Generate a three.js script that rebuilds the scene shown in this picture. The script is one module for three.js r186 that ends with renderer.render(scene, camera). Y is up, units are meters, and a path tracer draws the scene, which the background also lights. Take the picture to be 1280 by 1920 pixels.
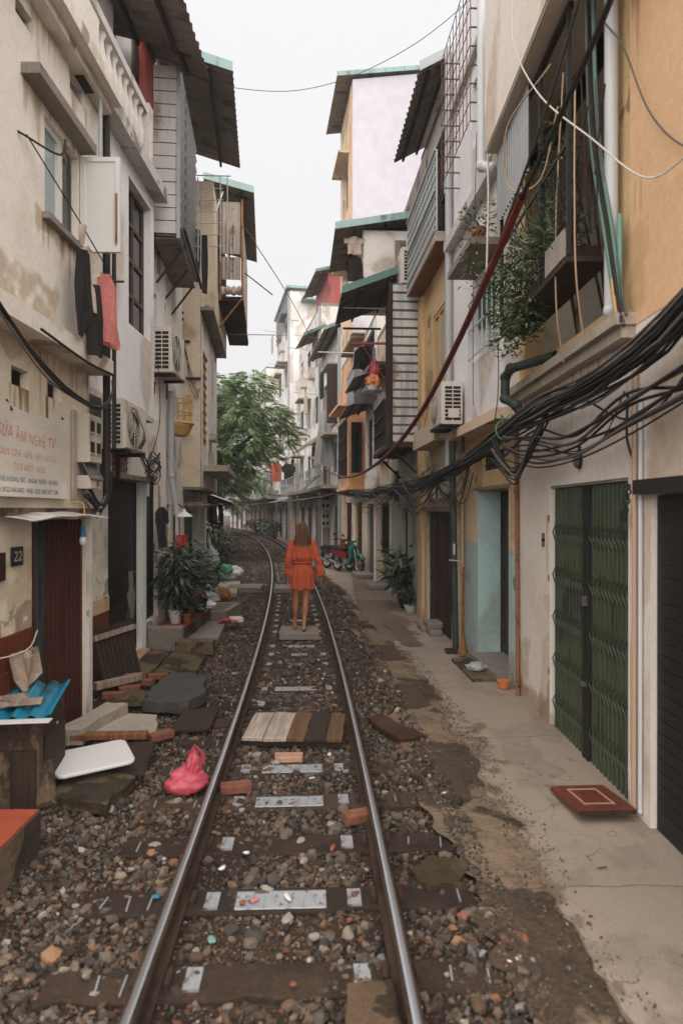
// A narrow railway alley between tube houses under an overcast sky. Metres, y up, the track runs towards -z.
import * as THREE from 'three';
import { mergeGeometries, mergeVertices } from 'three/addons/utils/BufferGeometryUtils.js';
import { MarchingCubes } from 'three/addons/objects/MarchingCubes.js';

const scene = new THREE.Scene();

// ---------- camera ----------
const camera = new THREE.PerspectiveCamera(2 * Math.atan(960 / 1280) * 180 / Math.PI, 682 / 1024, 0.1, 600);
camera.position.set(0, 2.0, 0);
camera.rotation.x = -0.0023;
camera.focus = 10.5; camera.userData.fStop = 1.8;          // focused on the walker, foreground slightly soft

// ---------- overcast sky, soft sun behind cloud ----------
{
  const w = 64, h = 32, d = new Float32Array(w * h * 4);
  for (let j = 0; j < h; j++) {
    const el = ((j + 0.5) / h - 0.5) * Math.PI, s = Math.max(0, Math.sin(el));
    const L = 0.262 + 0.035 * s;                       // an overcast dome is brighter overhead than at the horizon
    for (let i = 0; i < w; i++) d.set([L * 0.99, L * 0.985, L * 1.01, 1], (j * w + i) * 4);
  }
  const sky = new THREE.DataTexture(d, w, h, THREE.RGBAFormat, THREE.FloatType);
  sky.mapping = THREE.EquirectangularReflectionMapping; sky.magFilter = THREE.LinearFilter; sky.needsUpdate = true;
  scene.background = sky; scene.environment = sky;
}
const sun = new THREE.DirectionalLight('#fff4e8', 1.5);
sun.position.set(-1, 27, 22); sun.target.position.set(-1, 0, -8);
sun.castShadow = true; sun.shadow.radius = 220; sun.shadow.mapSize.set(2048, 2048);
Object.assign(sun.shadow.camera, { left: -40, right: 40, top: 50, bottom: -50, near: 1, far: 120 });
scene.add(sun, sun.target);

const renderer = new THREE.WebGLRenderer({ antialias: true });
renderer.setSize(682, 1024);
renderer.shadowMap.enabled = true;
renderer.toneMapping = THREE.LinearToneMapping;
renderer.toneMappingExposure = 3.4;

// ---------- helpers ----------
function rng(seed) { let a = seed >>> 0; return () => { a = (a + 0x6d2b79f5) >>> 0; let t = Math.imul(a ^ (a >>> 15), 1 | a); t = (t + Math.imul(t ^ (t >>> 7), 61 | t)) ^ t; return ((t ^ (t >>> 14)) >>> 0) / 4294967296; }; }
const hash = (x, y, s) => { let n = Math.imul(x, 374761393) + Math.imul(y, 668265263) + Math.imul(s, 1274126177); n = Math.imul(n ^ (n >>> 13), 1274126177); return ((n ^ (n >>> 16)) >>> 0) / 4294967295; };
const mix = (a, b, t) => a + (b - a) * t, clamp = (x, a = 0, b = 1) => Math.min(b, Math.max(a, x)), sstep = (a, b, x) => { const t = clamp((x - a) / (b - a)); return t * t * (3 - 2 * t); };
function vnoise(x, y, px, py, s) {
  const xi = Math.floor(x), yi = Math.floor(y), fx = x - xi, fy = y - yi, u = fx * fx * (3 - 2 * fx), v = fy * fy * (3 - 2 * fy);
  const X0 = ((xi % px) + px) % px, X1 = (X0 + 1) % px, Y0 = ((yi % py) + py) % py, Y1 = (Y0 + 1) % py;
  return mix(mix(hash(X0, Y0, s), hash(X1, Y0, s), u), mix(hash(X0, Y1, s), hash(X1, Y1, s), u), v);
}
function fbm(u, v, px, py, oct, s) { let a = 0.5, t = 0, n = 0; for (let i = 0; i < oct; i++) { t += a * vnoise(u * px, v * py, px, py, s + i * 17); n += a; a *= 0.5; px *= 2; py *= 2; } return t / n; }
const n3 = (x, y, z, s) => { const a = vnoise(x + 50, y + 50, 4096, 4096, s), b = vnoise(y + 31, z + 77, 4096, 4096, s + 5), c = vnoise(z + 13, x + 91, 4096, 4096, s + 9); return (a + b + c) / 3; };

function texture(size, fn, srgb = true) {
  const d = new Uint8Array(size * size * 4);
  for (let j = 0; j < size; j++) for (let i = 0; i < size; i++) { const c = fn(i / size, j / size); for (let k = 0; k < 3; k++) d[(j * size + i) * 4 + k] = clamp(c[k]) * 255; d[(j * size + i) * 4 + 3] = 255; }
  const t = new THREE.DataTexture(d, size, size); t.wrapS = t.wrapT = THREE.RepeatWrapping; t.magFilter = THREE.LinearFilter;
  if (srgb) t.colorSpace = THREE.SRGBColorSpace;
  t.needsUpdate = true; return t;
}
const rep = (t, x, y = x) => { const c = t.clone(); c.repeat.set(x, y); c.needsUpdate = true; return c; };

// surface maps: what the matter is (mottling, stains with grain, streaks of rain dirt), no light
const TX = {};
TX.plaster = texture(1024, (u, v) => {
  const m = fbm(u, v, 3, 3, 5, 11), f = fbm(u, v, 90, 90, 2, 12), st = sstep(0.56, 0.72, fbm(u, v, 5, 3, 5, 13)) * (0.35 + 0.65 * fbm(u, v, 40, 40, 3, 14));
  const k = 0.92 + 0.09 * m + 0.06 * (f - 0.5), s = 0.3 * st; return [k * (1 - 0.55 * s), k * (1 - 0.72 * s), k * (1 - 0.95 * s)];
});
TX.stained = texture(1024, (u, v) => {
  const m = fbm(u, v, 2, 2, 6, 21), f = fbm(u, v, 100, 100, 2, 22);
  const streak = sstep(0.6, 0.85, fbm(u + 0.02 * fbm(u, v, 6, 6, 2, 29), v, 30, 3, 5, 23)) * sstep(0.48, 0.68, fbm(u, v, 4, 4, 4, 24));
  const patch = sstep(0.52, 0.66, fbm(u, v, 4, 4, 6, 25)), grain = 0.4 + 0.6 * fbm(u, v, 60, 60, 3, 26);
  const peel = sstep(0.71, 0.74, fbm(u, v, 7, 7, 5, 27));
  const k = 0.9 + 0.12 * m + 0.07 * (f - 0.5), s = clamp(0.3 * streak + 0.38 * patch * grain);
  let c = [k * (1 - 0.62 * s), k * (1 - 0.75 * s), k * (1 - 0.92 * s)]; if (peel > 0) c = c.map((x, i) => mix(x, [0.62, 0.57, 0.52][i], peel * 0.8)); return c;
});
TX.concrete = texture(1024, (u, v) => {
  const m = fbm(u, v, 4, 4, 6, 31), f = fbm(u, v, 150, 150, 2, 32), p = sstep(0.55, 0.7, fbm(u, v, 6, 6, 5, 33)) * fbm(u, v, 50, 50, 3, 34), sp = hash(Math.floor(u * 512), Math.floor(v * 512), 7) > 0.985 ? 0.13 : 0;
  const k = 0.74 + 0.24 * m + 0.12 * (f - 0.5) - sp; return [k - 0.12 * p, k - 0.14 * p, k - 0.17 * p];
});
TX.dirt = texture(1024, (u, v) => {
  const m = fbm(u, v, 5, 5, 6, 41), f = fbm(u, v, 120, 120, 3, 42), dry = sstep(0.5, 0.62, fbm(u, v, 4, 4, 6, 43)), moss = sstep(0.6, 0.7, fbm(u, v, 6, 6, 5, 44));
  const k = 0.3 + 0.3 * m + 0.3 * (f - 0.5); let c = [k * 1.0, k * 0.87, k * 0.74]; c = c.map((x, i) => mix(x, [0.66, 0.58, 0.5][i] * (0.75 + 0.5 * f), dry * 0.55)); return c.map((x, i) => mix(x, [0.3, 0.3, 0.2][i] * (0.7 + 0.6 * f), moss * 0.35));
});
TX.worn = texture(1024, (u, v) => {      // trodden cement crust over mud: crust islands with crumbling rims
  const w = fbm(u, v, 7, 7, 3, 141) * 0.12, e = fbm(u + w, v + w, 4, 4, 7, 142), crust = sstep(0.49, 0.535, e), f = fbm(u, v, 130, 130, 3, 143), m = fbm(u, v, 9, 9, 5, 144), crack = Math.abs(fbm(u + w, v, 6, 6, 4, 145) - 0.5) < 0.008 ? 0.16 : 0, wet = sstep(0.55, 0.62, fbm(u, v, 5, 5, 6, 146));
  const mud = [0.4, 0.345, 0.295].map((x) => x * (0.72 + 0.3 * m + 0.5 * (f - 0.5)) * (1 - 0.28 * wet)), cem = [0.66, 0.6, 0.545].map((x) => x * (0.8 + 0.3 * m + 0.3 * (f - 0.5)) - crack * 0.6); return mud.map((x, i) => mix(x, cem[i], crust * 0.85));
});
TX.wood = texture(512, (u, v) => { const g = fbm(u, v, 40, 2, 4, 51), l = fbm(u, v, 120, 4, 2, 52), k = 0.55 + 0.38 * g + 0.22 * (l - 0.5); return [k, k * 0.93, k * 0.86]; });
TX.metal = texture(512, (u, v) => {
  const m = fbm(u, v, 5, 5, 5, 61), st = sstep(0.5, 0.75, fbm(u, v, 40, 3, 4, 62)), r = sstep(0.6, 0.75, fbm(u, v, 9, 5, 5, 63));
  const k = 0.82 + 0.16 * m - 0.14 * st; return [mix(k, 0.45, r * 0.6), mix(k, 0.31, r * 0.6), mix(k, 0.22, r * 0.6)];
});
TX.bump = texture(512, (u, v) => { const k = 0.6 * fbm(u, v, 12, 12, 4, 71) + 0.4 * fbm(u, v, 90, 90, 3, 72); return [k, k, k]; }, false);
TX.rough = texture(512, (u, v) => { const k = 0.55 + 0.45 * fbm(u, v, 8, 8, 5, 73); return [k, k, k]; }, false);
TX.weave = texture(256, (u, v) => { const k = 0.78 + 0.22 * fbm(u, v, 64, 64, 2, 81) - (hash(Math.floor(u * 64), Math.floor(v * 64), 3) > 0.8 ? 0.16 : 0); return [k, k * 0.96, k * 0.92]; });

// walls whose rain and damp marks sit where the photograph shows them (u along the front from its near end, y height, both in metres over 4 m)
const wallMap = (seed, marks) => texture(1024, (a, b) => {
  const u = a * 4, y = b * 4, m = fbm(a, b, 3, 3, 6, seed), f = fbm(a, b, 110, 110, 2, seed + 1), g = fbm(a, b, 34, 34, 4, seed + 2), big = fbm(a, b, 6, 6, 5, seed + 3), drip = fbm(a, b, 90, 5, 3, seed + 4); let c = 0.93 + 0.08 * m + 0.06 * (f - 0.5), s = 0.1 * sstep(0.55, 0.7, big) * g, peel = 0;
  for (const [k, u0, u1, y0, y1, q] of marks) { const du = Math.max(u0 - u, u - u1, 0), dy = Math.max(y0 - y, y - y1, 0);
    if (k === 'patch') { const e = Math.hypot(du, dy) + 0.5 * (big - 0.5) + 0.24 * (g - 0.5); s += q * sstep(0.09, -0.02, e) * (0.35 + 0.75 * g); }
    if (k === 'drip' && du < 0.03 && y < y1 && y > y0) { const t = (y1 - y) / (y1 - y0); s += q * sstep(0.42 + 0.35 * t, 0.62 + 0.3 * t, drip) * (0.5 + 0.6 * g); }
    if (k === 'peel') { const e = Math.hypot(du, dy) + 0.6 * (big - 0.5) + 0.12 * (g - 0.5); peel = Math.max(peel, e < 0.02 ? q : 0); } }
  s = clamp(s); const r = [c * (1 - 0.5 * s), c * (1 - 0.62 * s), c * (1 - 0.78 * s)]; return peel ? r.map((x, i) => mix(x, [0.7, 0.66, 0.62][i] * (0.8 + 0.4 * g), peel)) : r;
});
TX.wallL1u = wallMap(201, [['patch', 1.4, 2.6, 0.05, 0.3, 0.55], ['patch', 0.0, 1.3, 0.3, 0.8, 0.2], ['patch', 2.2, 2.7, 0.75, 0.85, 0.5], ['drip', 2.3, 3.1, 0.35, 0.88, 0.4], ['drip', 1.9, 3.1, 1.2, 1.76, 0.35], ['drip', 0, 4, 1.9, 2.4, 0.3], ['drip', 2.8, 3.55, 1.5, 2.2, 0.35]]);
TX.wallL1l = wallMap(221, [['drip', 2.0, 2.32, 2.1, 2.93, 0.75], ['drip', 2.62, 2.92, 2.1, 2.94, 0.75], ['patch', 0, 3.6, 3.2, 3.35, 0.4], ['peel', 1.2, 2.35, 0.9, 1.25, 0.9], ['patch', 1.5, 2.4, 1.1, 1.6, 0.35], ['patch', 3.1, 3.5, 1.9, 2.2, 0.5], ['drip', 2.4, 3.5, 2.2, 3.3, 0.3]]);
TX.wallR1 = wallMap(241, [['patch', 0, 2.8, -0.1, 0.14, 0.6], ['patch', 1.75, 1.95, 0.0, 1.2, 0.3], ['drip', 0, 2.8, 2.5, 3.12, 0.35], ['drip', 1.65, 1.8, 0.9, 1.95, 0.6], ['peel', 1.7, 1.8, 0.1, 0.5, 0.7], ['patch', 2.5, 2.8, 0.2, 0.6, 0.35]]);
TX.wallR0 = wallMap(261, [['drip', 0, 4, 1.6, 2.9, 0.15], ['patch', 2.5, 2.7, 0.1, 0.5, 0.2], ['drip', 2.55, 2.7, 0.0, 2.5, 0.35]]);
function mat(color, o = {}) {
  const { map, s = 0.25, bump = 0, bs = 1, rough = 0.9, metal = 0, ...rest } = o;
  const p = { color, roughness: rough, metalness: metal, ...rest };
  if (map) p.map = rep(TX[map], s);
  if (bump) { p.bumpMap = rep(TX.bump, bs); p.bumpScale = bump; }
  return new (('transmission' in o || 'clearcoat' in o || 'sheen' in o) ? THREE.MeshPhysicalMaterial : THREE.MeshStandardMaterial)(p);
}
const pl = (c, map = 'plaster', bump = 0.006) => mat(c, { map, s: 0.28, bump, bs: 0.8 });
const wm = (c, map, oy = 0) => { const m = mat(c, { bump: 0.005, bs: 0.8 }); m.map = rep(TX[map], 0.25); m.map.offset.set(0, -oy / 4); m.map.needsUpdate = true; m.userData.local = true; return m; };
const M = {
  creamUp: wm('#ebe5dc', 'wallL1u', 3.44), creamDown: wm('#ece1cd', 'wallL1l'), roseLow: wm('#e8dfd7', 'wallR1'), orangeUp: wm('#e9c197', 'wallR0', 3.2),
  cream: pl('#ebe5dc', 'stained'), creamLow: pl('#ece1cd', 'stained'), white: pl('#eeecee'), whiteClean: mat('#cfced8', { map: 'plaster', s: 0.05, bump: 0.003 }), whiteOld: pl('#e9e5e0', 'stained'), tan: pl('#d6c7b0', 'stained'), orange: pl('#e9c197', 'plaster', 0.004), ochre: pl('#d9bb8d', 'stained'),
  pink: pl('#eadfd5'), rose: pl('#e8dfd7'), bluePaint: pl('#bccdd0', 'stained'), blueReveal: pl('#b4d2d4'), greenWall: pl('#a9b3a0', 'stained'), salmon: pl('#e2b088'), peach: pl('#ead2b8', 'stained'), greyWall: pl('#c9c6c3', 'stained'),
  conc: mat('#9b9288', { map: 'concrete', s: 0.4, bump: 0.006 }), concPale: mat('#c2b6a8', { map: 'concrete', s: 0.33, bump: 0.003 }), concDark: mat('#b0a594', { map: 'worn', s: 0.7, bump: 0.014, bs: 2 }), mossy: mat('#a39a80', { map: 'worn', s: 1.1, bump: 0.02, bs: 2 }),
  dirt: mat('#74604f', { map: 'dirt', s: 0.45, bump: 0.03, bs: 1.5 }), pave: mat('#d2c6b8', { map: 'worn', s: 0.45, bump: 0.016, bs: 1.5 }),
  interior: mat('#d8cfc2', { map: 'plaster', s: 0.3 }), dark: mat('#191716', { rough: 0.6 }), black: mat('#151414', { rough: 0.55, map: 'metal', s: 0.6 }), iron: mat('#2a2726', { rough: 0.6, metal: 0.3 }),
  redDoor: mat('#54241c', { rough: 0.6, map: 'metal', s: 0.8 }), gate: mat('#525f49', { rough: 0.5, map: 'metal', s: 0.7 }), tealDoor: mat('#6d988c', { rough: 0.6, map: 'wood', s: 0.8 }), olive: mat('#4a4a3e', { rough: 0.6, map: 'wood', s: 0.8 }),
  brownDoor: mat('#4b2f26', { rough: 0.6, map: 'wood', s: 1 }), greyDoor: mat('#6f716c', { rough: 0.6, map: 'metal', s: 0.7 }),
  frameW: mat('#d5d4d2', { rough: 0.5 }), frameB: mat('#4a3a30', { rough: 0.6 }), frameY: mat('#c79a5a', { rough: 0.6 }), teal: mat('#4a8d92', { rough: 0.55, map: 'wood', s: 1 }),
  glass: mat('#1a2022', { rough: 0.06, metal: 0 }), glassBlue: mat('#8fa3a5', { rough: 0.12 }),
  tin: mat('#a9adb0', { rough: 0.45, metal: 0.45, map: 'metal', s: 0.5 }), tinWhite: mat('#d9d8d6', { rough: 0.55, map: 'metal', s: 0.3 }), tinDark: mat('#94897e', { rough: 0.7, map: 'metal', s: 0.5 }), tinRed: mat('#b0504b', { rough: 0.55, map: 'metal', s: 0.25 }), tinRust: mat('#b7aca2', { rough: 0.7, map: 'metal', s: 0.8 }), fasciaGreen: mat('#5e8c7e', { rough: 0.5, map: 'metal', s: 0.4 }), fasciaTeal: mat('#9bbcba', { rough: 0.5, map: 'metal', s: 0.4 }), tinBlue: mat('#1f8fb5', { rough: 0.4, map: 'metal', s: 0.5 }),
  pipeGrey: mat('#a5abad', { rough: 0.45 }), pipeWhite: mat('#c3c8cd', { rough: 0.4 }), pipeGreen: mat('#6f9c90', { rough: 0.5 }), pipeDark: mat('#3a4540', { rough: 0.6, map: 'metal', s: 1 }), rusty: mat('#9a6b48', { rough: 0.85, map: 'metal', s: 1.5 }), cageIron: mat('#6a5044', { rough: 0.85 }), redPaint: mat('#8a3329', { rough: 0.5 }),
  cable: mat('#1c1a19', { rough: 0.7 }), cableGrey: mat('#5a5652', { rough: 0.7 }), cableTan: mat('#b49a82', { rough: 0.7 }), cableRed: mat('#7b2c22', { rough: 0.55, map: 'metal', s: 2 }), cableGreen: mat('#5d7e74', { rough: 0.6 }), cablePale: mat('#cfc9c2', { rough: 0.6 }),
  acWhite: mat('#d6cfc6', { rough: 0.55, map: 'plaster', s: 0.6 }), acDark: mat('#1e1c1b', { rough: 0.8 }), plasticGrey: mat('#c9c2b6', { rough: 0.55, map: 'plaster', s: 1 }),
  steel: mat('#6b6f75', { rough: 0.24, metal: 0.9, map: 'metal', s: 1.2 }), rail: mat('#4d3a2d', { rough: 0.75, metal: 0.25, map: 'metal', s: 1 }), railTop: mat('#dfe2e8', { rough: 0.28, metal: 0.95 }), sleeper: mat('#7a6a5c', { rough: 0.85, map: 'dirt', s: 1.3, bump: 0.014, bs: 3 }), wornPlate: mat('#b9bdc3', { rough: 0.4, metal: 0.3, map: 'metal', s: 5 }),
  wood: mat('#8a6f56', { map: 'wood', s: 1.6, bump: 0.004, bs: 3 }), woodDark: mat('#4a3c31', { map: 'wood', s: 1.2, bump: 0.006, bs: 3 }), woodBleached: mat('#e3e2e2', { map: 'wood', s: 1.4, bump: 0.004, bs: 3, rough: 0.6 }), woodPale: mat('#c6bfb8', { map: 'wood', s: 1.4, bump: 0.004, bs: 3 }), woodOrange: mat('#b07f55', { map: 'wood', s: 1.3, bump: 0.004, bs: 3 }),
  tileRed: mat('#b4573a', { rough: 0.6, map: 'concrete', s: 1.2 }), tileBrown: mat('#7e3f2a', { rough: 0.4, map: 'concrete', s: 1.2 }), terracotta: mat('#a0613f', { map: 'concrete', s: 2 }), brick: mat('#96604a', { map: 'concrete', s: 3, bump: 0.006, bs: 4 }), pinkSlab: mat('#d3a58b', { map: 'concrete', s: 1 }),
  whitePlastic: mat('#d7d5d4', { rough: 0.4 }), pinkBag: mat('#dc5f72', { rough: 0.45, transmission: 0.35, thickness: 0 }), whiteBag: mat('#d9dcda', { rough: 0.4, transmission: 0.3, thickness: 0 }), redBag: mat('#c23b2c', { rough: 0.4 }), orangeBag: mat('#cf7a45', { rough: 0.4 }), clearBag: mat('#c9cfd2', { rough: 0.25, transmission: 0.45, thickness: 0 }), greenBag: mat('#4f9a6d', { rough: 0.45 }),
  clothBlack: mat('#201c1d', { map: 'weave', s: 3 }), clothWhite: mat('#cfc8c2', { map: 'weave', s: 3 }), clothRose: mat('#dd8f90', { map: 'weave', s: 3 }), clothBlue: mat('#33455f', { map: 'weave', s: 3 }), clothNavy: mat('#262338', { map: 'weave', s: 3 }), clothOrange: mat('#d27456', { map: 'weave', s: 3 }), clothPale: mat('#c9d3da', { map: 'weave', s: 3 }), clothBeige: mat('#b3a396', { map: 'weave', s: 3 }), clothTeal: mat('#2d7f74', { map: 'weave', s: 3 }),
  leafA: mat('#ffffff', { rough: 0.55, vertexColors: true, side: THREE.DoubleSide, transmission: 0.3, thickness: 0 }), bark: mat('#4a3d33', { map: 'wood', s: 0.8, bump: 0.02, bs: 2 }),
  dress: mat('#dd6c4a', { map: 'weave', s: 6, bump: 0.002, bs: 8, rough: 0.85 }), skin: mat('#b57650', { rough: 0.5 }), hair: mat('#4a2f22', { rough: 0.5, map: 'wood', s: 3 }),
  rubber: mat('#1b1a19', { rough: 0.8 }), chrome: mat('#b9bcbf', { rough: 0.25, metal: 0.9 }), bikeGreen: mat('#126a62', { rough: 0.25, clearcoat: 0.6 }), bikeRed: mat('#7a2420', { rough: 0.3, clearcoat: 0.5 }), bikeBlue: mat('#2a6f86', { rough: 0.3, clearcoat: 0.5 }),
};

// geometry: everything non-indexed with uv in metres
function metricUV(g, ox = 0, oy = 0) {
  g = g.index ? g.toNonIndexed() : g;
  const p = g.attributes.position, n = p.count, uv = new Float32Array(n * 2), a = new THREE.Vector3(), b = new THREE.Vector3(), c = new THREE.Vector3();
  for (let i = 0; i < n; i += 3) {
    a.fromBufferAttribute(p, i); b.fromBufferAttribute(p, i + 1); c.fromBufferAttribute(p, i + 2);
    const nx = Math.abs((b.y - a.y) * (c.z - a.z) - (b.z - a.z) * (c.y - a.y)), ny = Math.abs((b.z - a.z) * (c.x - a.x) - (b.x - a.x) * (c.z - a.z)), nz = Math.abs((b.x - a.x) * (c.y - a.y) - (b.y - a.y) * (c.x - a.x));
    for (let k = 0; k < 3; k++) {
      const x = p.getX(i + k), y = p.getY(i + k), z = p.getZ(i + k);
      const q = nx >= ny && nx >= nz ? [z, y] : ny >= nz ? [x, z] : [x, y];
      uv[(i + k) * 2] = q[0] + ox; uv[(i + k) * 2 + 1] = q[1] + oy;
    }
  }
  g.setAttribute('uv', new THREE.BufferAttribute(uv, 2));
  for (const k of Object.keys(g.attributes)) if (!['position', 'normal', 'uv', 'color'].includes(k)) g.deleteAttribute(k);
  g.clearGroups();
  return g;
}
const srt = (a, b) => (a < b ? [a, b] : [b, a]);
function bx(x0, x1, y0, y1, z0, z1) {
  [x0, x1] = srt(x0, x1); [y0, y1] = srt(y0, y1); [z0, z1] = srt(z0, z1);
  const g = new THREE.BoxGeometry(x1 - x0, y1 - y0, z1 - z0); g.translate((x0 + x1) / 2, (y0 + y1) / 2, (z0 + z1) / 2);
  return metricUV(g, x0 * 0.37 + 0.2, z0 * 0.61);
}
function rbox(x0, x1, y0, y1, z0, z1, r = 0.01) {          // chamfered block
  [x0, x1] = srt(x0, x1); [y0, y1] = srt(y0, y1); [z0, z1] = srt(z0, z1);
  r = Math.min(r, (x1 - x0) / 2.2, (y1 - y0) / 2.2, (z1 - z0) / 2.2);
  const s = new THREE.Shape(); s.moveTo(x0 + r, y0 + r); s.lineTo(x1 - r, y0 + r); s.lineTo(x1 - r, y1 - r); s.lineTo(x0 + r, y1 - r);
  const g = new THREE.ExtrudeGeometry(s, { depth: z1 - z0 - 2 * r, bevelEnabled: true, bevelThickness: r, bevelSize: r, bevelSegments: 1 }); g.translate(0, 0, z0 + r);
  return metricUV(g, x0 * 0.37, z0 * 0.61);
}
const V = (x, y, z) => new THREE.Vector3(x, y, z);
function tube(pts, r, seg = 0, rad = 6, closed = false) {
  const c = pts.length === 2 ? new THREE.LineCurve3(V(...pts[0]), V(...pts[1])) : new THREE.CatmullRomCurve3(pts.map((p) => V(...p)), closed, 'centripetal');
  const g = new THREE.TubeGeometry(c, seg || Math.max(1, (pts.length - 1) * 5), r, rad, closed).toNonIndexed();
  const L = c.getLength(), uv = g.attributes.uv; for (let i = 0; i < uv.count; i++) uv.setXY(i, uv.getX(i) * L, uv.getY(i) * r * 6); return g;
}
function cyl(x, y0, y1, z, r0, r1 = r0, rad = 12) { const g = new THREE.CylinderGeometry(r1, r0, y1 - y0, rad).toNonIndexed(); g.translate(x, (y0 + y1) / 2, z); const uv = g.attributes.uv; for (let i = 0; i < uv.count; i++) uv.setXY(i, uv.getX(i) * r0 * 6.3, uv.getY(i) * (y1 - y0)); return g; }
const rotG = (g, x = 0, y = 0, z = 0) => { g.applyMatrix4(new THREE.Matrix4().makeRotationFromEuler(new THREE.Euler(x, y, z))); return g; };
const mv = (g, x, y, z) => { g.translate(x, y, z); return g; };
const merge = (l) => (Array.isArray(l) ? (l.length === 1 ? l[0] : mergeGeometries(l)) : l);
function smooth(g) { g.deleteAttribute('normal'); const uv = g.attributes.uv; if (uv) g.deleteAttribute('uv'); g = mergeVertices(g, 1e-5); g.computeVertexNormals(); return g; }
function blob(rx, ry, rz, seed, amp = 0.3, detail = 2, freq = 1.6) {     // lumpy rounded body
  const g = new THREE.IcosahedronGeometry(1, detail), p = g.attributes.position;
  for (let i = 0; i < p.count; i++) { const x = p.getX(i), y = p.getY(i), z = p.getZ(i), k = 1 + amp * (n3(x * freq + seed, y * freq, z * freq, seed) - 0.5) * 2; p.setXYZ(i, x * k * rx, y * k * ry, z * k * rz); }
  return metricUV(smooth(g), seed, seed);
}
function crumple(rx, ry, rz, seed, amp = 0.35, freq = 3.2) {            // crushed plastic: creased facets
  const g = new THREE.IcosahedronGeometry(1, 5), p = g.attributes.position;
  for (let i = 0; i < p.count; i++) { const x = p.getX(i), y = p.getY(i), z = p.getZ(i), a = n3(x * freq + seed, y * freq + 7, z * freq, seed), b = Math.abs(n3(x * freq * 2.1 + seed, y * freq * 1.6, z * freq * 2.1 + 3, seed + 3) - 0.5) * 2, k = 1 + amp * ((a - 0.5) * 1.6 - b * 1.1 + 0.2); p.setXYZ(i, x * k * rx, Math.max(-0.55, y * k) * ry, z * k * rz); }
  return metricUV(smooth(g), seed, seed);
}
function reNormal(g) { const u = g; u.computeVertexNormals(); return u; }
function rock(rx, ry, rz, seed, amp = 0.45) { const g = new THREE.IcosahedronGeometry(1, 1), p = g.attributes.position; for (let i = 0; i < p.count; i++) { const x = p.getX(i), y = p.getY(i), z = p.getZ(i), k = 1 + amp * (n3(x * 1.3 + seed * 3.1, y * 1.3, z * 1.3, seed) - 0.5) * 2; p.setXYZ(i, x * k * rx, y * k * ry, z * k * rz); } g.computeVertexNormals(); return metricUV(g, seed, seed); }
// a sheet with thickness from rows of [y, xLeft, xRight]; wave gives z
function sheet(rows, nx, wave, th = 0.006) {
  const pos = [], N = rows.length, at = (i, j, s) => { const [y, a, b] = rows[j], x = mix(a, b, i / nx); return [x, y, wave(x, y, i / nx, j / (N - 1)) + s * th]; };
  const quad = (a, b, c, d) => pos.push(...a, ...b, ...c, ...a, ...c, ...d);
  for (let j = 0; j < N - 1; j++) for (let i = 0; i < nx; i++) { quad(at(i, j, 0.5), at(i, j + 1, 0.5), at(i + 1, j + 1, 0.5), at(i + 1, j, 0.5)); quad(at(i, j, -0.5), at(i + 1, j, -0.5), at(i + 1, j + 1, -0.5), at(i, j + 1, -0.5)); }
  for (let j = 0; j < N - 1; j++) { quad(at(0, j, -0.5), at(0, j + 1, -0.5), at(0, j + 1, 0.5), at(0, j, 0.5)); quad(at(nx, j, 0.5), at(nx, j + 1, 0.5), at(nx, j + 1, -0.5), at(nx, j, -0.5)); }
  for (let i = 0; i < nx; i++) { quad(at(i, 0, -0.5), at(i, 0, 0.5), at(i + 1, 0, 0.5), at(i + 1, 0, -0.5)); quad(at(i, N - 1, 0.5), at(i, N - 1, -0.5), at(i + 1, N - 1, -0.5), at(i + 1, N - 1, 0.5)); }
  const g = new THREE.BufferGeometry(); g.setAttribute('position', new THREE.Float32BufferAttribute(pos, 3)); g.computeVertexNormals(); return metricUV(g);
}
// corrugated sheet, ridges running along y: 0..w by 0..h in xy
const corr = (w, h, pitch = 0.075, amp = 0.012) => sheet([[0, 0, w], [h, 0, w]], Math.max(6, Math.round(w / pitch * 6)), (x) => amp * Math.cos(x / pitch * 2 * Math.PI), 0.003);

// ---------- objects ----------
const taken = new Map();
const numbered = (n) => { const k = taken.get(n) || 0; taken.set(n, k + 1); return k ? n + '_' + String(k).padStart(3, '0') : n; };
function mesh(name, geo, m) { const o = new THREE.Mesh(merge(geo), m); o.name = name; o.castShadow = o.receiveShadow = true; return o; }
function part(parent, name, geo, m, label) { const o = mesh(name, geo, m); if (label) o.userData.label = label; parent.add(o); return o; }
function thing(name, label, category, [x, y, z] = [0, 0, 0], turn = 0, group) {
  const o = new THREE.Group(); o.name = numbered(name); o.position.set(x, y, z); o.rotation.y = turn; o.userData = { label, category }; if (group) o.userData.group = group; scene.add(o); return o;
}
function solid(name, label, category, geo, m, pos = [0, 0, 0], turn = 0, group) { const o = mesh(numbered(name), geo, m); o.position.set(...pos); o.rotation.y = turn; o.userData = { label, category }; if (group) o.userData.group = group; scene.add(o); return o; }
function structure(name, geo, m) { const o = mesh(numbered(name), geo, m); o.userData.kind = 'structure'; scene.add(o); return o; }

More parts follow.
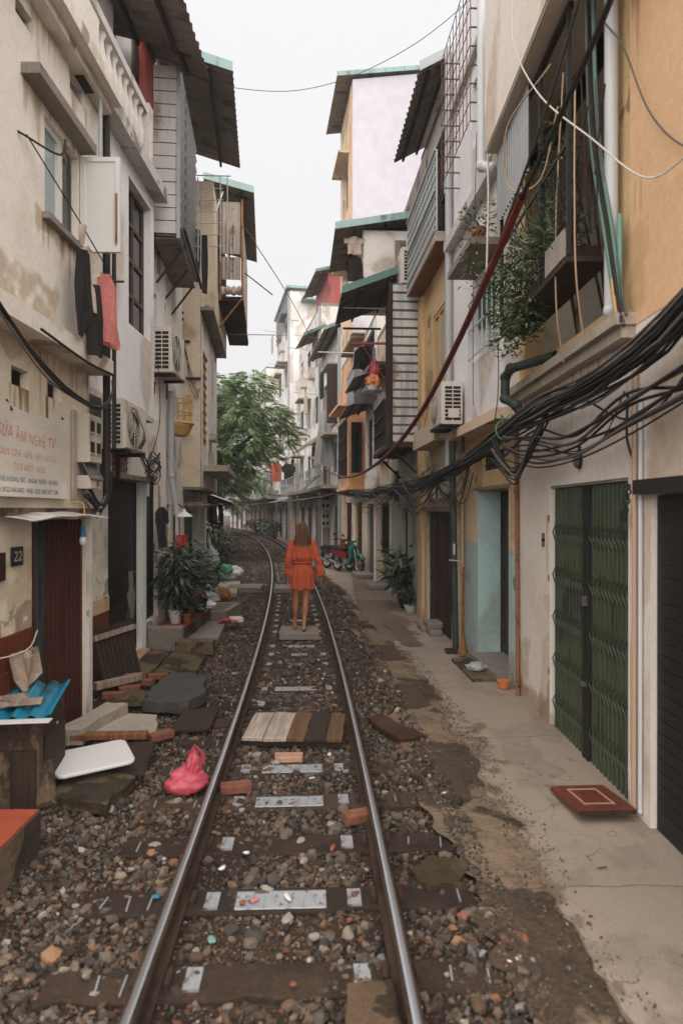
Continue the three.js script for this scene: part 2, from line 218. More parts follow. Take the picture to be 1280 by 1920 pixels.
// a house fronting the alley from (X0, depth D0) to (X1, depth D1); along the front positions are given as depth D, outward as w
function house(name, label, side, [X0, D0], [X1, D1], group) {
  const L = Math.hypot(X1 - X0, D1 - D0), s = side === 'left' ? 1 : -1, th = s > 0 ? Math.atan2(D1 - D0, X1 - X0) : Math.atan2(-(D1 - D0), -(X1 - X0));
  const g = thing(name, label, 'house', [X0, 0, -D0], th, group);
  const u = (D) => s * (D - D0) * L / (D1 - D0);
  const H = {
    g, u, L, s,
    geo: (a, b, y0, y1, w0, w1) => bx(u(a), u(b), y0, y1, w0, w1),
    box: (n, m, a, b, y0, y1, w0, w1, p = g) => part(p, n, H.geo(a, b, y0, y1, w0, w1), m),
    wall: (n, m, a, b, y0, y1, w0, w1, holes = []) => {
      const [x0, x1] = srt(u(a), u(b)), sh = new THREE.Shape(); sh.moveTo(x0, y0); sh.lineTo(x1, y0); sh.lineTo(x1, y1); sh.lineTo(x0, y1); sh.closePath();
      for (const [ha, hb, hy0, hy1] of holes) { const [p0, p1] = srt(u(ha), u(hb)), h = new THREE.Path(); h.moveTo(p0, hy0); h.lineTo(p0, hy1); h.lineTo(p1, hy1); h.lineTo(p1, hy0); h.closePath(); sh.holes.push(h); }
      const e = new THREE.ExtrudeGeometry(sh, { depth: w1 - w0, bevelEnabled: false }); e.translate(0, 0, w0); if (m.userData.local) { if (s < 0) { const q = metricUV(e), uv = q.attributes.uv; for (let i = 0; i < uv.count; i++) uv.setX(i, -uv.getX(i)); return part(g, n, q, m); } return part(g, n, metricUV(e), m); } return part(g, n, metricUV(e, X0 * 1.7 + D0, D0 * 0.3), m);
    },
    // closed body behind the front: sides, back, roof, so that rooms are dark
    shell: (h, depth, m, w = 0, roofM = M.conc) => {
      part(g, 'side_wall', H.geo(D0 + 0.005, D0 + 0.18, -0.1, h, -depth, w - 0.2), m); part(g, 'side_wall', H.geo(D1 - 0.18, D1 - 0.005, -0.1, h, -depth, w - 0.2), m);
      part(g, 'back_wall', H.geo(D0 + 0.18, D1 - 0.18, -0.1, h, -depth, -depth + 0.15), m); part(g, 'roof', H.geo(D0 + 0.005, D1 - 0.005, h, h + 0.15, -depth, w - 0.003), roofM);
      part(g, 'floor', H.geo(D0 + 0.18, D1 - 0.18, -0.09, 0.0, -depth + 0.15, w - 0.2), M.interior);
    },
    slab: (y, depth, w = -0.2) => part(g, 'floor', H.geo(D0 + 0.2, D1 - 0.2, y, y + 0.12, -depth + 0.2, w), M.interior),
    window: (a, b, y0, y1, w, o = {}) => {
      const { fm = M.frameW, gm = M.glass, cols = 2, rows = 1, t = 0.04, d = 0.05 } = o, l = [], [x0, x1] = srt(u(a), u(b)), cw = (x1 - x0) / cols, rh = (y1 - y0) / rows;
      for (let i = 0; i <= cols; i++) { const x = x0 + i * cw + (i === 0 ? t / 2 : i === cols ? -t / 2 : 0); l.push(bx(x - t / 2, x + t / 2, y0, y1, w, w + d)); }
      for (let i = 0; i < cols; i++) for (let j = 0; j <= rows; j++) { const y = y0 + j * rh + (j === 0 ? t / 2 : j === rows ? -t / 2 : 0); l.push(bx(x0 + i * cw + t / 2 + (i ? 0 : t / 2), x0 + (i + 1) * cw - t / 2 - (i === cols - 1 ? t / 2 : 0), y - t / 2, y + t / 2, w + 0.002, w + d - 0.002)); }
      const f = part(g, 'window', l, fm);
      for (let i = 0; i < cols; i++) for (let j = 0; j < rows; j++) part(f, 'pane', bx(x0 + i * cw + 0.01, x0 + (i + 1) * cw - 0.01, y0 + j * rh + 0.01, y0 + (j + 1) * rh - 0.01, w + d * 0.35, w + d * 0.5), Array.isArray(gm) ? gm[(i + j) % gm.length] : gm);
      return f;
    },
    // panelled door leaves
    door: (a, b, y0, y1, w, m, o = {}) => {
      const { leaves = 1, rows = [0.55, 0.15, 0.3], handle = true } = o, [x0, x1] = srt(u(a), u(b)), lw = (x1 - x0) / leaves; let f;
      for (let k = 0; k < leaves; k++) {
        const p0 = x0 + k * lw + 0.004, p1 = x0 + (k + 1) * lw - 0.004; f = part(g, 'door', bx(p0, p1, y0, y1, w, w + 0.035), m); let y = y0 + 0.05; const hh = y1 - y0 - 0.05;
        for (const r of rows) { const ph = r * hh - 0.05; const e = 0.06 * Math.min(1, lw / 0.6); part(f, 'panel', [bx(p0 + e, p0 + e + 0.018, y, y + ph, w + 0.036, w + 0.05), bx(p1 - e - 0.018, p1 - e, y, y + ph, w + 0.036, w + 0.05), bx(p0 + e + 0.018, p1 - e - 0.018, y, y + 0.018, w + 0.036, w + 0.05), bx(p0 + e + 0.018, p1 - e - 0.018, y + ph - 0.018, y + ph, w + 0.036, w + 0.05)], m); y += r * hh; }
        if (handle) part(f, 'handle', bx(p1 - 0.055, p1 - 0.03, y0 + 0.95, y0 + 1.07, w + 0.04, w + 0.07), M.chrome);
      }
      return f;
    },
    bars: (n, m, a, b, y0, y1, w, nv, nh, r = 0.008) => { const l = [], [x0, x1] = srt(u(a), u(b)); for (let i = 0; i <= nv; i++) { const x = mix(x0, x1, i / nv); l.push(bx(x - r, x + r, y0, y1, w - r, w + r)); } for (let j = 0; j <= nh; j++) { const y = mix(y0, y1, j / nh); l.push(bx(x0, x1, y - r, y + r, w + r + 0.001, w + 3 * r)); } return part(g, n, l, m); },
    // sloping tin canopy: fixed at wInner,yInner, outer edge at wOuter,yOuter, with fascia
    canopy: (a, b, yi, wi, yo, wo, m = M.tinDark, fm, n = 'canopy') => {
      const [x0, x1] = srt(u(a), u(b)), len = Math.hypot(wo - wi, yo - yi), ang = Math.atan2(yo - yi, wo - wi);
      const sh = corr(x1 - x0, len, 0.16, 0.018); sh.applyMatrix4(new THREE.Matrix4().makeRotationX(Math.PI / 2 - ang)); mv(sh, x0, yi, wi);
      const c = part(g, n, sh, m);
      for (const f of [0.3, 0.72]) part(c, 'purlin', bx(x0 + 0.02, x1 - 0.02, mix(yi, yo, f) - 0.09, mix(yi, yo, f) - 0.025, mix(wi, wo, f) - 0.02, mix(wi, wo, f) + 0.02), M.iron);
      if (fm) { const near = s > 0 ? x0 : x1; const e = new THREE.Shape(); e.moveTo(wi, yi - 0.04); e.lineTo(wo, yo - 0.04); e.lineTo(wo, yo + 0.1); e.lineTo(wi, yi + 0.1); e.closePath(); const q = new THREE.ExtrudeGeometry(e, { depth: 0.02, bevelEnabled: false }); q.applyMatrix4(new THREE.Matrix4().makeRotationY(-Math.PI / 2)); mv(q, near + (s > 0 ? 0 : 0.02), 0, 0); part(c, 'fascia', metricUV(q), fm); }
      return c;
    },
    // world placement helper for separate things fixed to this front
    at: (D, y, w) => { const p = V(u(D), y, w).applyAxisAngle(V(0, 1, 0), th); return [p.x + X0, p.y, p.z - D0]; }, turn: th,
  };
  return H;
}
// ---------- ground, track ----------
const xc = (D) => -0.17 - 0.03 * D - 0.0018 * D * D, xs = (D) => -0.03 - 0.0036 * D;     // centre line of the track and its slope
const along = (D, s) => { const t = xs(D), l = Math.hypot(1, t); return [xc(D) + s / l, -D + s * t / l]; };
// right-hand house fronts as a line of X over depth
const frontR = (D) => { const p = [[-10, 1.9], [7.3, 1.9], [9.75, 1.76], [12.5, 1.45], [16.4, 1.2], [21.5, 0.75], [27.5, 0], [34, -1], [42, -2.6], [52, -4.55], [60, -6.3], [70, -9.1], [80, -12.1]]; for (let i = 1; i < p.length; i++) if (D <= p[i][0]) return mix(p[i - 1][1], p[i][1], (D - p[i - 1][0]) / (p[i][0] - p[i - 1][0])); return -12.1; };
const bed = (x, z) => 0.035 * (fbm(x * 0.11 + 9, z * 0.11 + 9, 8, 8, 4, 91) - 0.5) * 2 + 0.02 * (vnoise(x * 9 + 90, z * 9 + 900, 8192, 8192, 5) - 0.5);

function strip(Ds, left, right, nx, h) {
  const pos = [], P = (D, t) => { const a = left(D), b = right(D), x = mix(a[0], b[0], t), z = mix(a[1], b[1], t); return [x, h(x, z, D, t), z]; };
  for (let j = 0; j < Ds.length - 1; j++) for (let i = 0; i < nx; i++) { const a = P(Ds[j], i / nx), b = P(Ds[j], (i + 1) / nx), c = P(Ds[j + 1], (i + 1) / nx), d = P(Ds[j + 1], i / nx); pos.push(...a, ...b, ...c, ...a, ...c, ...d); }
  const g = new THREE.BufferGeometry(); g.setAttribute('position', new THREE.Float32BufferAttribute(pos, 3)); let s = mergeVertices(g, 1e-4); s.computeVertexNormals(); return metricUV(s);
}
const stations = (a, b, d0, k) => { const l = [a]; let D = a; while (D < b) { D += d0 + Math.max(0, D) * k; l.push(Math.min(D, b)); } return l; };

structure('ground', bx(-300, 300, -0.5, -0.16, -300, 300), M.dirt);
structure('track_bed', strip(stations(-3, 80, 0.07, 0.012), (D) => along(D, -2.6), (D) => along(D, 1.35), 40, (x, z, D, t) => -0.022 + bed(x, z) + 0.05 * sstep(0.42, 0.05, t)), M.dirt);

// worn brown strip of broken paving between the sleeper ends and the concrete walk
const edgeX = (D) => { const p = [[-5, 1.2], [2.6, 1.14], [3.4, 1.09], [4.35, 1.16], [4.55, 1.08], [5.7, 1.1], [6.7, 1.06], [7.8, 1.0], [9, 0.93], [10, 0.78], [12, 0.52], [14, 0.36], [16, 0.2], [20, -0.35], [24, -0.9], [30, -1.62], [40, -3.1], [52, -5.3], [66, -8.9], [80, -13]]; for (let i = 1; i < p.length; i++) if (D <= p[i][0]) return mix(p[i - 1][1], p[i][1], (D - p[i - 1][0]) / (p[i][0] - p[i - 1][0])); return -13; };
structure('worn_paving', strip(stations(-3, 16, 0.05, 0.006), (D) => { const a = along(D, 0.97); return [Math.min(a[0] + 0.16 * (vnoise(D * 2.3 + 40, 3, 4096, 64, 8) - 0.5) + 0.1 * (vnoise(D * 9 + 40, 3, 8192, 64, 18) - 0.5), edgeX(D) - 0.05), -D]; }, (D) => [edgeX(D) + 0.25, -D], 26, (x, z) => 0.012 + 0.016 * (fbm(x * 0.2 + 3, z * 0.2 + 3, 8, 8, 4, 95) - 0.35) + (vnoise(x * 2.1 + 20, z * 1.7 + 200, 4096, 4096, 6) > 0.55 ? 0.008 : 0)), M.pave);
// concrete walk with a ragged broken edge
{
  const Ds = stations(-5, 80, 0.035, 0.01), pos = [], edge = (D) => edgeX(D) + 0.09 * (fbm(D * 0.09 + 5, 0.3, 8, 8, 5, 97) - 0.5) + 0.07 * (vnoise(D * 9 + 80, 2, 8192, 64, 9) - 0.5) + 0.045 * (vnoise(D * 27 + 80, 5, 8192, 64, 19) - 0.5) + (vnoise(D * 4.3 + 10, 9, 8192, 64, 29) > 0.66 ? -0.06 : 0);
  const top = (x, D) => 0.042 + 0.006 * (vnoise(x * 1.3 + 30, D * 1.1 + 60, 4096, 4096, 12) - 0.5);
  const nx = 8, P = (D, t) => { const x = mix(edge(D), Math.max(frontR(D) + 0.35, edge(D) + 0.4), t); return [x, top(x, D), -D]; };
  for (let j = 0; j < Ds.length - 1; j++) {
    for (let i = 0; i < nx; i++) { const a = P(Ds[j], i / nx), b = P(Ds[j], (i + 1) / nx), c = P(Ds[j + 1], (i + 1) / nx), d = P(Ds[j + 1], i / nx); pos.push(...a, ...b, ...c, ...a, ...c, ...d); }
    const a = P(Ds[j], 0), d = P(Ds[j + 1], 0), e = [a[0] - 0.012, -0.05, a[2]], f = [d[0] - 0.012, -0.05, d[2]]; pos.push(...a, ...d, ...f, ...a, ...f, ...e);
  }
  const g = new THREE.BufferGeometry(); g.setAttribute('position', new THREE.Float32BufferAttribute(pos, 3)); g.computeVertexNormals();
  // cement with trowel tone, hairline cracks, joints and mud trodden in from the broken edge
  const T = texture(2048, (a, b) => { const x = 0.3 + 2 * a, D = 10.24 * (1 - b), m = fbm(a, b, 3, 14, 6, 301), f = fbm(a, b, 300, 1500, 2, 302), g = fbm(a, b, 24, 110, 4, 303), big = fbm(a, b, 4, 18, 5, 304), w = 0.06 * fbm(a, b, 6, 28, 3, 305);
    const mud = sstep(0.1, -0.02, x - edgeX(D) + 0.02 - 0.6 * (big - 0.56) - 0.3 * (g - 0.5)) * (0.45 + 0.55 * g), blot = sstep(0.58, 0.68, fbm(a + w, b, 5, 24, 5, 306)) * g, crack = Math.abs(fbm(a + w, b + w * 0.2, 3, 13, 5, 307) - 0.5) < 0.002 ? 0.22 : 0, joint = Math.abs(((D + 0.15 * (big - 0.5)) % 2.35) - 1.2) < 0.006 ? 0.22 : 0, k = 0.84 + 0.16 * m + 0.12 * (f - 0.5) - 0.14 * blot - crack - joint;
    return [0.77, 0.73, 0.69].map((c, i) => mix(c * k, [0.42, 0.36, 0.31][i] * (0.75 + 0.5 * g), clamp(mud * 0.8))); });
  T.repeat.set(1 / 2, 1 / 10.24); T.offset.set(-0.15, 0); const wk = mat('#d3cbc1', { bump: 0.004, bs: 1.2, rough: 0.85 }); wk.map = T; structure('concrete_walk', metricUV(g), wk);
}
// puddle-dark wet cement patches on the walk
function patch(name, pts, y, m, seed, h = 0.002) {
  const q = new THREE.CatmullRomCurve3(pts.map(([x, D]) => V(x, 0, -D)), true).getPoints(120), s = new THREE.Shape(); q.pop();
  q.forEach((p, i) => { const k = 0.07 * (vnoise(i * 0.9 + seed * 9, 1, 4096, 64, seed) - 0.5) + 0.05 * (hash(i, seed, 4) - 0.5); (i ? s.lineTo : s.moveTo).call(s, p.x + k, p.z + k); });
  const e = new THREE.ExtrudeGeometry(s, { depth: h, bevelEnabled: false }); e.applyMatrix4(new THREE.Matrix4().makeRotationX(Math.PI / 2)); mv(e, 0, y + h, 0); return structure(name, metricUV(e), m);
}
const wetM = mat('#766a5d', { map: 'concrete', s: 0.8, rough: 0.55 }), damp = mat('#93816f', { map: 'concrete', s: 0.5, rough: 0.8 });
patch('wet_patch', [[0.78, 12.1], [0.95, 12.1], [1.05, 11.3], [1.14, 10.2], [1.18, 9.9], [0.95, 9.8], [0.85, 10.6]], 0.047, wetM, 1);
patch('wet_patch', [[0.38, 16.4], [1.15, 16.5], [1.2, 15.6], [1.18, 15.0], [0.5, 14.9]], 0.047, damp, 2);

// ---------- railway track: rails, sleepers, clips ----------
const track = thing('railway_track', 'rusty single railway track curving left between the houses', 'railway track');
{
  // flat-bottomed rail profile (s, y)
  const body = [[-0.05, 0], [0.05, 0], [0.05, 0.012], [0.012, 0.025], [0.008, 0.092], [0.03, 0.1], [0.03, 0.122], [0.025, 0.129], [0.016, 0.133], [-0.016, 0.133], [-0.025, 0.129], [-0.03, 0.122], [-0.03, 0.1], [-0.008, 0.092], [-0.012, 0.025], [-0.05, 0.012]];
  const head = [[-0.015, 0.1335], [-0.007, 0.1345], [0.007, 0.1345], [0.015, 0.1335]];
  const loft = (prof, off, closed) => { const Ds = stations(-3, 85, 0.25, 0.02), pos = [], n = prof.length, m = closed ? n : n - 1; const P = (D, k) => { const [s, y] = prof[k % n], [x, z] = along(D, off + s); return [x, y, z]; };
    for (let j = 0; j < Ds.length - 1; j++) for (let i = 0; i < m; i++) { const a = P(Ds[j], i), b = P(Ds[j], i + 1), c = P(Ds[j + 1], i + 1), d = P(Ds[j + 1], i); pos.push(...a, ...c, ...b, ...a, ...d, ...c); }
    const g = new THREE.BufferGeometry(); g.setAttribute('position', new THREE.Float32BufferAttribute(pos, 3)); g.computeVertexNormals(); return metricUV(g); };
  for (const o of [-0.532, 0.532]) { const r = part(track, 'rail', loft(body, o, true), M.rail); part(r, 'rail_head', loft(head, o, false), M.railTop, 'polished running surface'); }
  const R = rng(5), rough = (k) => { const q = [], rr = rng(k * 97), n = 16; for (let i = 0; i <= n; i++) q.push([mix(-1, 1, i / n) + 0.02 * rr(), -0.1 - 0.012 * rr()]); for (let i = n; i >= 0; i--) q.push([mix(-1, 1, i / n) + 0.03 * rr(), 0.1 + 0.012 * rr() - (rr() < 0.12 ? 0.03 : 0)]); const h = new THREE.Shape(); q.forEach((p, i) => (i ? h.lineTo : h.moveTo).call(h, p[0], p[1])); h.closePath(); const e = new THREE.ExtrudeGeometry(h, { depth: 0.13, bevelEnabled: true, bevelThickness: 0.008, bevelSize: 0.006, bevelSegments: 1 }); e.rotateX(Math.PI / 2); e.translate(0, -0.008, 0); return metricUV(e, k, k * 0.3); }, sls = [1, 2, 3, 4].map(rough), plate = bx(-0.035, 0.035, 0, 0.012, -0.07, 0.07), clip = bx(-0.012, 0.012, 0.012, 0.04, -0.05, 0.05), mid = rbox(-0.23, 0.23, 0, 0.006, -0.08, 0.08, 0.003), midShort = rbox(-0.1, 0.12, 0, 0.006, -0.06, 0.07, 0.003);
  const bits = [M.sleeper, mat('#5c4f44', { rough: 0.85, map: 'wood', s: 1.1, bump: 0.012, bs: 3 }), mat('#6a5a4c', { rough: 0.8, map: 'dirt', s: 1.7, bump: 0.014, bs: 3 })];
  let i = 0;
  for (let D = 1.72; D < 70; D += 0.595, i++) {
    const [x, z] = along(D, 0), t = Math.atan(xs(D)), s = part(track, 'sleeper', sls[i % 4], bits[Math.floor(R() * 3)]); s.position.set(x, -0.006 + 0.01 * R(), z); s.rotation.y = -t + 0.02 * (R() - 0.5);
    if (D > 26) continue;
    for (const o of [-0.36, 0.36]) { if (R() < 0.22 && D > 5) continue; const p = part(s, 'fastening_plate', plate, M.wornPlate); p.position.set(o + 0.01 * (R() - 0.5), 0, 0.02 * (R() - 0.5)); }
    for (const o of [-0.46, -0.6, 0.46, 0.6]) { const c = part(s, 'rail_clip', clip, M.rail); c.position.set(o, -0.01, 0); c.rotation.y = 0.1 * (R() - 0.5); }
    if (D < 12) for (const o of [-0.93, -0.8, -0.68, 0.72, 0.9]) if (R() < 0.6) { const q = part(s, 'steel_strap', bx(-0.004, 0.004, 0, 0.008, -0.05, 0.03 + 0.05 * R()), M.wornPlate); q.position.set(o + 0.05 * R(), -0.002, 0.0); q.rotation.y = 0.3 * (R() - 0.5); }
    const w = R(); if ([3, 5, 6].includes(i) || (w < 0.4 && i > 7)) { const p = part(s, 'worn_plate', w < 0.2 ? midShort : mid, M.wornPlate); p.position.set(0.05 * (R() - 0.5), 0.001, 0.01); }
  }
}

// ---------- ballast: gravel as one mass, larger stones apart ----------
{
  const R = rng(77), N = 40000, vars = [1, 2, 3, 4].map((k) => { const g = new THREE.IcosahedronGeometry(1, 0), p = g.attributes.position; const q = mergeVertices(new THREE.BufferGeometry().setAttribute('position', p), 1e-4), r = q.attributes.position; const rr = rng(k * 31); for (let i = 0; i < r.count; i++) { const m = 0.55 + 0.75 * rr(); r.setXYZ(i, r.getX(i) * m, Math.max(-0.5, Math.min(0.5, r.getY(i) * m)), r.getZ(i) * m * 1.1); } const f = q.toNonIndexed(); f.computeVertexNormals(); return f; });
  const gm = mat('#ffffff', { rough: 0.85 });
  const pal = ['#5c534b', '#4b433c', '#655a4f', '#70645a', '#40382f', '#7a6c5d', '#5a4637', '#362f2a', '#69503f', '#806f5e', '#4c463f', '#5f5448'].map((c) => new THREE.Color(c));
  const odd = ['#8f5f45', '#a79b8c', '#b5aa9c', '#7d4f3a', '#94704f', '#85868a'].map((c) => new THREE.Color(c));
  const sets = vars.map(() => []);
  const put = (D, s, r, sink) => { const [x, z] = along(D, s); sets[Math.floor(R() * 4)].push([x, s > 0.98 && D < 15 ? 0.02 + r * 0.3 : -0.02 + bed(x, z) + 0.05 * sstep(-0.9, -2.4, s) + r * sink, z, r]); };
  const okS = (s, D) => { const k = ((D - 1.72) / 0.595) % 1, on = (k < 0.2 || k > 0.8) && s > -0.98 && s < 0.98; if (Math.abs(Math.abs(s) - 0.532) < 0.075) return false; if (!on && Math.abs(s) < 0.45 && D < 9 && fbm(s * 0.12 + 4, D * 0.1, 8, 8, 4, 113) < 0.46 && R() < 0.8) return false; return !on || R() < 0.95 * sstep(0.36, 0.58, fbm(s * 0.2 + 4, D * 0.2, 8, 8, 3, 111)); };
  for (let n = 0; n < 26000; n++) { const D = 1.6 + 10.5 * Math.pow(R(), 1.25), s = -2.15 + 3.3 * R(); if (s > 0.98 + 0.3 * R() * R()) continue; if (s < -1.2 && fbm(s * 0.12 + 3, D * 0.05, 8, 8, 3, 115) < 0.4 && D > 4) continue; if (okS(s, D)) put(D, s, 0.013 + 0.02 * R() * R() + (R() < 0.06 ? 0.015 : 0), 0.35); }
  for (let n = 0; n < 42000; n++) { const D = 1.6 + 8.5 * Math.pow(R(), 1.2), s = -2.1 + 3.25 * R(); if (Math.abs(Math.abs(s) - 0.532) < 0.05) continue; put(D, s, 0.004 + 0.007 * R(), s > 0.97 ? 2.2 : 0.5); }
  for (let n = 0; n < 1500; n++) { const D = 1.6 + 8 * R(), x = edgeX(D) + 0.28 * (R() - 0.6), r = 0.003 + 0.009 * R() * R(); sets[Math.floor(R() * 4)].push([x, 0.044 + r * 0.2, -D, r]); }
  for (let n = 0; n < 17000; n++) { const D = 11 + 20 * R(), s = -2.0 + 3.1 * R(); if (okS(s, D)) put(D, s, 0.022 + 0.02 * R(), 0.3); }
  for (let n = 0; n < 9000; n++) { const D = 30 + 42 * R(), s = -1.7 + 2.8 * R(); if (okS(s, D)) put(D, s, 0.035 + 0.035 * R(), 0.3); }
  const o = new THREE.Object3D();
  sets.forEach((l, k) => {
    const im = new THREE.InstancedMesh(vars[k], gm, l.length); im.name = numbered('ballast_gravel'); im.userData.kind = 'stuff'; im.castShadow = im.receiveShadow = true;
    l.forEach(([x, y, z, r], i) => { o.position.set(x, y, z); o.rotation.set(R() * 6, R() * 6, R() * 6); o.scale.setScalar(r); o.updateMatrix(); im.setMatrixAt(i, o.matrix); const c = (R() < 0.06 ? odd[Math.floor(R() * odd.length)] : pal[Math.floor(R() * pal.length)]).clone().multiplyScalar(0.52 + 0.42 * R()); im.setColorAt(i, c); });
    scene.add(im);
  });
  // single stones and brick bits big enough to pick apart
  const rocks = [1, 2, 3, 4, 5].map((k) => rock(1, 0.62, 0.85, k * 7)), rm = ['#8f8172', '#6a6057', '#a89a88', '#6f5645', '#5b534c', '#76604f'].map((c) => mat(c, { map: 'concrete', s: 3, bump: 0.004, bs: 4 }));
  const kinds = ['greyish brown', 'dark grey', 'pale beige', 'reddish brown', 'charcoal', 'rusty orange'];
  for (let n = 0; n < 110; n++) {
    const D = 2.4 + 5.5 * Math.pow(R(), 1.3); let s = R() < 0.62 ? -0.42 + 0.84 * R() : (R() < 0.6 ? -1.6 + 0.9 * R() : 0.62 + 0.38 * R()); const k = ((D - 1.72) / 0.595) % 1; if ((k < 0.16 || k > 0.84) && Math.abs(s) < 1) continue;
    const r = 0.025 + 0.03 * R() * R(), [x, z] = along(D, s), c = Math.floor(R() * 6), sc = solid('ballast_stone', kinds[c] + ' loose ballast stone, larger than the gravel around it', 'stone', rocks[Math.floor(R() * 5)], rm[c], [x, -0.03 + bed(x, z) + 0.05 * sstep(-0.9, -2.4, s) + r * 0.45, z], R() * 6, 'larger loose ballast stones'); sc.scale.setScalar(r); sc.rotation.x = R() - 0.5;
  }
  // paler broken rubble lying on top of the ballast
  const rb = [11, 12, 13, 14].map((k) => rock(1, 0.5, 0.75, k * 5, 0.85)), cm = [['#c9b9a6', 'pale cement'], ['#a5836c', 'salmon brick'], ['#937356', 'ochre brick'], ['#d8d2ca', 'whitish plaster'], ['#8d8478', 'grey cement']].map(([c, l]) => [mat(c, { map: 'concrete', s: 4, bump: 0.006, bs: 6 }), l]);
  for (let n = 0; n < 95; n++) { const D = 2.4 + 6.2 * Math.pow(R(), 1.2), s = R() < 0.6 ? -0.42 + 0.84 * R() : (R() < 0.5 ? -1.5 + 0.85 * R() : 0.62 + 0.4 * R()), r = 0.02 + 0.035 * R() * R(), [x, z] = along(D, s), [m, l] = cm[Math.floor(R() * 5)]; const o = solid('rubble_chunk', 'angular ' + l + ' chunk lying on the ballast', 'rubble', rb[Math.floor(R() * 4)], m, [x, -0.005 + bed(x, z) + r * 0.3, z], R() * 6, l + ' rubble chunks on the ballast'); o.scale.setScalar(r); o.rotation.z = 0.6 * (R() - 0.5); }
}
// ---------- left side houses ----------
{ // cream house with the banner
  const H = house('cream_house', 'old cream plaster house with banner, ledge and open casement window', 'left', [-2.42, 3.0], [-2.42, 6.55]);
  H.shell(6.7, 4.5, M.cream);
  H.wall('lower_wall', M.creamDown, 3.0, 6.55, -0.1, 3.32, -0.07, 0, [[5.34, 6.47, -0.05, 1.93], [5.01, 5.3, 2.93, 3.07], [5.63, 5.91, 2.94, 3.08]]);
  H.wall('upper_wall', M.creamUp, 3.0, 6.55, 3.44, 6.7, 0.04, 0.1, [[5.35, 6.03, 4.32, 5.1], [4.87, 5.14, 5.56, 5.68], [5.85, 6.16, 5.62, 5.78]]);
  H.slab(3.3, 4.5); H.slab(6.2, 4.5, -0.1);
  H.box('ledge', M.cream, 3.0, 6.6, 3.3, 3.44, -0.15, 0.22); H.box('cornice', M.cream, 3.0, 6.56, 5.86, 5.98, 0.1, 0.32); H.box('cornice', M.cream, 3.0, 6.55, 5.79, 5.86, 0.1, 0.22);
  H.box('window_hood', M.conc, 4.95, 6.1, 5.17, 5.25, 0.1, 0.24); H.box('door_ledge', M.concDark, 3.0, 6.5, 1.96, 2.02, 0, 0.09);
  // casement: one leaf shut, one thrown open against the wall end
  const f = H.window(5.35, 5.72, 4.32, 5.1, 0.02, { cols: 1, gm: M.glassBlue, t: 0.05 }); H.box('jamb', M.frameW, 5.72, 5.76, 4.32, 5.1, 0.02, 0.07, f);
  H.box('window_sill', M.conc, 5.3, 6.08, 4.27, 4.32, 0.1, 0.16);
  const lf = part(H.g, 'casement_leaf', [H.geo(6.05, 6.085, 4.29, 5.13, 0.11, 0.15), H.geo(6.05, 6.085, 4.29, 5.13, 0.42, 0.46), H.geo(6.05, 6.085, 4.29, 4.33, 0.15, 0.42), H.geo(6.05, 6.085, 5.09, 5.13, 0.15, 0.42), H.geo(6.06, 6.075, 4.33, 5.09, 0.15, 0.42)], M.frameW, 'white casement leaf standing open');
  part(lf, 'latch_rod', H.geo(6.03, 6.048, 4.36, 4.8, 0.425, 0.44), M.rusty); H.box('hood_bracket', M.iron, 5.95, 6.2, 5.78, 5.8, 0.1, 0.18);
  // sliding shutter of upright slats, half drawn
  const d = part(H.g, 'folding_shutter', H.geo(5.63, 6.468, 0.0, 1.92, -0.065, -0.05), M.redDoor); const n = 17; for (let i = 0; i < n; i++) { const a = 5.63 + i * 0.835 / n; part(d, 'slat', H.geo(a + 0.004, a + 0.835 / n - 0.008, 0.01, 1.91, -0.05, -0.03 + (i % 2) * 0.012), M.redDoor); }
  H.box('guide_post', M.pipeDark, 5.595, 5.625, 0, 1.92, -0.06, -0.02); H.box('door_frame', M.redDoor, 5.345, 5.4, 0, 1.92, -0.065, -0.01); H.box('door_pier', M.whiteOld, 6.472, 6.56, -0.05, 1.95, 0.001, 0.03);
  for (const [a, b] of [[3.9, 4.15], [4.16, 4.41], [4.42, 4.67], [4.68, 4.93], [4.94, 5.19], [5.2, 5.335]]) for (let j = 0; j < 4; j++) H.box('tile', M.tileBrown, a, b - 0.006, 0.02 + j * 0.27, 0.02 + j * 0.27 + 0.262, 0.001, 0.014);
  // bent tin rain sheet over the door
  part(H.g, 'tin_rain_sheet', (() => { const g = sheet([[0, H.u(4.75), H.u(6.3)], [0.1, H.u(4.75), H.u(6.3)], [0.2, H.u(4.75), H.u(6.3)], [0.26, H.u(4.75), H.u(6.3)]], 20, (x, y, a) => 0.5 * y * y - 0.03 * Math.sin(a * 3.1) + 0.004 * Math.sin(a * 17), 0.006); return mv(rotG(g, Math.PI / 2), 0, 1.96, 0.02); })(), M.tinWhite);
}
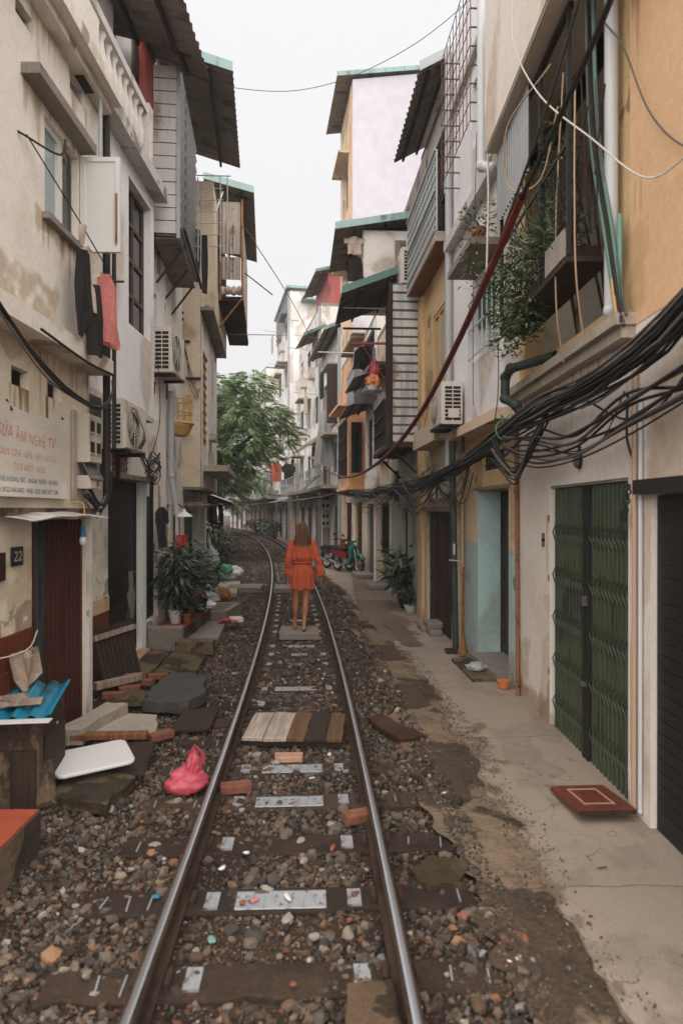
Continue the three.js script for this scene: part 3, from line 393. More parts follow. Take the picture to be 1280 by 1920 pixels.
{ // white house with overhanging front, balcony balusters
  const H = house('white_house', 'white plaster house with overhanging upper floor and baluster balcony', 'left', [-2.75, 6.6], [-2.75, 10.7]);
  H.shell(9, 4, M.whiteOld);
  H.wall('lower_wall', M.cream, 6.6, 10.7, -0.1, 3.25, -0.2, 0, [[8.05, 9.39, 0.1, 2.39], [8.2, 9.0, 2.47, 2.78], [9.52, 10.24, 0.42, 2.5]]);
  H.wall('upper_wall', M.white, 6.6, 9.3, 3.25, 6.2, 0.0, 0.2, [[8.2, 9.14, 4.25, 6.02]]); H.wall('upper_wall', M.whiteOld, 9.3, 10.7, 3.25, 9, -0.2, 0, [[9.9, 10.25, 3.35, 3.9], [9.75, 10.2, 4.6, 5.2]]);
  H.box('overhang_soffit', M.greyWall, 6.6, 9.3, 3.19, 3.25, 0.0, 0.198);
  H.slab(3.2, 4); H.slab(6.1, 4);
  H.window(8.2, 9.14, 4.25, 6.02, 0.06, { fm: M.frameB, cols: 2, rows: 4, t: 0.05 });
  H.window(9.9, 10.25, 3.35, 3.9, -0.1, { cols: 1 }); H.window(9.75, 10.2, 4.6, 5.2, -0.1, { cols: 1, fm: M.frameB });
  H.box('balcony_slab', M.greyWall, 6.58, 9.35, 6.2, 6.36, -0.2, 0.38);
  const lathe = new THREE.LatheGeometry([[0.05, 0], [0.05, 0.05], [0.028, 0.09], [0.055, 0.22], [0.06, 0.3], [0.03, 0.45], [0.025, 0.52], [0.05, 0.57], [0.05, 0.6]].map(([x, y]) => new THREE.Vector2(x, y)), 10).toNonIndexed();
  for (let i = 0; i < 10; i++) { const b = part(H.g, 'baluster', lathe, M.whiteOld); b.position.set(H.u(6.72 + i * 0.19), 6.36, 0.26); }
  H.box('top_rail', M.whiteOld, 6.6, 8.55, 6.96, 7.06, 0.19, 0.33); H.box('rail_pier', M.whiteOld, 8.55, 8.72, 6.36, 7.1, 0.17, 0.35);
  H.wall('attic_wall', M.white, 6.6, 9.3, 6.36, 9, -0.2, 0, [[8.25, 8.95, 6.4, 8.6]]); H.box('water_spout', M.conc, 7.3, 7.36, 7.5, 7.56, 0, 0.3);
  const red = part(H.g, 'red_tin_panel', mv(corr(0.75, 2.3, 0.075, 0.012), H.u(8.85), 6.36, 0.12), M.tinRed);
  H.canopy(6.4, 8.8, 8.15, -0.2, 7.85, 0.95, M.tinDark); H.canopy(8.78, 9.6, 8.5, -0.2, 8.05, 0.9, M.tinDark);
  // doors
  H.door(8.05, 9.39, 0.12, 2.38, -0.1, M.black, { leaves: 1, rows: [0.36, 0.1, 0.54], handle: false }); H.door(9.52, 10.24, 0.44, 2.49, -0.1, M.black, { rows: [0.42, 0.12, 0.46] });
  H.bars('vent_grille', M.rusty, 8.2, 9.0, 2.47, 2.78, -0.08, 8, 4, 0.007); H.box('door_lintel', M.conc, 7.9, 9.5, 2.39, 2.45, 0, 0.1);
  H.box('door_post', M.pipeWhite, 9.41, 9.47, 0.1, 2.5, 0, 0.05); H.box('lamp_box', M.frameW, 9.6, 9.68, 2.2, 2.42, 0, 0.03);
  for (let i = 0; i < 5; i++) H.box('dado_tile', M.tileBrown, 6.75 + i * 0.26, 6.75 + i * 0.26 + 0.254, 0.05, 0.83, 0.001, 0.012); H.box('dado_band', M.ochre, 6.75, 8.04, 0.83, 1.0, 0.001, 0.02);
}
{ // house with the ribbed metal box
  const H = house('ribbed_box_house', 'narrow pale house with silver ribbed metal balcony box under tin canopy', 'left', [-2.78, 10.75], [-3.05, 13.2]);
  H.shell(8.6, 4, M.whiteOld);
  H.wall('front_wall', M.whiteOld, 10.75, 13.2, -0.1, 8.6, -0.2, 0, [[10.95, 11.35, 0.9, 2.1], [11.7, 12.6, 0.1, 2.1], [10.9, 11.5, 3.8, 4.6]]); H.slab(2.8, 4); H.slab(5.6, 4);
  H.bars('window_grille', M.frameY, 10.95, 11.35, 0.9, 2.1, -0.04, 5, 3, 0.008); H.door(11.7, 12.6, 0.1, 2.1, -0.12, M.olive, { rows: [0.5, 0.5] }); H.window(10.9, 11.5, 3.8, 4.6, -0.1, { fm: M.frameB });
  const core = H.box('metal_box', M.tin, 9.56, 11.72, 5.85, 8.2, 0.06, 0.33);
  for (let i = 0; i < 13; i++) { part(core, 'rib_panel', H.geo(9.5, 9.556, 5.87 + i * 0.18, 5.87 + i * 0.18 + 0.165, 0.03, 0.345), M.tinWhite); part(core, 'louvre', rotG(H.geo(9.56, 11.7, -0.07, 0.07, -0.005, 0.005), 0.5).translate(0, 5.95 + i * 0.18, 0.37), M.tin); }
  H.box('corner_post', M.tin, 9.49, 9.56, 5.8, 8.3, 0.346, 0.39); const un = part(H.g, 'box_floor', mv(rotG(corr(11.72 - 9.52, 0.36, 0.16, 0.02), Math.PI / 2), H.u(9.52), 5.82, 0.02), M.tinDark);
  for (const D of [9.9, 10.7, 11.5]) part(H.g, 'bracket', tube([[H.u(D), 5.3, 0.01], [H.u(D), 5.78, 0.36]], 0.018), M.iron);
  H.canopy(9.95, 12.9, 8.85, -0.2, 8.5, 1.1, M.tinDark, M.fasciaTeal);
  // drying rack of steel rods
  const rack = []; for (let i = 0; i < 6; i++) rack.push(tube([[H.u(11.75), 6.55 + i * 0.2, 0.35], [H.u(11.75), 6.58 + i * 0.2, 0.85]], 0.009)); rack.push(tube([[H.u(11.75), 6.3, 0.42], [H.u(11.75), 7.75, 0.42]], 0.01), tube([[H.u(11.75), 6.3, 0.8], [H.u(11.75), 7.8, 0.8]], 0.01), tube([[H.u(11.75), 6.3, 0.92], [H.u(11.75), 7.8, 0.92]], 0.01), tube([[H.u(11.75), 7.78, 0.3], [H.u(11.75), 7.8, 0.98]], 0.01)); part(H.g, 'drying_rack', rack, M.pipeGrey);
  H.box('balcony_rail', M.iron, 9.6, 12.2, 5.96, 6.0, 0.42, 0.46);
}
{ // tan house with jutting upper floors
  const H = house('tan_house', 'tan stained house with jutting upper floors and rusty tin balcony box', 'left', [-3.07, 13.22], [-3.5, 17.2]);
  H.shell(8.3, 4.5, M.tan);
  H.wall('lower_wall', M.whiteOld, 13.22, 17.2, -0.1, 2.45, -0.2, 0, [[13.45, 15.3, 0.05, 1.98], [16.0, 16.75, 0.05, 2.0]]);
  H.slab(2.35, 4.5);
  H.wall('upper_wall', M.whiteOld, 13.22, 17.2, 2.45, 5.9, 0.16, 0.36, [[13.5, 14.6, 3.3, 5.2], [15.8, 16.1, 4.0, 4.6]]); H.box('side_wall', M.tan, 13.02, 13.22, 2.45, 8.3, -3, 0.355); H.box('overhang_soffit', M.conc, 13.03, 17.2, 2.4, 2.45, 0, 0.357);
  H.box('side_wall', M.tan, 13.03, 13.22, 5.9, 8.3, 0.36, 0.6); H.wall('upper_wall', M.tan, 13.22, 17.2, 5.9, 8.3, 0.4, 0.6, [[14.2, 15.4, 6.6, 7.8]]); H.box('overhang_soffit', M.conc, 13.04, 17.2, 5.84, 5.9, 0.361, 0.6);
  H.bars('lattice_window', M.frameY, 13.5, 14.6, 3.3, 5.2, 0.3, 7, 10, 0.014); H.box('window_sill', M.concPale, 14.9, 15.6, 3.55, 3.68, 0.36, 0.5); H.box('entry_canopy', M.concPale, 13.5, 16.9, 2.78, 2.9, 0.36, 0.85);
  H.window(14.2, 15.4, 6.6, 7.8, 0.45, { fm: M.frameB });
  H.door(13.45, 15.3, 0.07, 1.97, -0.1, M.tealDoor, { leaves: 2, rows: [0.95] }); H.door(16.0, 16.75, 0.07, 1.98, -0.12, M.pipeDark, { rows: [0.5, 0.5] });
  part(H.g, 'plank_awning', [H.geo(13.2, 15.7, 2.1, 2.13, 0.0, 0.5), H.geo(13.3, 15.5, 2.14, 2.165, 0.05, 0.36), H.geo(13.25, 15.0, 2.06, 2.09, 0.1, 0.47)], M.woodPale);
  H.box('door_pier', M.white, 15.35, 15.75, 0, 2.4, 0, 0.08); H.box('door_pier', M.white, 16.8, 17.18, 0, 2.42, 0, 0.1);
  for (const D of [15.95, 16.2, 16.5]) H.box('transom_bar', M.concPale, D, D + 0.09, 2.02, 2.42, -0.1, 0.02);
  // rusty tin balcony box on plank floor
  const fl = part(H.g, 'balcony_floor', H.geo(14.4, 18.4, 6.5, 6.54, 0.605, 1.12), M.woodDark); for (let i = 0; i < 12; i++) part(fl, 'plank', H.geo(14.42 + i * 0.33, 14.42 + i * 0.33 + 0.31, 6.45, 6.498, 0.61, 1.11), M.woodDark);
  const sheets = (a, b, y0, y1) => { const g = corr(b - a, y1 - y0, 0.076, 0.011); return mv(rotG(g, 0, -Math.PI / 2), H.u(14.42), y0, a); };
  part(H.g, 'tin_end_sheet', sheets(0.62, 1.06, 7.45, 8.55), M.tinRust); part(H.g, 'tin_end_sheet', sheets(0.62, 1.06, 6.9, 7.38), M.tinRust); part(H.g, 'tin_side_sheet', mv(corr(3.9, 1.6, 0.076, 0.011), H.u(14.45), 6.9, 1.08), M.tinRust);
  for (const w of [0.64, 1.1]) H.box('balcony_post', M.rusty, 14.36, 14.4, 6.45, 8.6, w - 0.02, w + 0.02); part(H.g, 'brace', tube([[H.u(14.38), 6.5, 1.1], [H.u(14.3), 5.85, 0.62]], 0.02), M.woodOrange);
  for (let i = 0; i < 4; i++) { const s = part(H.g, 'foam_bundle', blob(0.09, 0.1, 0.09, 20 + i, 0.4), M.clothWhite); s.position.set(H.u(14.5), 6.68 + 0.02 * (i % 2), 0.68 + i * 0.12); }
  H.canopy(14.2, 18.3, 8.95, 0.3, 8.7, 1.35, M.tinDark, M.fasciaTeal); part(H.g, 'stay_rod', tube([[H.u(13.05), 7.3, 0.5], [H.u(14.3), 8.7, 0.7]], 0.02), M.pipeGrey);
  // laundry poles
  part(H.g, 'pole', tube([[H.u(16), 7.6, 1.1], [H.u(16.6), 7.3, 1.75]], 0.015), M.iron); part(H.g, 'pole', tube([[H.u(17), 6.4, 0.5], [H.u(17), 6.42, 2.1]], 0.012), M.pipeGrey);
}
{ // low tin shack past the tan house
  const g = thing('tin_shack', 'low dark lean-to shack of tin scraps and poles beside the tree', 'shack', [-3.9, 0, -17.4], 1.72);
  part(g, 'board_wall', bx(0.1, 3.8, 0, 1.7, -0.6, -0.5), M.woodDark); part(g, 'end_wall', bx(0.02, 0.1, 0, 1.9, -2, -0.05), M.woodDark);
  part(g, 'tin_roof', mv(rotG(corr(1.6, 0.95, 0.1, 0.014), 1.82), 0.0, 2.1, -0.6), M.tinRust); part(g, 'tin_roof', mv(rotG(corr(2.2, 0.95, 0.1, 0.014), 1.78), 1.4, 1.85, -0.6), M.tinRust); part(g, 'tin_roof', mv(rotG(corr(1.5, 0.8, 0.1, 0.014), 1.75), 2.6, 1.62, -0.4), M.tinDark);
  for (const [x, h] of [[0.15, 1.85], [1.5, 1.75], [3.4, 1.5]]) part(g, 'post', tube([[x, 0, 0.2], [x + 0.05, h, 0.18]], 0.035), M.woodDark);
  for (const [x, t] of [[0.25, 0.14], [0.42, 0.1], [0.6, 0.2]]) part(g, 'leaning_plank', tube([[x + t, 0, 0.42], [x, 1.5, 0.24]], 0.03, 1, 4), x > 0.5 ? M.woodOrange : M.woodDark);
}
// ---------- right side houses ----------
{ // orange house, black roller shutter
  const H = house('orange_house', 'orange plaster house over pale ground floor with black roller shutter', 'right', [1.9, 1.8], [1.9, 4.5]);
  H.shell(6.0, 4.5, M.orange);
  H.wall('lower_wall', M.rose, 1.8, 4.5, -0.1, 3.2, -0.2, 0, [[2.3, 4.2, 0.0, 2.1]]); H.wall('upper_wall', M.orangeUp, 1.8, 4.5, 3.2, 6.0, -0.2, 0.004, [[2.0, 2.9, 4.4, 5.6]]); H.slab(3.1, 4.5);
  H.window(2.0, 2.9, 4.4, 5.6, -0.12);
  const d = H.box('roller_shutter', M.black, 2.302, 4.198, 0.0, 2.09, -0.06, -0.04); for (let i = 0; i < 26; i++) part(d, 'slat', H.geo(2.31, 4.19, 0.02 + i * 0.079, 0.02 + i * 0.079 + 0.075, -0.04, -0.035), M.black);
  H.box('shutter_housing', M.iron, 2.1, 4.3, 2.1, 2.19, 0.001, 0.07);
}
{ // house with the green folding gate and the caged loggia
  const H = house('gate_house', 'pale rose house with green folding gate and plant-filled caged loggia', 'right', [1.9, 4.5], [1.9, 7.3]);
  H.shell(7.4, 4.5, M.rose);
  H.wall('lower_wall', M.roseLow, 4.5, 7.3, -0.1, 3.12, -0.2, 0, [[4.53, 6.24, 0.0, 2.22]]); H.slab(3.0, 4.5);
  H.wall('loggia_wall', M.ochre, 4.5, 7.3, 3.28, 5.62, -0.2, 0.002, [[4.74, 7.08, 3.42, 5.56]]); H.wall('top_wall', M.pink, 4.5, 7.3, 5.62, 7.4, -0.2, 0, []);
  H.box('cornice', M.concPale, 4.42, 7.34, 3.12, 3.2, -0.19, 0.09); H.box('cornice', M.concPale, 4.4, 7.36, 3.2, 3.28, -0.19, 0.14);
  H.box('loggia_partition', M.interior, 4.69, 7.11, 3.3, 5.6, -3.4, -3.3); H.box('loggia_side', M.interior, 4.69, 4.735, 3.3, 5.6, -3.3, -0.2); H.box('loggia_side', M.interior, 7.085, 7.12, 3.3, 5.6, -3.3, -0.2); H.box('loggia_floor', M.interior, 4.735, 7.085, 3.3, 3.36, -3.3, -0.2); H.box('loggia_ceiling', M.interior, 4.735, 7.085, 5.56, 5.6, -3.3, 0.0); H.box('balcony_soffit', M.interior, 3.72, 6.9, 5.6, 5.619, 0.004, 0.44);
  H.box('balcony_parapet', M.pink, 3.7, 6.92, 5.62, 7.3, 0.004, 0.45);
  // cage: tray, posts, netting wires, corrugated shield
  const t = H.box('plant_tray', M.woodDark, 4.8, 6.84, 3.75, 3.79, 0.01, 0.32); H.box('cage_rail', M.iron, 4.8, 6.84, 5.54, 5.58, 0.27, 0.31);
  for (const D of [4.82, 5.5, 6.83]) H.box('cage_post', M.iron, D - 0.014, D + 0.014, 3.8, 5.54, 0.285, 0.315);
  H.bars('netting', M.iron, 4.84, 6.8, 3.82, 4.5, 0.303, 34, 14, 0.0016); part(H.g, 'corrugated_shield', mv(corr(H.u(5.69) - H.u(6.82), 0.72, 0.08, 0.014), H.u(6.82), 4.86, 0.335), M.tin);
  H.box('painted_board', M.tinRust, 4.84, 5.3, 3.8, 4.0, 0.31, 0.325); H.box('cage_beam', M.iron, 4.8, 6.84, 4.6, 4.63, 0.29, 0.305);
  for (let i = 0; i < 9; i++) part(H.g, 'inner_stick', tube([[H.u(4.9 + i * 0.24), 3.45, -0.3 - 0.1 * (i % 3)], [H.u(5.0 + i * 0.23 + 0.1 * (i % 2)), 5.0, -0.25]], 0.012), i % 3 ? M.woodDark : M.rusty);
  // folding gate: upright slats, scissor links, centre stiles, threshold
  const gt = part(H.g, 'folding_gate', H.geo(4.535, 6.235, 0.02, 2.2, -0.085, -0.075), M.gate), N = 22; for (let i = 0; i < N; i++) { const a = 4.545 + i * 1.68 / N; if (Math.abs(a - 5.35) < 0.05) continue; part(gt, 'slat', [H.geo(a, a + 0.032, 0.03, 2.19, -0.073, -0.03), H.geo(a + 0.036, a + 0.042, 0.03, 2.19, -0.073, -0.055)], M.gate); }
  for (const y of [0.28, 0.66, 1.04, 1.42, 1.8]) { const l = []; for (let i = 0; i < N; i++) { const a = 4.545 + i * 1.68 / N; if (Math.abs(a - 5.35) < 0.09) continue; for (const k of [-1, 1]) l.push(tube([[H.u(a - 0.02), y + k * 0.075, -0.02], [H.u(a + 0.055), y, -0.017]], 0.006, 1, 4)); } const k = part(gt, 'scissor_links', l, M.gate); k.userData.kind = 'stuff'; }
  for (const D of [5.31, 5.385]) part(gt, 'stile', H.geo(D, D + 0.045, 0.03, 2.19, -0.073, -0.012), M.iron); part(gt, 'lock', H.geo(5.33, 5.38, 1.25, 1.33, -0.012, 0.012), M.chrome); part(gt, 'lock', H.geo(5.34, 5.37, 0.62, 0.66, -0.012, 0.012), M.chrome);
  H.box('gate_lintel', M.conc, 4.54, 6.23, 2.2, 2.219, -0.19, -0.01); for (const y of [0.5, 1.35, 1.9]) H.box('hinge_stain', M.rusty, 6.242, 6.27, y, y + 0.06, 0.001, 0.006);
}
{ // blue-doored house
  const H = house('blue_doorway_house', 'white upper house with pale blue painted doorway and barred windows', 'right', [1.9, 7.3], [1.76, 9.75]);
  H.shell(8.6, 4.5, M.white);
  H.box('lower_wall', M.bluePaint, 7.3, 7.68, -0.1, 1.57, -0.3, 0); H.box('lower_wall', M.bluePaint, 9.03, 9.75, -0.1, 1.57, -0.3, 0); H.box('lower_wall', M.peach, 7.3, 7.68, 1.57, 2.26, -0.3, 0.001); H.box('lower_wall', M.peach, 9.03, 9.75, 1.57, 2.26, -0.3, 0.001);
  H.wall('lower_wall', M.ochre, 7.3, 9.75, 2.26, 2.98, -0.3, 0.001, [[7.85, 8.8, 2.5, 2.72]]); H.bars('vent_grille', M.iron, 7.85, 8.8, 2.5, 2.72, -0.06, 7, 3, 0.01);
  H.box('doorway_lining', M.blueReveal, 9.018, 9.029, 0.12, 2.25, -0.3, -0.002); H.box('doorway_lintel', M.conc, 7.6, 9.1, 2.262, 2.3, 0.001, 0.03);
  H.door(7.69, 9.015, 0.14, 2.24, -0.36, M.olive, { leaves: 2, rows: [0.42, 0.14, 0.44] }); H.box('doorstep', M.conc, 7.69, 9.01, -0.05, 0.13, -0.4, 0.12); H.box('doorstep', M.concDark, 7.8, 8.9, -0.05, 0.08, 0.12, 0.38); H.slab(2.9, 4.5, -0.3);
  H.wall('upper_wall', M.white, 7.3, 9.8, 3.1, 8.6, -0.03, 0.17, [[7.62, 8.72, 3.85, 4.68], [8.0, 8.65, 6.55, 7.35]]); H.box('cornice', M.peach, 7.28, 9.8, 2.98, 3.1, -0.28, 0.26); H.slab(5.9, 4.5, -0.05);
  H.window(7.62, 8.72, 3.85, 4.68, 0.02, { cols: 3, gm: [M.frameW, M.glassBlue] }); for (const [a, b] of [[7.64, 7.95], [8.05, 8.36], [8.42, 8.7]]) H.box('shutter', M.teal, a, b, 4.3, 4.66, 0.08, 0.1); H.bars('window_rail', M.pipeWhite, 7.66, 8.7, 3.9, 4.6, 0.2, 5, 2, 0.008);
  H.window(8.0, 8.65, 6.55, 7.35, 0.02, { cols: 2 }); H.box('shutter', M.teal, 8.05, 8.35, 6.57, 7.3, 0.08, 0.1);
  H.box('ledge', M.greyWall, 7.3, 9.8, 5.68, 5.82, 0.17, 0.3); H.box('window_hood', M.conc, 7.35, 8.5, 4.86, 4.94, 0.17, 0.52); H.box('ledge', M.greyWall, 7.3, 9.8, 7.6, 7.68, 0.17, 0.24);
  const cg = H.bars('window_cage', M.cageIron, 7.75, 9.35, 6.4, 8.1, 0.42, 9, 8, 0.0045); const ce = part(cg, 'cage_end', (() => { const l = []; for (let j = 0; j <= 8; j++) { const y = 6.4 + j * 0.2125; for (const D of [7.75, 9.35]) l.push(H.geo(D - 0.007, D + 0.007, y - 0.007, y + 0.007, 0.17, 0.415)); } return l; })(), M.cageIron); ce.userData.kind = 'stuff';
}
{ // ochre house with deep balcony and dark canopy
  const H = house('ochre_house', 'ochre stained house with deep balcony soffit and dark tin canopy', 'right', [1.62, 9.82], [1.45, 12.5]);
  H.shell(8.3, 4.5, M.greyWall);
  H.wall('lower_wall', M.tan, 9.82, 12.5, -0.1, 3.05, -0.2, 0, [[9.98, 11.95, 0.0, 1.98], [10.1, 10.5, 2.2, 2.62], [11.0, 11.4, 2.2, 2.62]]); H.slab(2.95, 4.5); H.slab(5.75, 4.5);
  H.wall('upper_wall', M.ochre, 9.82, 12.5, 3.05, 5.88, -0.2, 0, [[10.15, 11.35, 4.0, 5.2]]); H.wall('top_wall', M.greyWall, 9.82, 12.5, 5.88, 8.3, -0.2, 0, [[10.4, 11.8, 6.1, 7.9]]);
  H.window(10.15, 11.35, 4.0, 5.2, -0.06, { fm: M.frameY, gm: M.glassBlue, cols: 3, t: 0.06 }); H.window(10.4, 11.8, 6.1, 7.9, -0.12, { fm: M.frameB, cols: 2, rows: 2 });
  H.box('balcony_slab', M.concPale, 9.84, 12.45, 5.88, 6.02, 0.001, 0.27); H.box('balcony_soffit', M.woodOrange, 9.9, 12.4, 5.865, 5.879, 0.01, 0.24);
  H.box('lower_balcony', M.tan, 9.9, 11.7, 3.02, 3.3, 0.001, 0.28); H.box('pier', M.ochre, 12.1, 12.48, 0, 5.8, 0.001, 0.06);
  H.bars('balcony_rail', M.pipeGrey, 9.86, 12.42, 6.04, 7.2, 0.25, 24, 2, 0.012); H.bars('rail_slats', M.woodDark, 9.9, 12.4, 6.1, 7.1, 0.2, 2, 7, 0.02); H.box('rail_screen', M.tinDark, 10.8, 12.4, 7.22, 7.7, 0.2, 0.23);
  H.canopy(9.9, 12.55, 8.7, -0.1, 8.38, 0.49, M.tinDark, M.pipeGrey);
  H.door(9.98, 11.95, 0.02, 1.97, -0.1, M.brownDoor, { leaves: 3, rows: [0.34, 0.12, 0.54], handle: false }); H.window(10.1, 10.5, 2.2, 2.62, -0.1, { fm: M.frameB, cols: 1 }); H.window(11.0, 11.4, 2.2, 2.62, -0.1, { fm: M.frameB, cols: 1 });
  for (const D of [10.05, 10.95]) H.box('window_sill', M.conc, D, D + 0.5, 2.13, 2.19, 0.001, 0.07); H.box('door_lintel', M.conc, 9.9, 12.05, 1.985, 2.06, 0.001, 0.05);
}
{ // house with white clapboard box and green canopies
  const H = house('clapboard_box_house', 'pale green house with white clapboard box and green edged canopies', 'right', [1.45, 12.52], [1.2, 16.4]);
  H.shell(8.2, 5, M.whiteOld);
  H.wall('lower_wall', M.greenWall, 12.52, 16.4, -0.1, 3.2, -0.2, 0, [[14.0, 14.75, 0.0, 2.05], [15.2, 16.0, 2.2, 2.9]]); H.slab(3.1, 5);
  H.wall('upper_wall', M.woodDark, 12.52, 16.4, 3.2, 8.2, -0.2, 0, [[14, 15, 4.2, 5.6]]); H.door(14.0, 14.75, 0.02, 2.04, -0.12, M.iron, { rows: [0.5, 0.5] }); H.window(15.2, 16.0, 2.2, 2.9, -0.1, { fm: M.frameB }); H.door(14, 15, 4.2, 5.6, -0.1, M.brownDoor, { leaves: 2, rows: [1] });
  const b = H.box('clapboard_box', M.tinWhite, 12.62, 13.5, 3.26, 6.18, 0.006, 0.5); for (let i = 0; i < 18; i++) { const y = 3.27 + i * 0.162; part(b, 'board', H.geo(12.585 - 0.008 * (i % 2), 12.618, y, y + 0.12, 0.008, 0.505), M.tinWhite); part(b, 'batten', H.geo(12.6, 12.618, y + 0.13, y + 0.15, 0.008, 0.5), M.greyDoor); part(b, 'side_board', H.geo(12.62, 13.5, y, y + 0.15, 0.505, 0.52), M.woodDark); }
  H.box('box_floor', M.woodDark, 12.58, 15.4, 3.16, 3.25, 0.006, 0.56); for (const D of [12.8, 14.8]) part(H.g, 'bracket', tube([[H.u(D), 2.7, 0.02], [H.u(D), 3.15, 0.5]], 0.025), M.iron); H.box('box_post', M.woodDark, 12.58, 12.65, 3.26, 6.2, 0.52, 0.57);
  H.bars('balcony_rail', M.iron, 13.55, 15.4, 3.3, 4.2, 0.52, 14, 3, 0.012); H.canopy(12.95, 15.2, 6.62, 0.1, 6.12, 1.42, M.tinDark, M.fasciaGreen);
  H.box('upper_room', M.white, 13.95, 16.3, 6.64, 7.7, 0.006, 0.92); H.box('panel', M.whiteOld, 13.92, 13.949, 6.66, 7.66, 0.3, 0.9); H.box('panel', M.tinDark, 13.92, 13.949, 6.9, 7.5, 0.05, 0.27); H.canopy(13.75, 16.3, 7.92, 0.0, 7.66, 1.5, M.tinDark, M.fasciaTeal);
  H.box('laundry_bar', M.redPaint, 13.4, 13.44, 5.25, 5.29, 0.5, 1.22); part(H.g, 'laundry_brace', tube([[H.u(13.42), 5.25, 1.0], [H.u(13.42), 4.55, 0.53]], 0.014), M.redPaint); H.box('hang_bar', M.pipeGrey, 13.6, 13.62, 6.0, 6.02, 0.5, 1.35); H.box('hang_bar', M.iron, 14.4, 14.43, 5.8, 5.84, 0.5, 1.3);
}
{ // peach fronted house with barred doors
  const H = house('peach_house', 'peach and white house with barred double doors and window box', 'right', [1.2, 16.42], [0.98, 18.8]);
  H.shell(6.6, 5, M.peach);
  H.wall('lower_wall', M.peach, 16.42, 18.8, -0.1, 3, -0.2, 0, [[16.75, 18.2, 0.0, 2.2]]); H.wall('upper_wall', M.peach, 16.42, 18.8, 3, 6.6, -0.2, 0, [[17, 18, 3.6, 4.8]]); H.slab(2.9, 5);
  H.door(16.75, 18.2, 0.02, 2.18, -0.14, M.greyDoor, { leaves: 2, rows: [0.4, 0.6], handle: false }); H.bars('door_grille', M.iron, 16.75, 18.2, 0.9, 2.15, -0.06, 12, 3, 0.012); H.window(17, 18, 3.6, 4.8, 0.0, { fm: M.frameW }); H.box('window_box', M.whiteOld, 16.8, 18.2, 3.2, 4.9, 0.02, 0.16); H.canopy(16.5, 18.7, 5.5, 0, 5.2, 0.9, M.tinDark); H.box('pier', M.pink, 18.3, 18.78, 0, 2.9, 0.001, 0.1);
  H.bars('balcony_rail', M.iron, 16.6, 18.6, 5.6, 6.4, 0.4, 12, 2, 0.012); H.box('balcony_slab', M.conc, 16.5, 18.7, 5.5, 5.6, 0.001, 0.5);
}
{
  const H = house('grey_door_house', 'small white house with grey double door and shaded window', 'right', [0.97, 18.82], [0.75, 21.5]);
  H.shell(7.4, 5, M.whiteOld);
  H.wall('lower_wall', M.pink, 18.82, 21.5, -0.1, 2.9, -0.2, 0, [[19.3, 21.0, 0.0, 2.2]]); H.wall('upper_wall', M.whiteOld, 18.82, 21.5, 2.9, 7.4, -0.2, 0, [[19.8, 20.8, 3.2, 4.7], [19.6, 20.8, 5.4, 6.7]]); H.slab(2.8, 5);
  H.door(19.3, 21.0, 0.02, 2.18, -0.12, M.greyDoor, { leaves: 3, rows: [0.45, 0.55], handle: false }); H.window(19.8, 20.8, 3.2, 4.7, -0.1, { fm: M.frameB }); H.window(19.6, 20.8, 5.4, 6.7, -0.1, { fm: M.frameB }); H.canopy(18.9, 21.4, 5.15, 0, 4.85, 0.85, M.tinDark); H.box('balcony_slab', M.conc, 19, 21.3, 5.1, 5.22, 0.001, 0.6); H.bars('balcony_rail', M.pipeGrey, 19, 21.3, 5.22, 6.1, 0.56, 14, 2, 0.012); H.box('balcony_panel', M.tin, 18.9, 18.94, 4.95, 6.5, 0.02, 0.62); H.box('balcony_panel', M.tin, 18.95, 21.2, 5.0, 5.9, 0.6, 0.62); part(H.g, 'laundry_rod', tube([[H.u(19.2), 6.4, 0.1], [H.u(19.2), 6.42, 1.6]], 0.018), M.pipeWhite); part(H.g, 'dish_arm', metricUV(new THREE.TorusGeometry(0.3, 0.02, 6, 20, 4.4).translate(H.u(18.85), 5.4, 0.4)), M.iron);
}
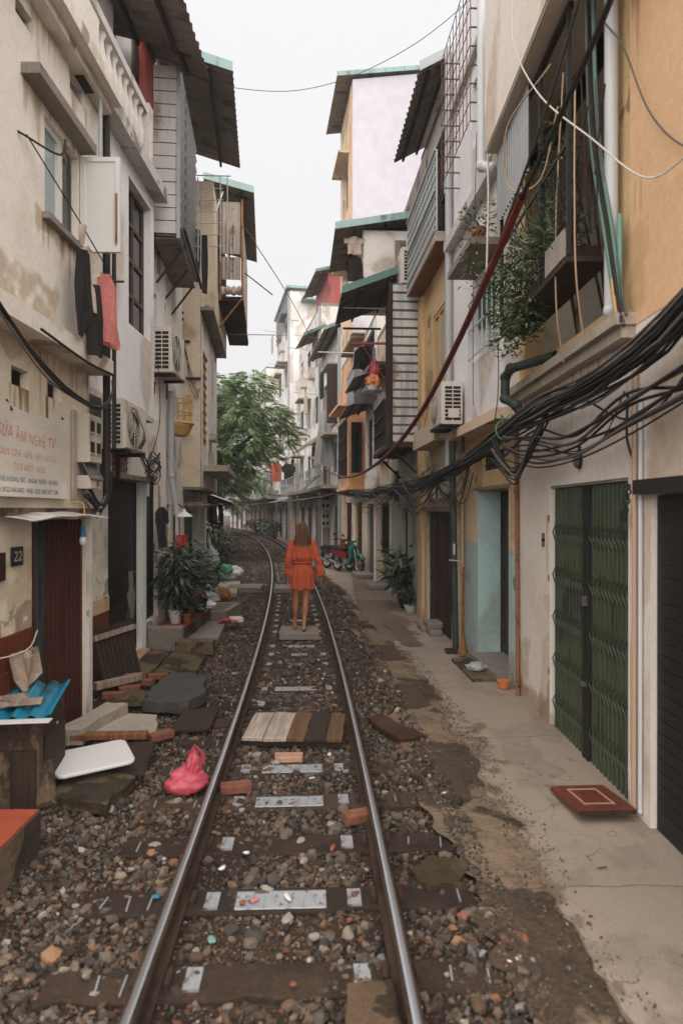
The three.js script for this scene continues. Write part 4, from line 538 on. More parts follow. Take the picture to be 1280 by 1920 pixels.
{ // tall blank gable
  const H = house('tall_gable_house', 'tall house with blank white gable and orange street front', 'right', [0.75, 21.52], [0.0, 27.5]);
  H.shell(7.6, 6, M.white);
  H.wall('lower_wall', M.peach, 21.52, 27.5, -0.1, 3, -0.2, 0, [[22.2, 23.6, 0.0, 2.3], [24.6, 26.4, 0, 2.3]]); H.wall('middle_wall', M.salmon, 21.52, 27.5, 3, 7.6, -0.2, 0, [[22.5, 23.6, 3.6, 5.2], [24.8, 26, 5.6, 7]]); H.slab(2.9, 6);
  H.door(22.2, 23.6, 0.02, 2.28, -0.12, M.olive, { leaves: 2, rows: [0.5, 0.5], handle: false }); H.door(24.6, 26.4, 0.02, 2.28, -0.12, M.brownDoor, { leaves: 3, rows: [0.5, 0.5], handle: false }); H.window(22.5, 23.6, 3.6, 5.2, -0.1, { fm: M.frameB, cols: 3 }); H.window(24.8, 26, 5.6, 7, -0.1);
  const ob = H.box('orange_bay', M.salmon, 21.7, 24.2, 2.75, 6.1, 0.002, 0.5); H.bars('bay_grille', M.iron, 21.9, 24, 3.1, 4.9, 0.54, 10, 3, 0.014); part(ob, 'bay_ledge', H.geo(21.6, 24.3, 2.66, 2.75, 0.002, 0.58), M.orange); part(ob, 'bay_hood', H.geo(21.6, 24.3, 5.3, 5.38, 0.5, 0.85), M.orange); part(ob, 'bay_window', H.geo(21.67, 21.698, 3.2, 4.8, 0.08, 0.42), M.glass);
  part(H.g, 'gable_wall', (() => { const e = new THREE.Shape(); e.moveTo(-6, 7.6); e.lineTo(0.4, 7.6); e.lineTo(0.4, 15.55); e.lineTo(-6, 16.6); e.closePath(); const q = new THREE.ExtrudeGeometry(e, { depth: 0.2, bevelEnabled: false }); q.rotateY(-Math.PI / 2); q.translate(H.u(21.54), 0, 0); return metricUV(q, 3, 7); })(), M.whiteClean); H.wall('upper_front', M.peach, 21.74, 24.6, 7.6, 15.6, 0.2, 0.4, [[22.6, 24, 8.6, 10.2], [22.6, 24, 12, 13.6]]); H.box('back_wall', M.white, 21.74, 24.6, 7.6, 15.6, -6, -5.8); H.box('gable_wall', M.white, 24.4, 24.6, 7.6, 15.6, -5.8, 0.2); H.box('front_strip', M.orange, 21.75, 22.1, 7.6, 15.5, 0.4, 0.43); H.box('overhang_soffit', M.conc, 21.74, 24.6, 7.5, 7.6, 0, 0.4);
  for (const [a, y0, y1] of [[22.6, 8.6, 10.2], [22.6, 12, 13.6]]) { H.window(a, a + 1.4, y0, y1, 0.25, { fm: M.frameW }); H.box('window_hood', M.peach, a - 0.2, a + 1.7, y1 + 0.1, y1 + 0.18, 0.4, 0.75); }
  H.canopy(21.45, 24.8, 16.68, -6.1, 15.6, 0.9, M.tinDark, M.fasciaTeal, 'roof_sheet');
}
// ---------- houses further along the right-hand curve ----------
function farHouse(label, p0, p1, h, wallM, o = {}) {
  const H = house(o.name || 'far_house', label, 'right', p0, p1, undefined), [, a] = p0, [, b] = p1, L = b - a, n = o.bays || 2, bw = L / n, st = o.st || 2.9, holes = [], up = [];
  H.shell(h, 5, wallM);
  for (let i = 0; i < n; i++) holes.push([a + (i + 0.22) * bw, a + (i + 0.72) * bw, 0, 2.2]);
  for (let k = 1; k * st + 2 < h; k++) for (let i = 0; i < n; i++) up.push([a + (i + 0.3) * bw, a + (i + 0.72) * bw, k * st + 0.7, k * st + 2.1]);
  H.wall('lower_wall', o.low || wallM, a, b, -0.1, st, -0.2, 0, holes); H.wall('upper_wall', wallM, a, b, st, h, -0.2, 0.003, up); for (let k = 1; k * st + 1 < h; k++) H.slab(k * st - 0.1, 5);
  holes.forEach((q, i) => H.door(q[0], q[1], 0.02, 2.19, -0.12, (o.doors || [M.greyDoor, M.brownDoor, M.olive])[i % 3], { leaves: 2, rows: [0.5, 0.5], handle: false })); up.forEach((q, i) => H.window(q[0], q[1], q[2], q[3], -0.1, { fm: i % 2 ? M.frameB : M.frameW }));
  H.canopy(a + 0.1, b - 0.1, 2.75, 0, 2.55, 0.8, M.tinDark); for (let i = 0; i < n; i++) H.box('pier', M.concPale, a + i * bw + 0.02, a + i * bw + 0.2, 0, 2.5, 0.001, 0.06);
  const R = rng(Math.floor(a * 7)), fl = [];
  up.forEach((q, i) => { if (R() < 0.6) H.box('window_hood', R() < 0.5 ? M.concPale : M.tinDark, q[0] - 0.3, q[1] + 0.3, q[3] + 0.15, q[3] + 0.23, 0.004, 0.35 + 0.4 * R()); if (R() < 0.4) part(H.g, 'laundry_rod', tube([[H.u(q[0]), q[3], 0.1], [H.u(q[0]), q[3] + 0.1, 1.3]], 0.025), M.pipeWhite); if (R() < 0.45) part(H.g, 'hung_cloth', mv(sheet([[0, -0.3, 0.3], [-0.5, -0.35, 0.3], [-0.9 - 0.4 * R(), -0.3, 0.35]], 6, (x) => 0.05 * Math.sin(x * 14), 0.02), H.u(q[1]), q[3] + 0.1, 0.5), [M.clothBlack, M.clothWhite, M.clothOrange, M.clothTeal, M.clothPale][Math.floor(R() * 5)]); if (R() < 0.4) H.box('fan_box', M.acWhite, q[1] + 0.1, q[1] + 0.9, q[2] - 0.4, q[2] + 0.15, 0.01, 0.32); });
  for (const y of [st, 2 * st].filter((k) => k < h)) H.box('floor_band', M.concPale, a, b, y - 0.12, y, 0.004, 0.09); H.box('downpipe', M.pipeGrey, a + 0.12, a + 0.24, 0, h, 0.01, 0.13);
  if (o.balcony) { H.box('balcony_slab', M.concPale, a + 0.2, b - 0.2, st, st + 0.12, 0.004, 0.8); H.bars('balcony_rail', o.railM || M.pipeGrey, a + 0.2, b - 0.2, st + 0.12, st + 1.0, 0.76, 10, 2, 0.02); }
  return H;
}
{ const H = farHouse('white house with brown louvred shutters and striped sheet balcony', [0, 27.52], [-1.0, 34], 9.4, M.whiteOld, { balcony: true, bays: 2, low: M.white }); H.box('shutter', M.brownDoor, 28.2, 28.27, 5.6, 8.0, 0.01, 0.5); H.canopy(27.6, 33.8, 9.7, -0.2, 9.3, 0.7, M.tinDark, M.fasciaTeal); }
{ const H = farHouse('tall white house with small red tin attic beyond the brown shutters', [-1.0, 34.02], [-2.6, 42], 12.2, M.whiteOld, { balcony: true, bays: 3 }); H.box('red_attic', M.tinRed, 34.3, 38, 12.36, 14.0, -2, -0.4); H.canopy(34, 38.4, 14.4, -1.5, 13.9, 0.3, M.tinDark, M.fasciaGreen); H.canopy(34, 37, 11.2, -0.2, 10.7, 0.9, M.tinDark, M.fasciaGreen); }
{ // tall pale blue-white building
  const H = farHouse('tall blue-white building with barred top windows and blank side', [-3.35, 44.5], [-4.9, 52.3], 16.3, M.white, { name: 'tall_white_building', bays: 2, st: 3.2 });
  H.bars('top_grille', M.pipeGrey, 44.6, 52, 14.5, 16.2, 0.06, 12, 5, 0.03);
  const side = (y0, y1, w0, w1) => H.geo(44.44, 44.5, y0, y1, w0, w1); const fr = part(H.g, 'window', side(12.4, 15.6, -2.5, -1.75), M.frameW); for (let i = 0; i < 6; i++) for (let j = 0; j < 3; j++) part(fr, 'pane', H.geo(44.42, 44.437, 12.5 + i * 0.51, 12.93 + i * 0.51, -2.46 + j * 0.235, -2.28 + j * 0.235), M.glass); part(H.g, 'window', side(14.4, 15.9, -0.55, -0.1), M.frameW);
  H.box('canopy', M.fasciaTeal, 43.7, 44.49, 15.6, 15.75, -1.9, -0.7); H.box('roof_edge', M.fasciaTeal, 44.3, 52.4, 16.46, 16.62, -5.1, 0.25); for (const y of [8.6, 6.0]) { H.box('ledge_hood', M.concPale, 43.9, 44.49, y, y + 0.09, -1.6, -0.9); } H.box('downpipe', M.pipeGrey, 44.35, 44.48, 0, 14, -1.75, -1.62);
}
farHouse('low cream house with green awning and hung laundry beyond tall building', [-2.6, 42.02], [-3.2, 44.4], 5.6, M.peach, { bays: 1, balcony: true });
{ const H = farHouse('two storey white house with red shutter down the curve', [-4.9, 52.35], [-6.6, 60], 6.4, M.whiteOld, { balcony: true, bays: 3, low: M.peach }); H.box('red_shutter', M.tinRed, 55.5, 57, 4.2, 6, 0.01, 0.08); }
farHouse('tall pale house with green balcony rail at the bend', [-6.6, 60.02], [-9.4, 69.5], 14.5, M.white, { balcony: true, bays: 4, railM: M.fasciaGreen, low: M.peach });
farHouse('tin roofed white house closing the end of the alley', [-9.4, 69.52], [-13, 80], 6.6, M.whiteOld, { balcony: true, bays: 4 });

// ---------- low houses on the left beyond the tree ----------
function leftFar(label, p0, p1, h, m) { const H = house('far_house', label, 'left', p0, p1), a = p0[1], b = p1[1], n = 3, bw = (b - a) / n, holes = []; H.shell(h, 5, m); for (let i = 0; i < n; i++) holes.push([a + (i + 0.2) * bw, a + (i + 0.7) * bw, 0, 2.1]); H.wall('front_wall', m, a, b, -0.1, h, -0.2, 0, holes); holes.forEach((q, i) => H.door(q[0], q[1], 0.02, 2.09, -0.12, [M.brownDoor, M.olive, M.tealDoor][i], { leaves: 2, rows: [0.5, 0.5], handle: false })); H.canopy(a, b, 2.7, 0, 2.3, 1.1, M.tinRust); H.canopy(a, b, h + 0.3, -1, h - 0.1, 0.7, M.tinDark); return H; }
leftFar('low brownish house hidden behind the feathery tree', [-4.9, 23.5], [-6.2, 33.5], 4.2, M.tan); leftFar('low grey house left of the bend', [-6.3, 33.6], [-9.2, 49], 5.0, M.greyWall); leftFar('low house left of track where the alley ends', [-9.3, 49.1], [-13.5, 66], 5.5, M.whiteOld);
// ---------- things fixed to the fronts ----------
function acUnit(label, [x, y, z], turn, o = {}) {                     // outdoor unit; local x along the wall, z outward, back at z = 0
  const { w = 0.78, h = 0.54, d = 0.28, grime = M.acWhite } = o, g = thing('air_conditioner', label, 'air conditioner', [x, y, z], turn);
  part(g, 'case', rbox(-w / 2, w / 2, 0, h, 0, d, 0.015), grime);
  const fan = part(g, 'fan_guard', (() => { const l = [new THREE.CircleGeometry(h * 0.4, 28).toNonIndexed().translate(-w * 0.13, h / 2, d + 0.002)]; return l.map((q) => metricUV(q)); })(), M.acDark);
  const rings = []; for (let i = 1; i <= 6; i++) { const r = h * 0.4 * i / 6, q = new THREE.TorusGeometry(r, 0.0035, 4, 28).toNonIndexed(); rings.push(metricUV(q.translate(-w * 0.13, h / 2, d + 0.012))); } for (let i = 0; i < 8; i++) { const a = i * Math.PI / 4; rings.push(metricUV(tube([[-w * 0.13, h / 2, d + 0.016], [-w * 0.13 + h * 0.4 * Math.cos(a), h / 2 + h * 0.4 * Math.sin(a), d + 0.012]], 0.004, 1, 4))); } part(fan, 'grille_rings', rings, grime);
  for (const s of [-1, 1]) { const e = s * w / 2; for (let i = 0; i < 9; i++) for (let j = 0; j < 2; j++) part(g, 'vent_slot', bx(e - 0.002 * s, e + 0.004 * s, 0.05 + i * (h - 0.1) / 9, 0.05 + (i + 0.68) * (h - 0.1) / 9, 0.035 + j * (d - 0.07) / 2, 0.035 + (j + 0.86) * (d - 0.07) / 2), M.acDark); }
  part(g, 'valve_cover', bx(w / 2 + 0.005, w / 2 + 0.03, 0.08, 0.2, 0.06, 0.2), grime);
  for (const s of [-1, 1]) part(g, 'bracket', [bx(s * w * 0.33 - 0.02, s * w * 0.33 + 0.02, -0.045, -0.002, -0.05, d + 0.02), bx(s * w * 0.33 - 0.02, s * w * 0.33 + 0.02, -0.3, -0.045, -0.05, -0.01)], M.iron);
  return g;
}
{
  const L = Math.PI / 2, R = -Math.PI / 2;
  const a = acUnit('grimy air conditioner with curling torn cover above black metal door', [-2.545, 2.66, -7.62], L, { d: 0.26, h: 0.53, w: 0.8 });
  part(a, 'torn_sticker', (() => { const g = sheet([[0.02, -0.12, 0.02], [0.12, -0.06, 0.08], [0.22, -0.02, 0.03], [0.3, -0.06, 0.0], [0.42, -0.2, 0.04], [0.5, -0.25, 0.05]], 6, (x, y) => 0.3 + 0.05 * Math.sin(y * 9), 0.003); return g; })(), M.greyDoor);
  acUnit('air conditioner with exposed round fan on the narrow pale house', [-2.745, 4.02, -10.35], L, { h: 0.66, w: 0.8 });
  acUnit('cream air conditioner beside the grey downpipe above the cable bundle', [1.575, 3.14, -9.38], R + 0.06, { h: 0.56, w: 0.78, d: 0.29 });
  acUnit('white air conditioner standing high at the balcony slab end', [1.42, 6.2, -13.0], R + 0.06, { h: 0.66, w: 0.78, d: 0.34 });
}
{ // meter boxes on the cream house
  const g = thing('meter_cabinet', 'grey metal electricity meter cabinet with four windows on cream wall', 'meter box', [-2.415, 0, -6.36], Math.PI / 2);
  part(g, 'cabinet', rbox(-0.16, 0.16, 2.44, 2.88, 0.004, 0.13, 0.008), M.plasticGrey); part(g, 'cabinet_hood', rotG(bx(-0.16, 0.16, -0.09, 0.09, 0, 0.012), -0.5).translate(0, 2.36, 0.1), M.greyDoor);
  for (const x of [-0.09, 0.07]) for (const y of [2.53, 2.72]) { const w = part(g, 'meter_window', bx(x - 0.045, x + 0.045, y, y + 0.1, 0.131, 0.137), M.acDark); part(w, 'sill', bx(x - 0.05, x + 0.05, y - 0.012, y - 0.002, 0.131, 0.142), M.plasticGrey); }
  const b = thing('breaker_box', 'small worn breaker box below the meter cabinet', 'breaker box', [-2.415, 0, -6.34], Math.PI / 2); part(b, 'case', rbox(-0.13, 0.14, 2.2, 2.32, 0.004, 0.14, 0.006), M.plasticGrey); part(b, 'switch', bx(0.0, 0.06, 2.23, 2.29, 0.141, 0.15), M.greyDoor); part(b, 'strap', bx(-0.14, 0.15, 2.28, 2.29, 0.1415, 0.146), M.iron);
  solid('back_board', 'narrow plank behind the meter cabinet', 'board', bx(-0.26, -0.18, 2.1, 2.9, 0.004, 0.025), M.concPale, [-2.415, 0, -6.36], Math.PI / 2);
}
// printed banner
{
  const c = document.createElement('canvas'); c.width = 2048; c.height = 512; const k = c.getContext('2d'); k.fillStyle = '#d8d2c8'; k.fillRect(0, 0, 2048, 512);
  const R = rng(9); for (let i = 0; i < 900; i++) { k.fillStyle = `rgba(120,100,80,${0.05 * R()})`; k.fillRect(R() * 2048, R() * 512, 20 + 60 * R(), 4 + 20 * R()); }
  // lettering: base letters from the font, Vietnamese marks drawn as strokes
  const write = (str, xr, y, px) => { k.font = 'bold ' + px + 'px sans-serif'; const ch = [...str.normalize('NFC')].map((c) => { if (/[ĐÂÊÔ]/.test(c)) return [c, '']; const n = c === 'Ư' ? 'U\u031b' : c === 'Ơ' ? 'O\u031b' : c.normalize('NFD'); return [n[0], n.slice(1)]; }); const ws = ch.map(([b]) => k.measureText(b).width); let x = xr - ws.reduce((a, b) => a + b, 0); k.textAlign = 'left'; k.strokeStyle = k.fillStyle; k.lineWidth = px * 0.07;
    ch.forEach(([b, m], i) => { k.fillText(b, x, y); const cx = x + ws[i] / 2, t = y - px * 0.78, q = px * 0.13; for (const c of m) { k.beginPath(); if (c === '\u0301') { k.moveTo(cx, t); k.lineTo(cx + q, t - q); } else if (c === '\u0300') { k.moveTo(cx, t); k.lineTo(cx - q, t - q); } else if (c === '\u0302') { k.moveTo(cx - q, t); k.lineTo(cx, t - q * 0.7); k.lineTo(cx + q, t); } else if (c === '\u0306') { k.arc(cx, t - q * 0.4, q * 0.8, 0, Math.PI); } else if (c === '\u031b') { k.moveTo(x + ws[i] * 0.9, y - px * 0.7); k.lineTo(x + ws[i] * 1.02, y - px * 0.84); } else if (c === '\u0309') { k.arc(cx, t - q * 0.6, q * 0.5, Math.PI, Math.PI * 2.4); } else if (c === '\u0303') { k.moveTo(cx - q, t - q * 0.2); k.lineTo(cx - q * 0.3, t - q * 0.6); k.lineTo(cx + q * 0.3, t - q * 0.2); k.lineTo(cx + q, t - q * 0.6); } else if (c === '\u0323') { k.arc(cx, y + q * 0.8, q * 0.3, 0, 6.3); } k.stroke(); } x += ws[i]; }); };
  k.fillStyle = '#c48c7b'; write('SỬA ÂM NGHỆ TV', 1860, 190, 92); write('DÀN LOA - ĐÀI - MÁY HÁT ĐĨA', 1900, 282, 54); write('TIVI ĐEN - MÀU', 1700, 358, 54);
  for (let i = 0; i < 1500; i++) { k.fillStyle = 'rgba(216,210,200,0.75)'; k.fillRect(600 + R() * 1350, 70 + R() * 300, 5 + 16 * R(), 2 + 6 * R()); }
  k.fillStyle = '#2c5c63'; write('ĐC: SỐ 22 TẬP THỂ ĐƯỜNG SẮT - KHÂM THIÊN - HÀ NỘI', 1900, 428, 40); write('HẸN THEO SỐ: 0123 846 0407 - HOẶC GỌI: 0903 077 100', 1900, 488, 40);
  const t = new THREE.CanvasTexture(c); t.colorSpace = THREE.SRGBColorSpace;
  const L = 2.62, rows = []; for (let j = 0; j <= 14; j++) rows.push([2.1 + j * 0.047, 0, L]);
  const g = sheet(rows, 60, (x, y) => { const v = (y - 2.1) / 0.66; return 0.035 + 0.018 * Math.sin(x * 6 + y * 9) * v + 0.02 * Math.abs(Math.sin((x - 0.4 * v) * 2.4)) * v + 0.03 * sstep(0.25, 0, v) * (0.5 + 0.5 * Math.sin(x * 5)); }, 0.004);
  const p = g.attributes.position, uv = g.attributes.uv; for (let i = 0; i < p.count; i++) uv.setXY(i, p.getX(i) / L, (p.getY(i) - 2.1) / 0.66);
  for (let i = 0; i < p.count; i++) { const x = p.getX(i) / L, y = (p.getY(i) - 2.1) / 0.66; p.setY(i, p.getY(i) + 0.02 * y * Math.cos(x * 12) * (y > 0.5 ? 1 : 0.3)); }
  const b = thing('banner', 'weathered white vinyl banner with red and teal lettering', 'banner', [-2.42, 0, -3.3], Math.PI / 2);
  part(b, 'vinyl', g, new THREE.MeshStandardMaterial({ map: t, roughness: 0.6 })); for (const x of [0.6, 1.6, 2.58]) part(b, 'grommet_tie', tube([[x, 2.72, 0.06], [x + 0.02, 2.8, 0.01]], 0.008), M.iron);
}
{ // house number and a second plaque
  const c = document.createElement('canvas'); c.width = 128; c.height = 128; const k = c.getContext('2d'); k.fillStyle = '#26292b'; k.fillRect(0, 0, 128, 128); k.fillStyle = '#d7d5cf'; k.font = '96px sans-serif'; k.textAlign = 'center'; k.fillText('22', 64, 98); const t = new THREE.CanvasTexture(c); t.colorSpace = THREE.SRGBColorSpace;
  const g = thing('house_number_plaque', 'dark square house number plaque reading 22', 'sign', [-2.415, 1.59, -5.07], Math.PI / 2); part(g, 'board', rbox(-0.085, 0.085, 0, 0.14, 0, 0.016, 0.003), M.iron); const q = new THREE.PlaneGeometry(0.16, 0.13); q.translate(0, 0.07, 0.018); part(g, 'digits', q.toNonIndexed(), new THREE.MeshStandardMaterial({ map: t, roughness: 0.5 }));
  solid('wall_plaque', 'rusty blank plaque beside the house number', 'plaque', [rbox(-0.14, 0.1, 0, 0.2, 0, 0.02, 0.003), bx(-0.1, 0.06, 0.03, 0.17, 0.021, 0.026)], M.brownDoor, [-2.415, 1.5, -4.78], Math.PI / 2);
}
{ const g = thing('hanging_bulb', 'unlit bulb in blue socket hanging from yellow wire at shutter door', 'light bulb', [-2.27, 1.7, -6.0]); part(g, 'cord', tube([[-0.1, 0.38, 0], [0.0, 0.36, 0], [0.015, 0.28, 0], [0.005, 0.17, 0]], 0.006), M.frameY); part(g, 'socket', [cyl(0, 0.09, 0.17, 0, 0.022, 0.016), cyl(0, 0.07, 0.09, 0, 0.026)], M.tinBlue); part(g, 'bulb', metricUV(blob(0.03, 0.045, 0.03, 3, 0.02).translate(0, 0.035, 0)), mat('#dfe6ea', { rough: 0.15 })); }
// ---------- laundry ----------
function garment(name, label, rows, m, pos, turn, o = {}) { const { amp = 0.02, f = 26, seed = 1, group } = o, g = sheet(rows, 14, (x, y, a, b) => amp * Math.sin(x * f + 3 * b + seed) * (0.4 + b) + 0.5 * amp * Math.sin(x * f * 2.3 + y * 6 + seed), 0.012); return solid(name, label, 'clothing', g, m, pos, turn, group); }
const shirt = (w, h) => [[0, -w * 0.12, w * 0.12], [-0.03, -w * 0.35, w * 0.35], [-h * 0.15, -w * 0.62, w * 0.62], [-h * 0.4, -w * 0.6, w * 0.6], [-h * 0.42, -w * 0.4, w * 0.4], [-h * 0.7, -w * 0.38, w * 0.4], [-h, -w * 0.4, w * 0.43]];
garment('trousers', 'black trousers hung over the ledge below the casement', [[0, -0.11, 0.06], [-0.1, -0.12, 0.08], [-0.3, -0.13, 0.09], [-0.5, -0.14, 0.1], [-0.72, -0.14, 0.0]], M.clothBlack, [-2.14, 4.17, -5.72], 1.3, { seed: 2 });
garment('trouser_leg', 'second black trouser leg hung lower beside white shirt', [[0, -0.05, 0.09], [-0.3, -0.06, 0.1], [-0.62, -0.03, 0.13]], M.clothBlack, [-2.14, 3.95, -5.86], 1.1, { seed: 4 });
garment('white_shirt', 'white shirt hung between black trousers and rose shirt', shirt(0.2, 0.55), M.clothWhite, [-2.16, 4.25, -5.84], 1.2, { seed: 3 });
garment('rose_shirt', 'faded rose shirt hung beneath the open casement leaf', [[0, -0.03, 0.04], [-0.1, -0.1, 0.1], [-0.45, -0.13, 0.12], [-0.62, -0.09, 0.17], [-0.66, 0.0, 0.16]], M.clothRose, [-2.12, 4.13, -6.14], 0.9, { seed: 5 });
garment('dark_jacket', 'dark navy jacket on hanger at second black door', shirt(0.3, 0.6), M.clothNavy, [-2.62, 2.05, -9.98], 1.3, { seed: 7 });
garment('striped_rag', 'grey striped rag tied on black metal door', [[0, -0.05, 0.06], [-0.2, -0.04, 0.06], [-0.3, -0.07, 0.07], [-0.6, -0.06, 0.05]], M.greyDoor, [-2.7, 1.22, -8.75], 1.5, { amp: 0.03, f: 60 });
garment('beige_rag', 'beige cloth drooping over string beside tiled wall', [[0, -0.16, 0.12], [-0.05, -0.17, 0.16], [-0.2, -0.12, 0.14], [-0.28, -0.1, 0.05]], M.clothBeige, [-2.3, 0.98, -5.0], 1.4, { amp: 0.03 });
garment('blue_jeans', 'blue clothes hanging from the ribbed box rack', [[0, -0.05, 0.06], [-0.4, -0.06, 0.07], [-0.9, -0.06, 0.05]], M.clothBlue, [-2.5, 6.85, -11.8], 0.3); garment('dark_towel', 'dark clothes hanging from the ribbed box rack', [[0, -0.05, 0.05], [-0.5, -0.06, 0.06], [-1.0, -0.04, 0.05]], M.clothBlack, [-2.36, 6.75, -11.8], 0.4);
garment('pale_shirt', 'white shirt drying under the upper green canopy', shirt(0.34, 0.36), M.clothWhite, [0.26, 7.55, -13.85], 0.1); garment('dark_skirt', 'black skirt drying below the white shirt', [[0, -0.12, 0.12], [-0.3, -0.16, 0.17], [-0.5, -0.16, 0.17]], M.clothBlack, [0.28, 7.15, -13.9], 0.1);
garment('black_clothes', 'bundle of black clothes on the red laundry bar', [[0, -0.06, 0.12], [-0.1, -0.16, 0.16], [-0.35, -0.18, 0.14], [-0.45, -0.2, 0.0]], M.clothBlack, [0.42, 5.22, -13.42], 0.1, { amp: 0.04 }); garment('striped_sheet', 'pale blue striped sheet hanging from white house balcony', [[0, -0.1, 0.12], [-1, -0.3, 0.4], [-2.4, -0.5, 0.55]], M.clothPale, [-0.75, 6.3, -29.5], 0.3, { amp: 0.06, f: 9 });
garment('far_black_shirt', 'black shirt drying on the low cream house', shirt(0.7, 1.3), M.clothBlack, [-3.3, 4.9, -42.6], 0.2, { f: 8 }); garment('far_orange_shirt', 'orange shirt drying on the low cream house', shirt(0.6, 1.2), M.clothOrange, [-4.1, 5.0, -43], 0.2, { f: 8 }); garment('far_teal_cloth', 'teal cloth hung at far balcony', shirt(0.7, 0.9), M.clothTeal, [-8.7, 5.1, -64], 0.2, { f: 8 });
{ const g = thing('hanging_bag', 'orange fruit in a clear pink topped bag on the laundry bar', 'bag', [0.62, 4.35, -13.42]); part(g, 'loop', tube([[0.02, 0.9, 0], [0.0, 0.75, 0.01], [0.02, 0.55, 0]], 0.012), M.clearBag); part(g, 'fruit', crumple(0.15, 0.19, 0.12, 12, 0.6, 4).translate(0, 0.15, 0), M.orangeBag); part(g, 'pink_top', crumple(0.085, 0.24, 0.08, 14, 0.6, 4).translate(0.02, 0.4, 0), M.pinkBag); part(g, 'clear_wrap', crumple(0.17, 0.1, 0.14, 16, 0.6).translate(0, 0.02, -0.02), M.clearBag); }
// clothes line under the casement
solid('clothes_line', 'thin line and hooks sagging below the casement', 'clothes line', [tube([[-2.3, 4.75, -5.0], [-2.15, 4.4, -5.5], [-2.1, 4.2, -6.0], [-2.15, 4.18, -6.4]], 0.006), tube([[-2.32, 4.72, -4.9], [-2.1, 4.68, -5.15], [-2.08, 4.8, -5.16]], 0.009), tube([[-2.32, 4.16, -6.45], [-2.05, 4.16, -6.45]], 0.01)], M.cable);
garment('small_sock', 'pale rag pegged high on the line below the casement', [[0, -0.03, 0.03], [-0.14, -0.05, 0.04]], M.clothWhite, [-2.12, 4.34, -5.6], 1.2);

// ---------- pipes ----------
function pipe(name, label, pts, r, m, extra) { const g = thing(name, label, 'pipe', pts[0]); const q = pts.map((p) => [p[0] - pts[0][0], p[1] - pts[0][1], p[2] - pts[0][2]]); const c = new THREE.CurvePath(); for (let i = 1; i < q.length; i++) c.add(new THREE.LineCurve3(V(...q[i - 1]), V(...q[i]))); const l = []; for (let i = 1; i < q.length; i++) l.push(tube([q[i - 1], q[i]], r, 1, 10)); part(g, 'pipe_run', l, m); for (let i = 1; i < q.length; i++) { const b = part(g, 'joint', metricUV(new THREE.SphereGeometry(r * 1.22, 10, 8).translate(...q[i])), m); } return g; }
pipe('downpipe', 'fat white downpipe beside the orange wall', [[1.82, 6.5, -4.62], [1.82, 3.35, -4.62], [1.86, 3.3, -4.62]], 0.045, M.pipeWhite);
pipe('downpipe', 'tall grey downpipe between white and ochre houses', [[1.52, 8.5, -9.72], [1.52, 2.3, -9.72]], 0.05, M.pipeGrey); pipe('downpipe', 'short white downpipe ending in an elbow beside the window cage', [[1.5, 9, -7.3], [1.5, 5.68, -7.3], [1.58, 5.6, -7.2]], 0.055, M.pipeWhite);
pipe('drain_elbow', 'dark drain pipe with double elbow at the cornice', [[1.88, 3.36, -6.0], [1.62, 3.36, -6.55], [1.6, 3.3, -6.68], [1.6, 3.1, -6.7], [1.66, 3.0, -6.5], [1.72, 2.9, -6.5]], 0.045, M.pipeDark); pipe('green_pipe', 'thin green water pipe below the fat downpipe', [[1.83, 3.95, -4.5], [1.83, 3.3, -4.5], [1.89, 3.3, -4.5]], 0.018, M.pipeGreen);
pipe('conduit', 'rusty conduit at the edge of the green gate house', [[1.865, 2.95, -7.3], [1.865, 0.05, -7.22]], 0.022, M.rusty); pipe('conduit', 'thin tan conduit beside the black roller shutter', [[1.87, 3.1, -4.36], [1.87, 0.1, -4.36]], 0.018, M.cableTan); pipe('conduit', 'second pale conduit beside the black roller shutter', [[1.88, 2.7, -4.3], [1.88, 0.1, -4.3]], 0.014, M.pipeWhite);
pipe('downpipe', 'grey green downpipe on the narrow pale house', [[-2.72, 3.9, -10.9], [-2.72, 2.55, -10.9], [-2.64, 1.95, -10.95]], 0.05, M.pipeGrey); pipe('dark_pipe', 'dark pipe running up between cream and white houses', [[-2.28, 2.1, -6.64], [-2.28, 6.0, -6.64]], 0.035, M.cable); pipe('dark_pipe', 'second thinner dark pipe between cream and white houses', [[-2.2, 2.6, -6.62], [-2.2, 5.0, -6.62]], 0.02, M.iron); pipe('drop_pipe', 'grey drain spout below the fat white cornice', [[-2.22, 5.9, -6.3], [-2.22, 5.2, -6.3]], 0.018, M.pipeGrey);
{ const g = thing('support_pole', 'leaning dark green steel pole on base plate beside blue doorway', 'pole', [1.57, 0.045, -9.4]); part(g, 'shaft', tube([[0, 0.04, 0], [-0.05, 2.9, 0.0]], 0.045, 1, 12), M.pipeDark); part(g, 'base_plate', rbox(-0.14, 0.12, 0, 0.04, -0.1, 0.1, 0.006), M.iron); part(g, 'strap', tube([[0.1, 1.25, 0.05], [-0.04, 1.27, 0.06], [-0.1, 1.27, 0.03]], 0.012), M.cableTan); part(g, 'sticker', bx(-0.045, -0.015, 1.35, 1.5, 0.046, 0.05), M.clothPale); }
{ const g = thing('broom', 'rust coloured broom standing by the leaning green pole', 'broom', [1.62, 0.09, -9.15]); part(g, 'handle', tube([[0, 0.2, 0], [0.02, 1.15, -0.06]], 0.015), M.woodOrange); part(g, 'bristles', cyl(0, 0, 0.24, 0.02, 0.075, 0.02), M.rusty); }
pipe('yellow_pipe', 'yellow gas pipe next to the leaning green pole', [[1.7, 2.6, -9.62], [1.7, 0.1, -9.62]], 0.02, M.ochre);

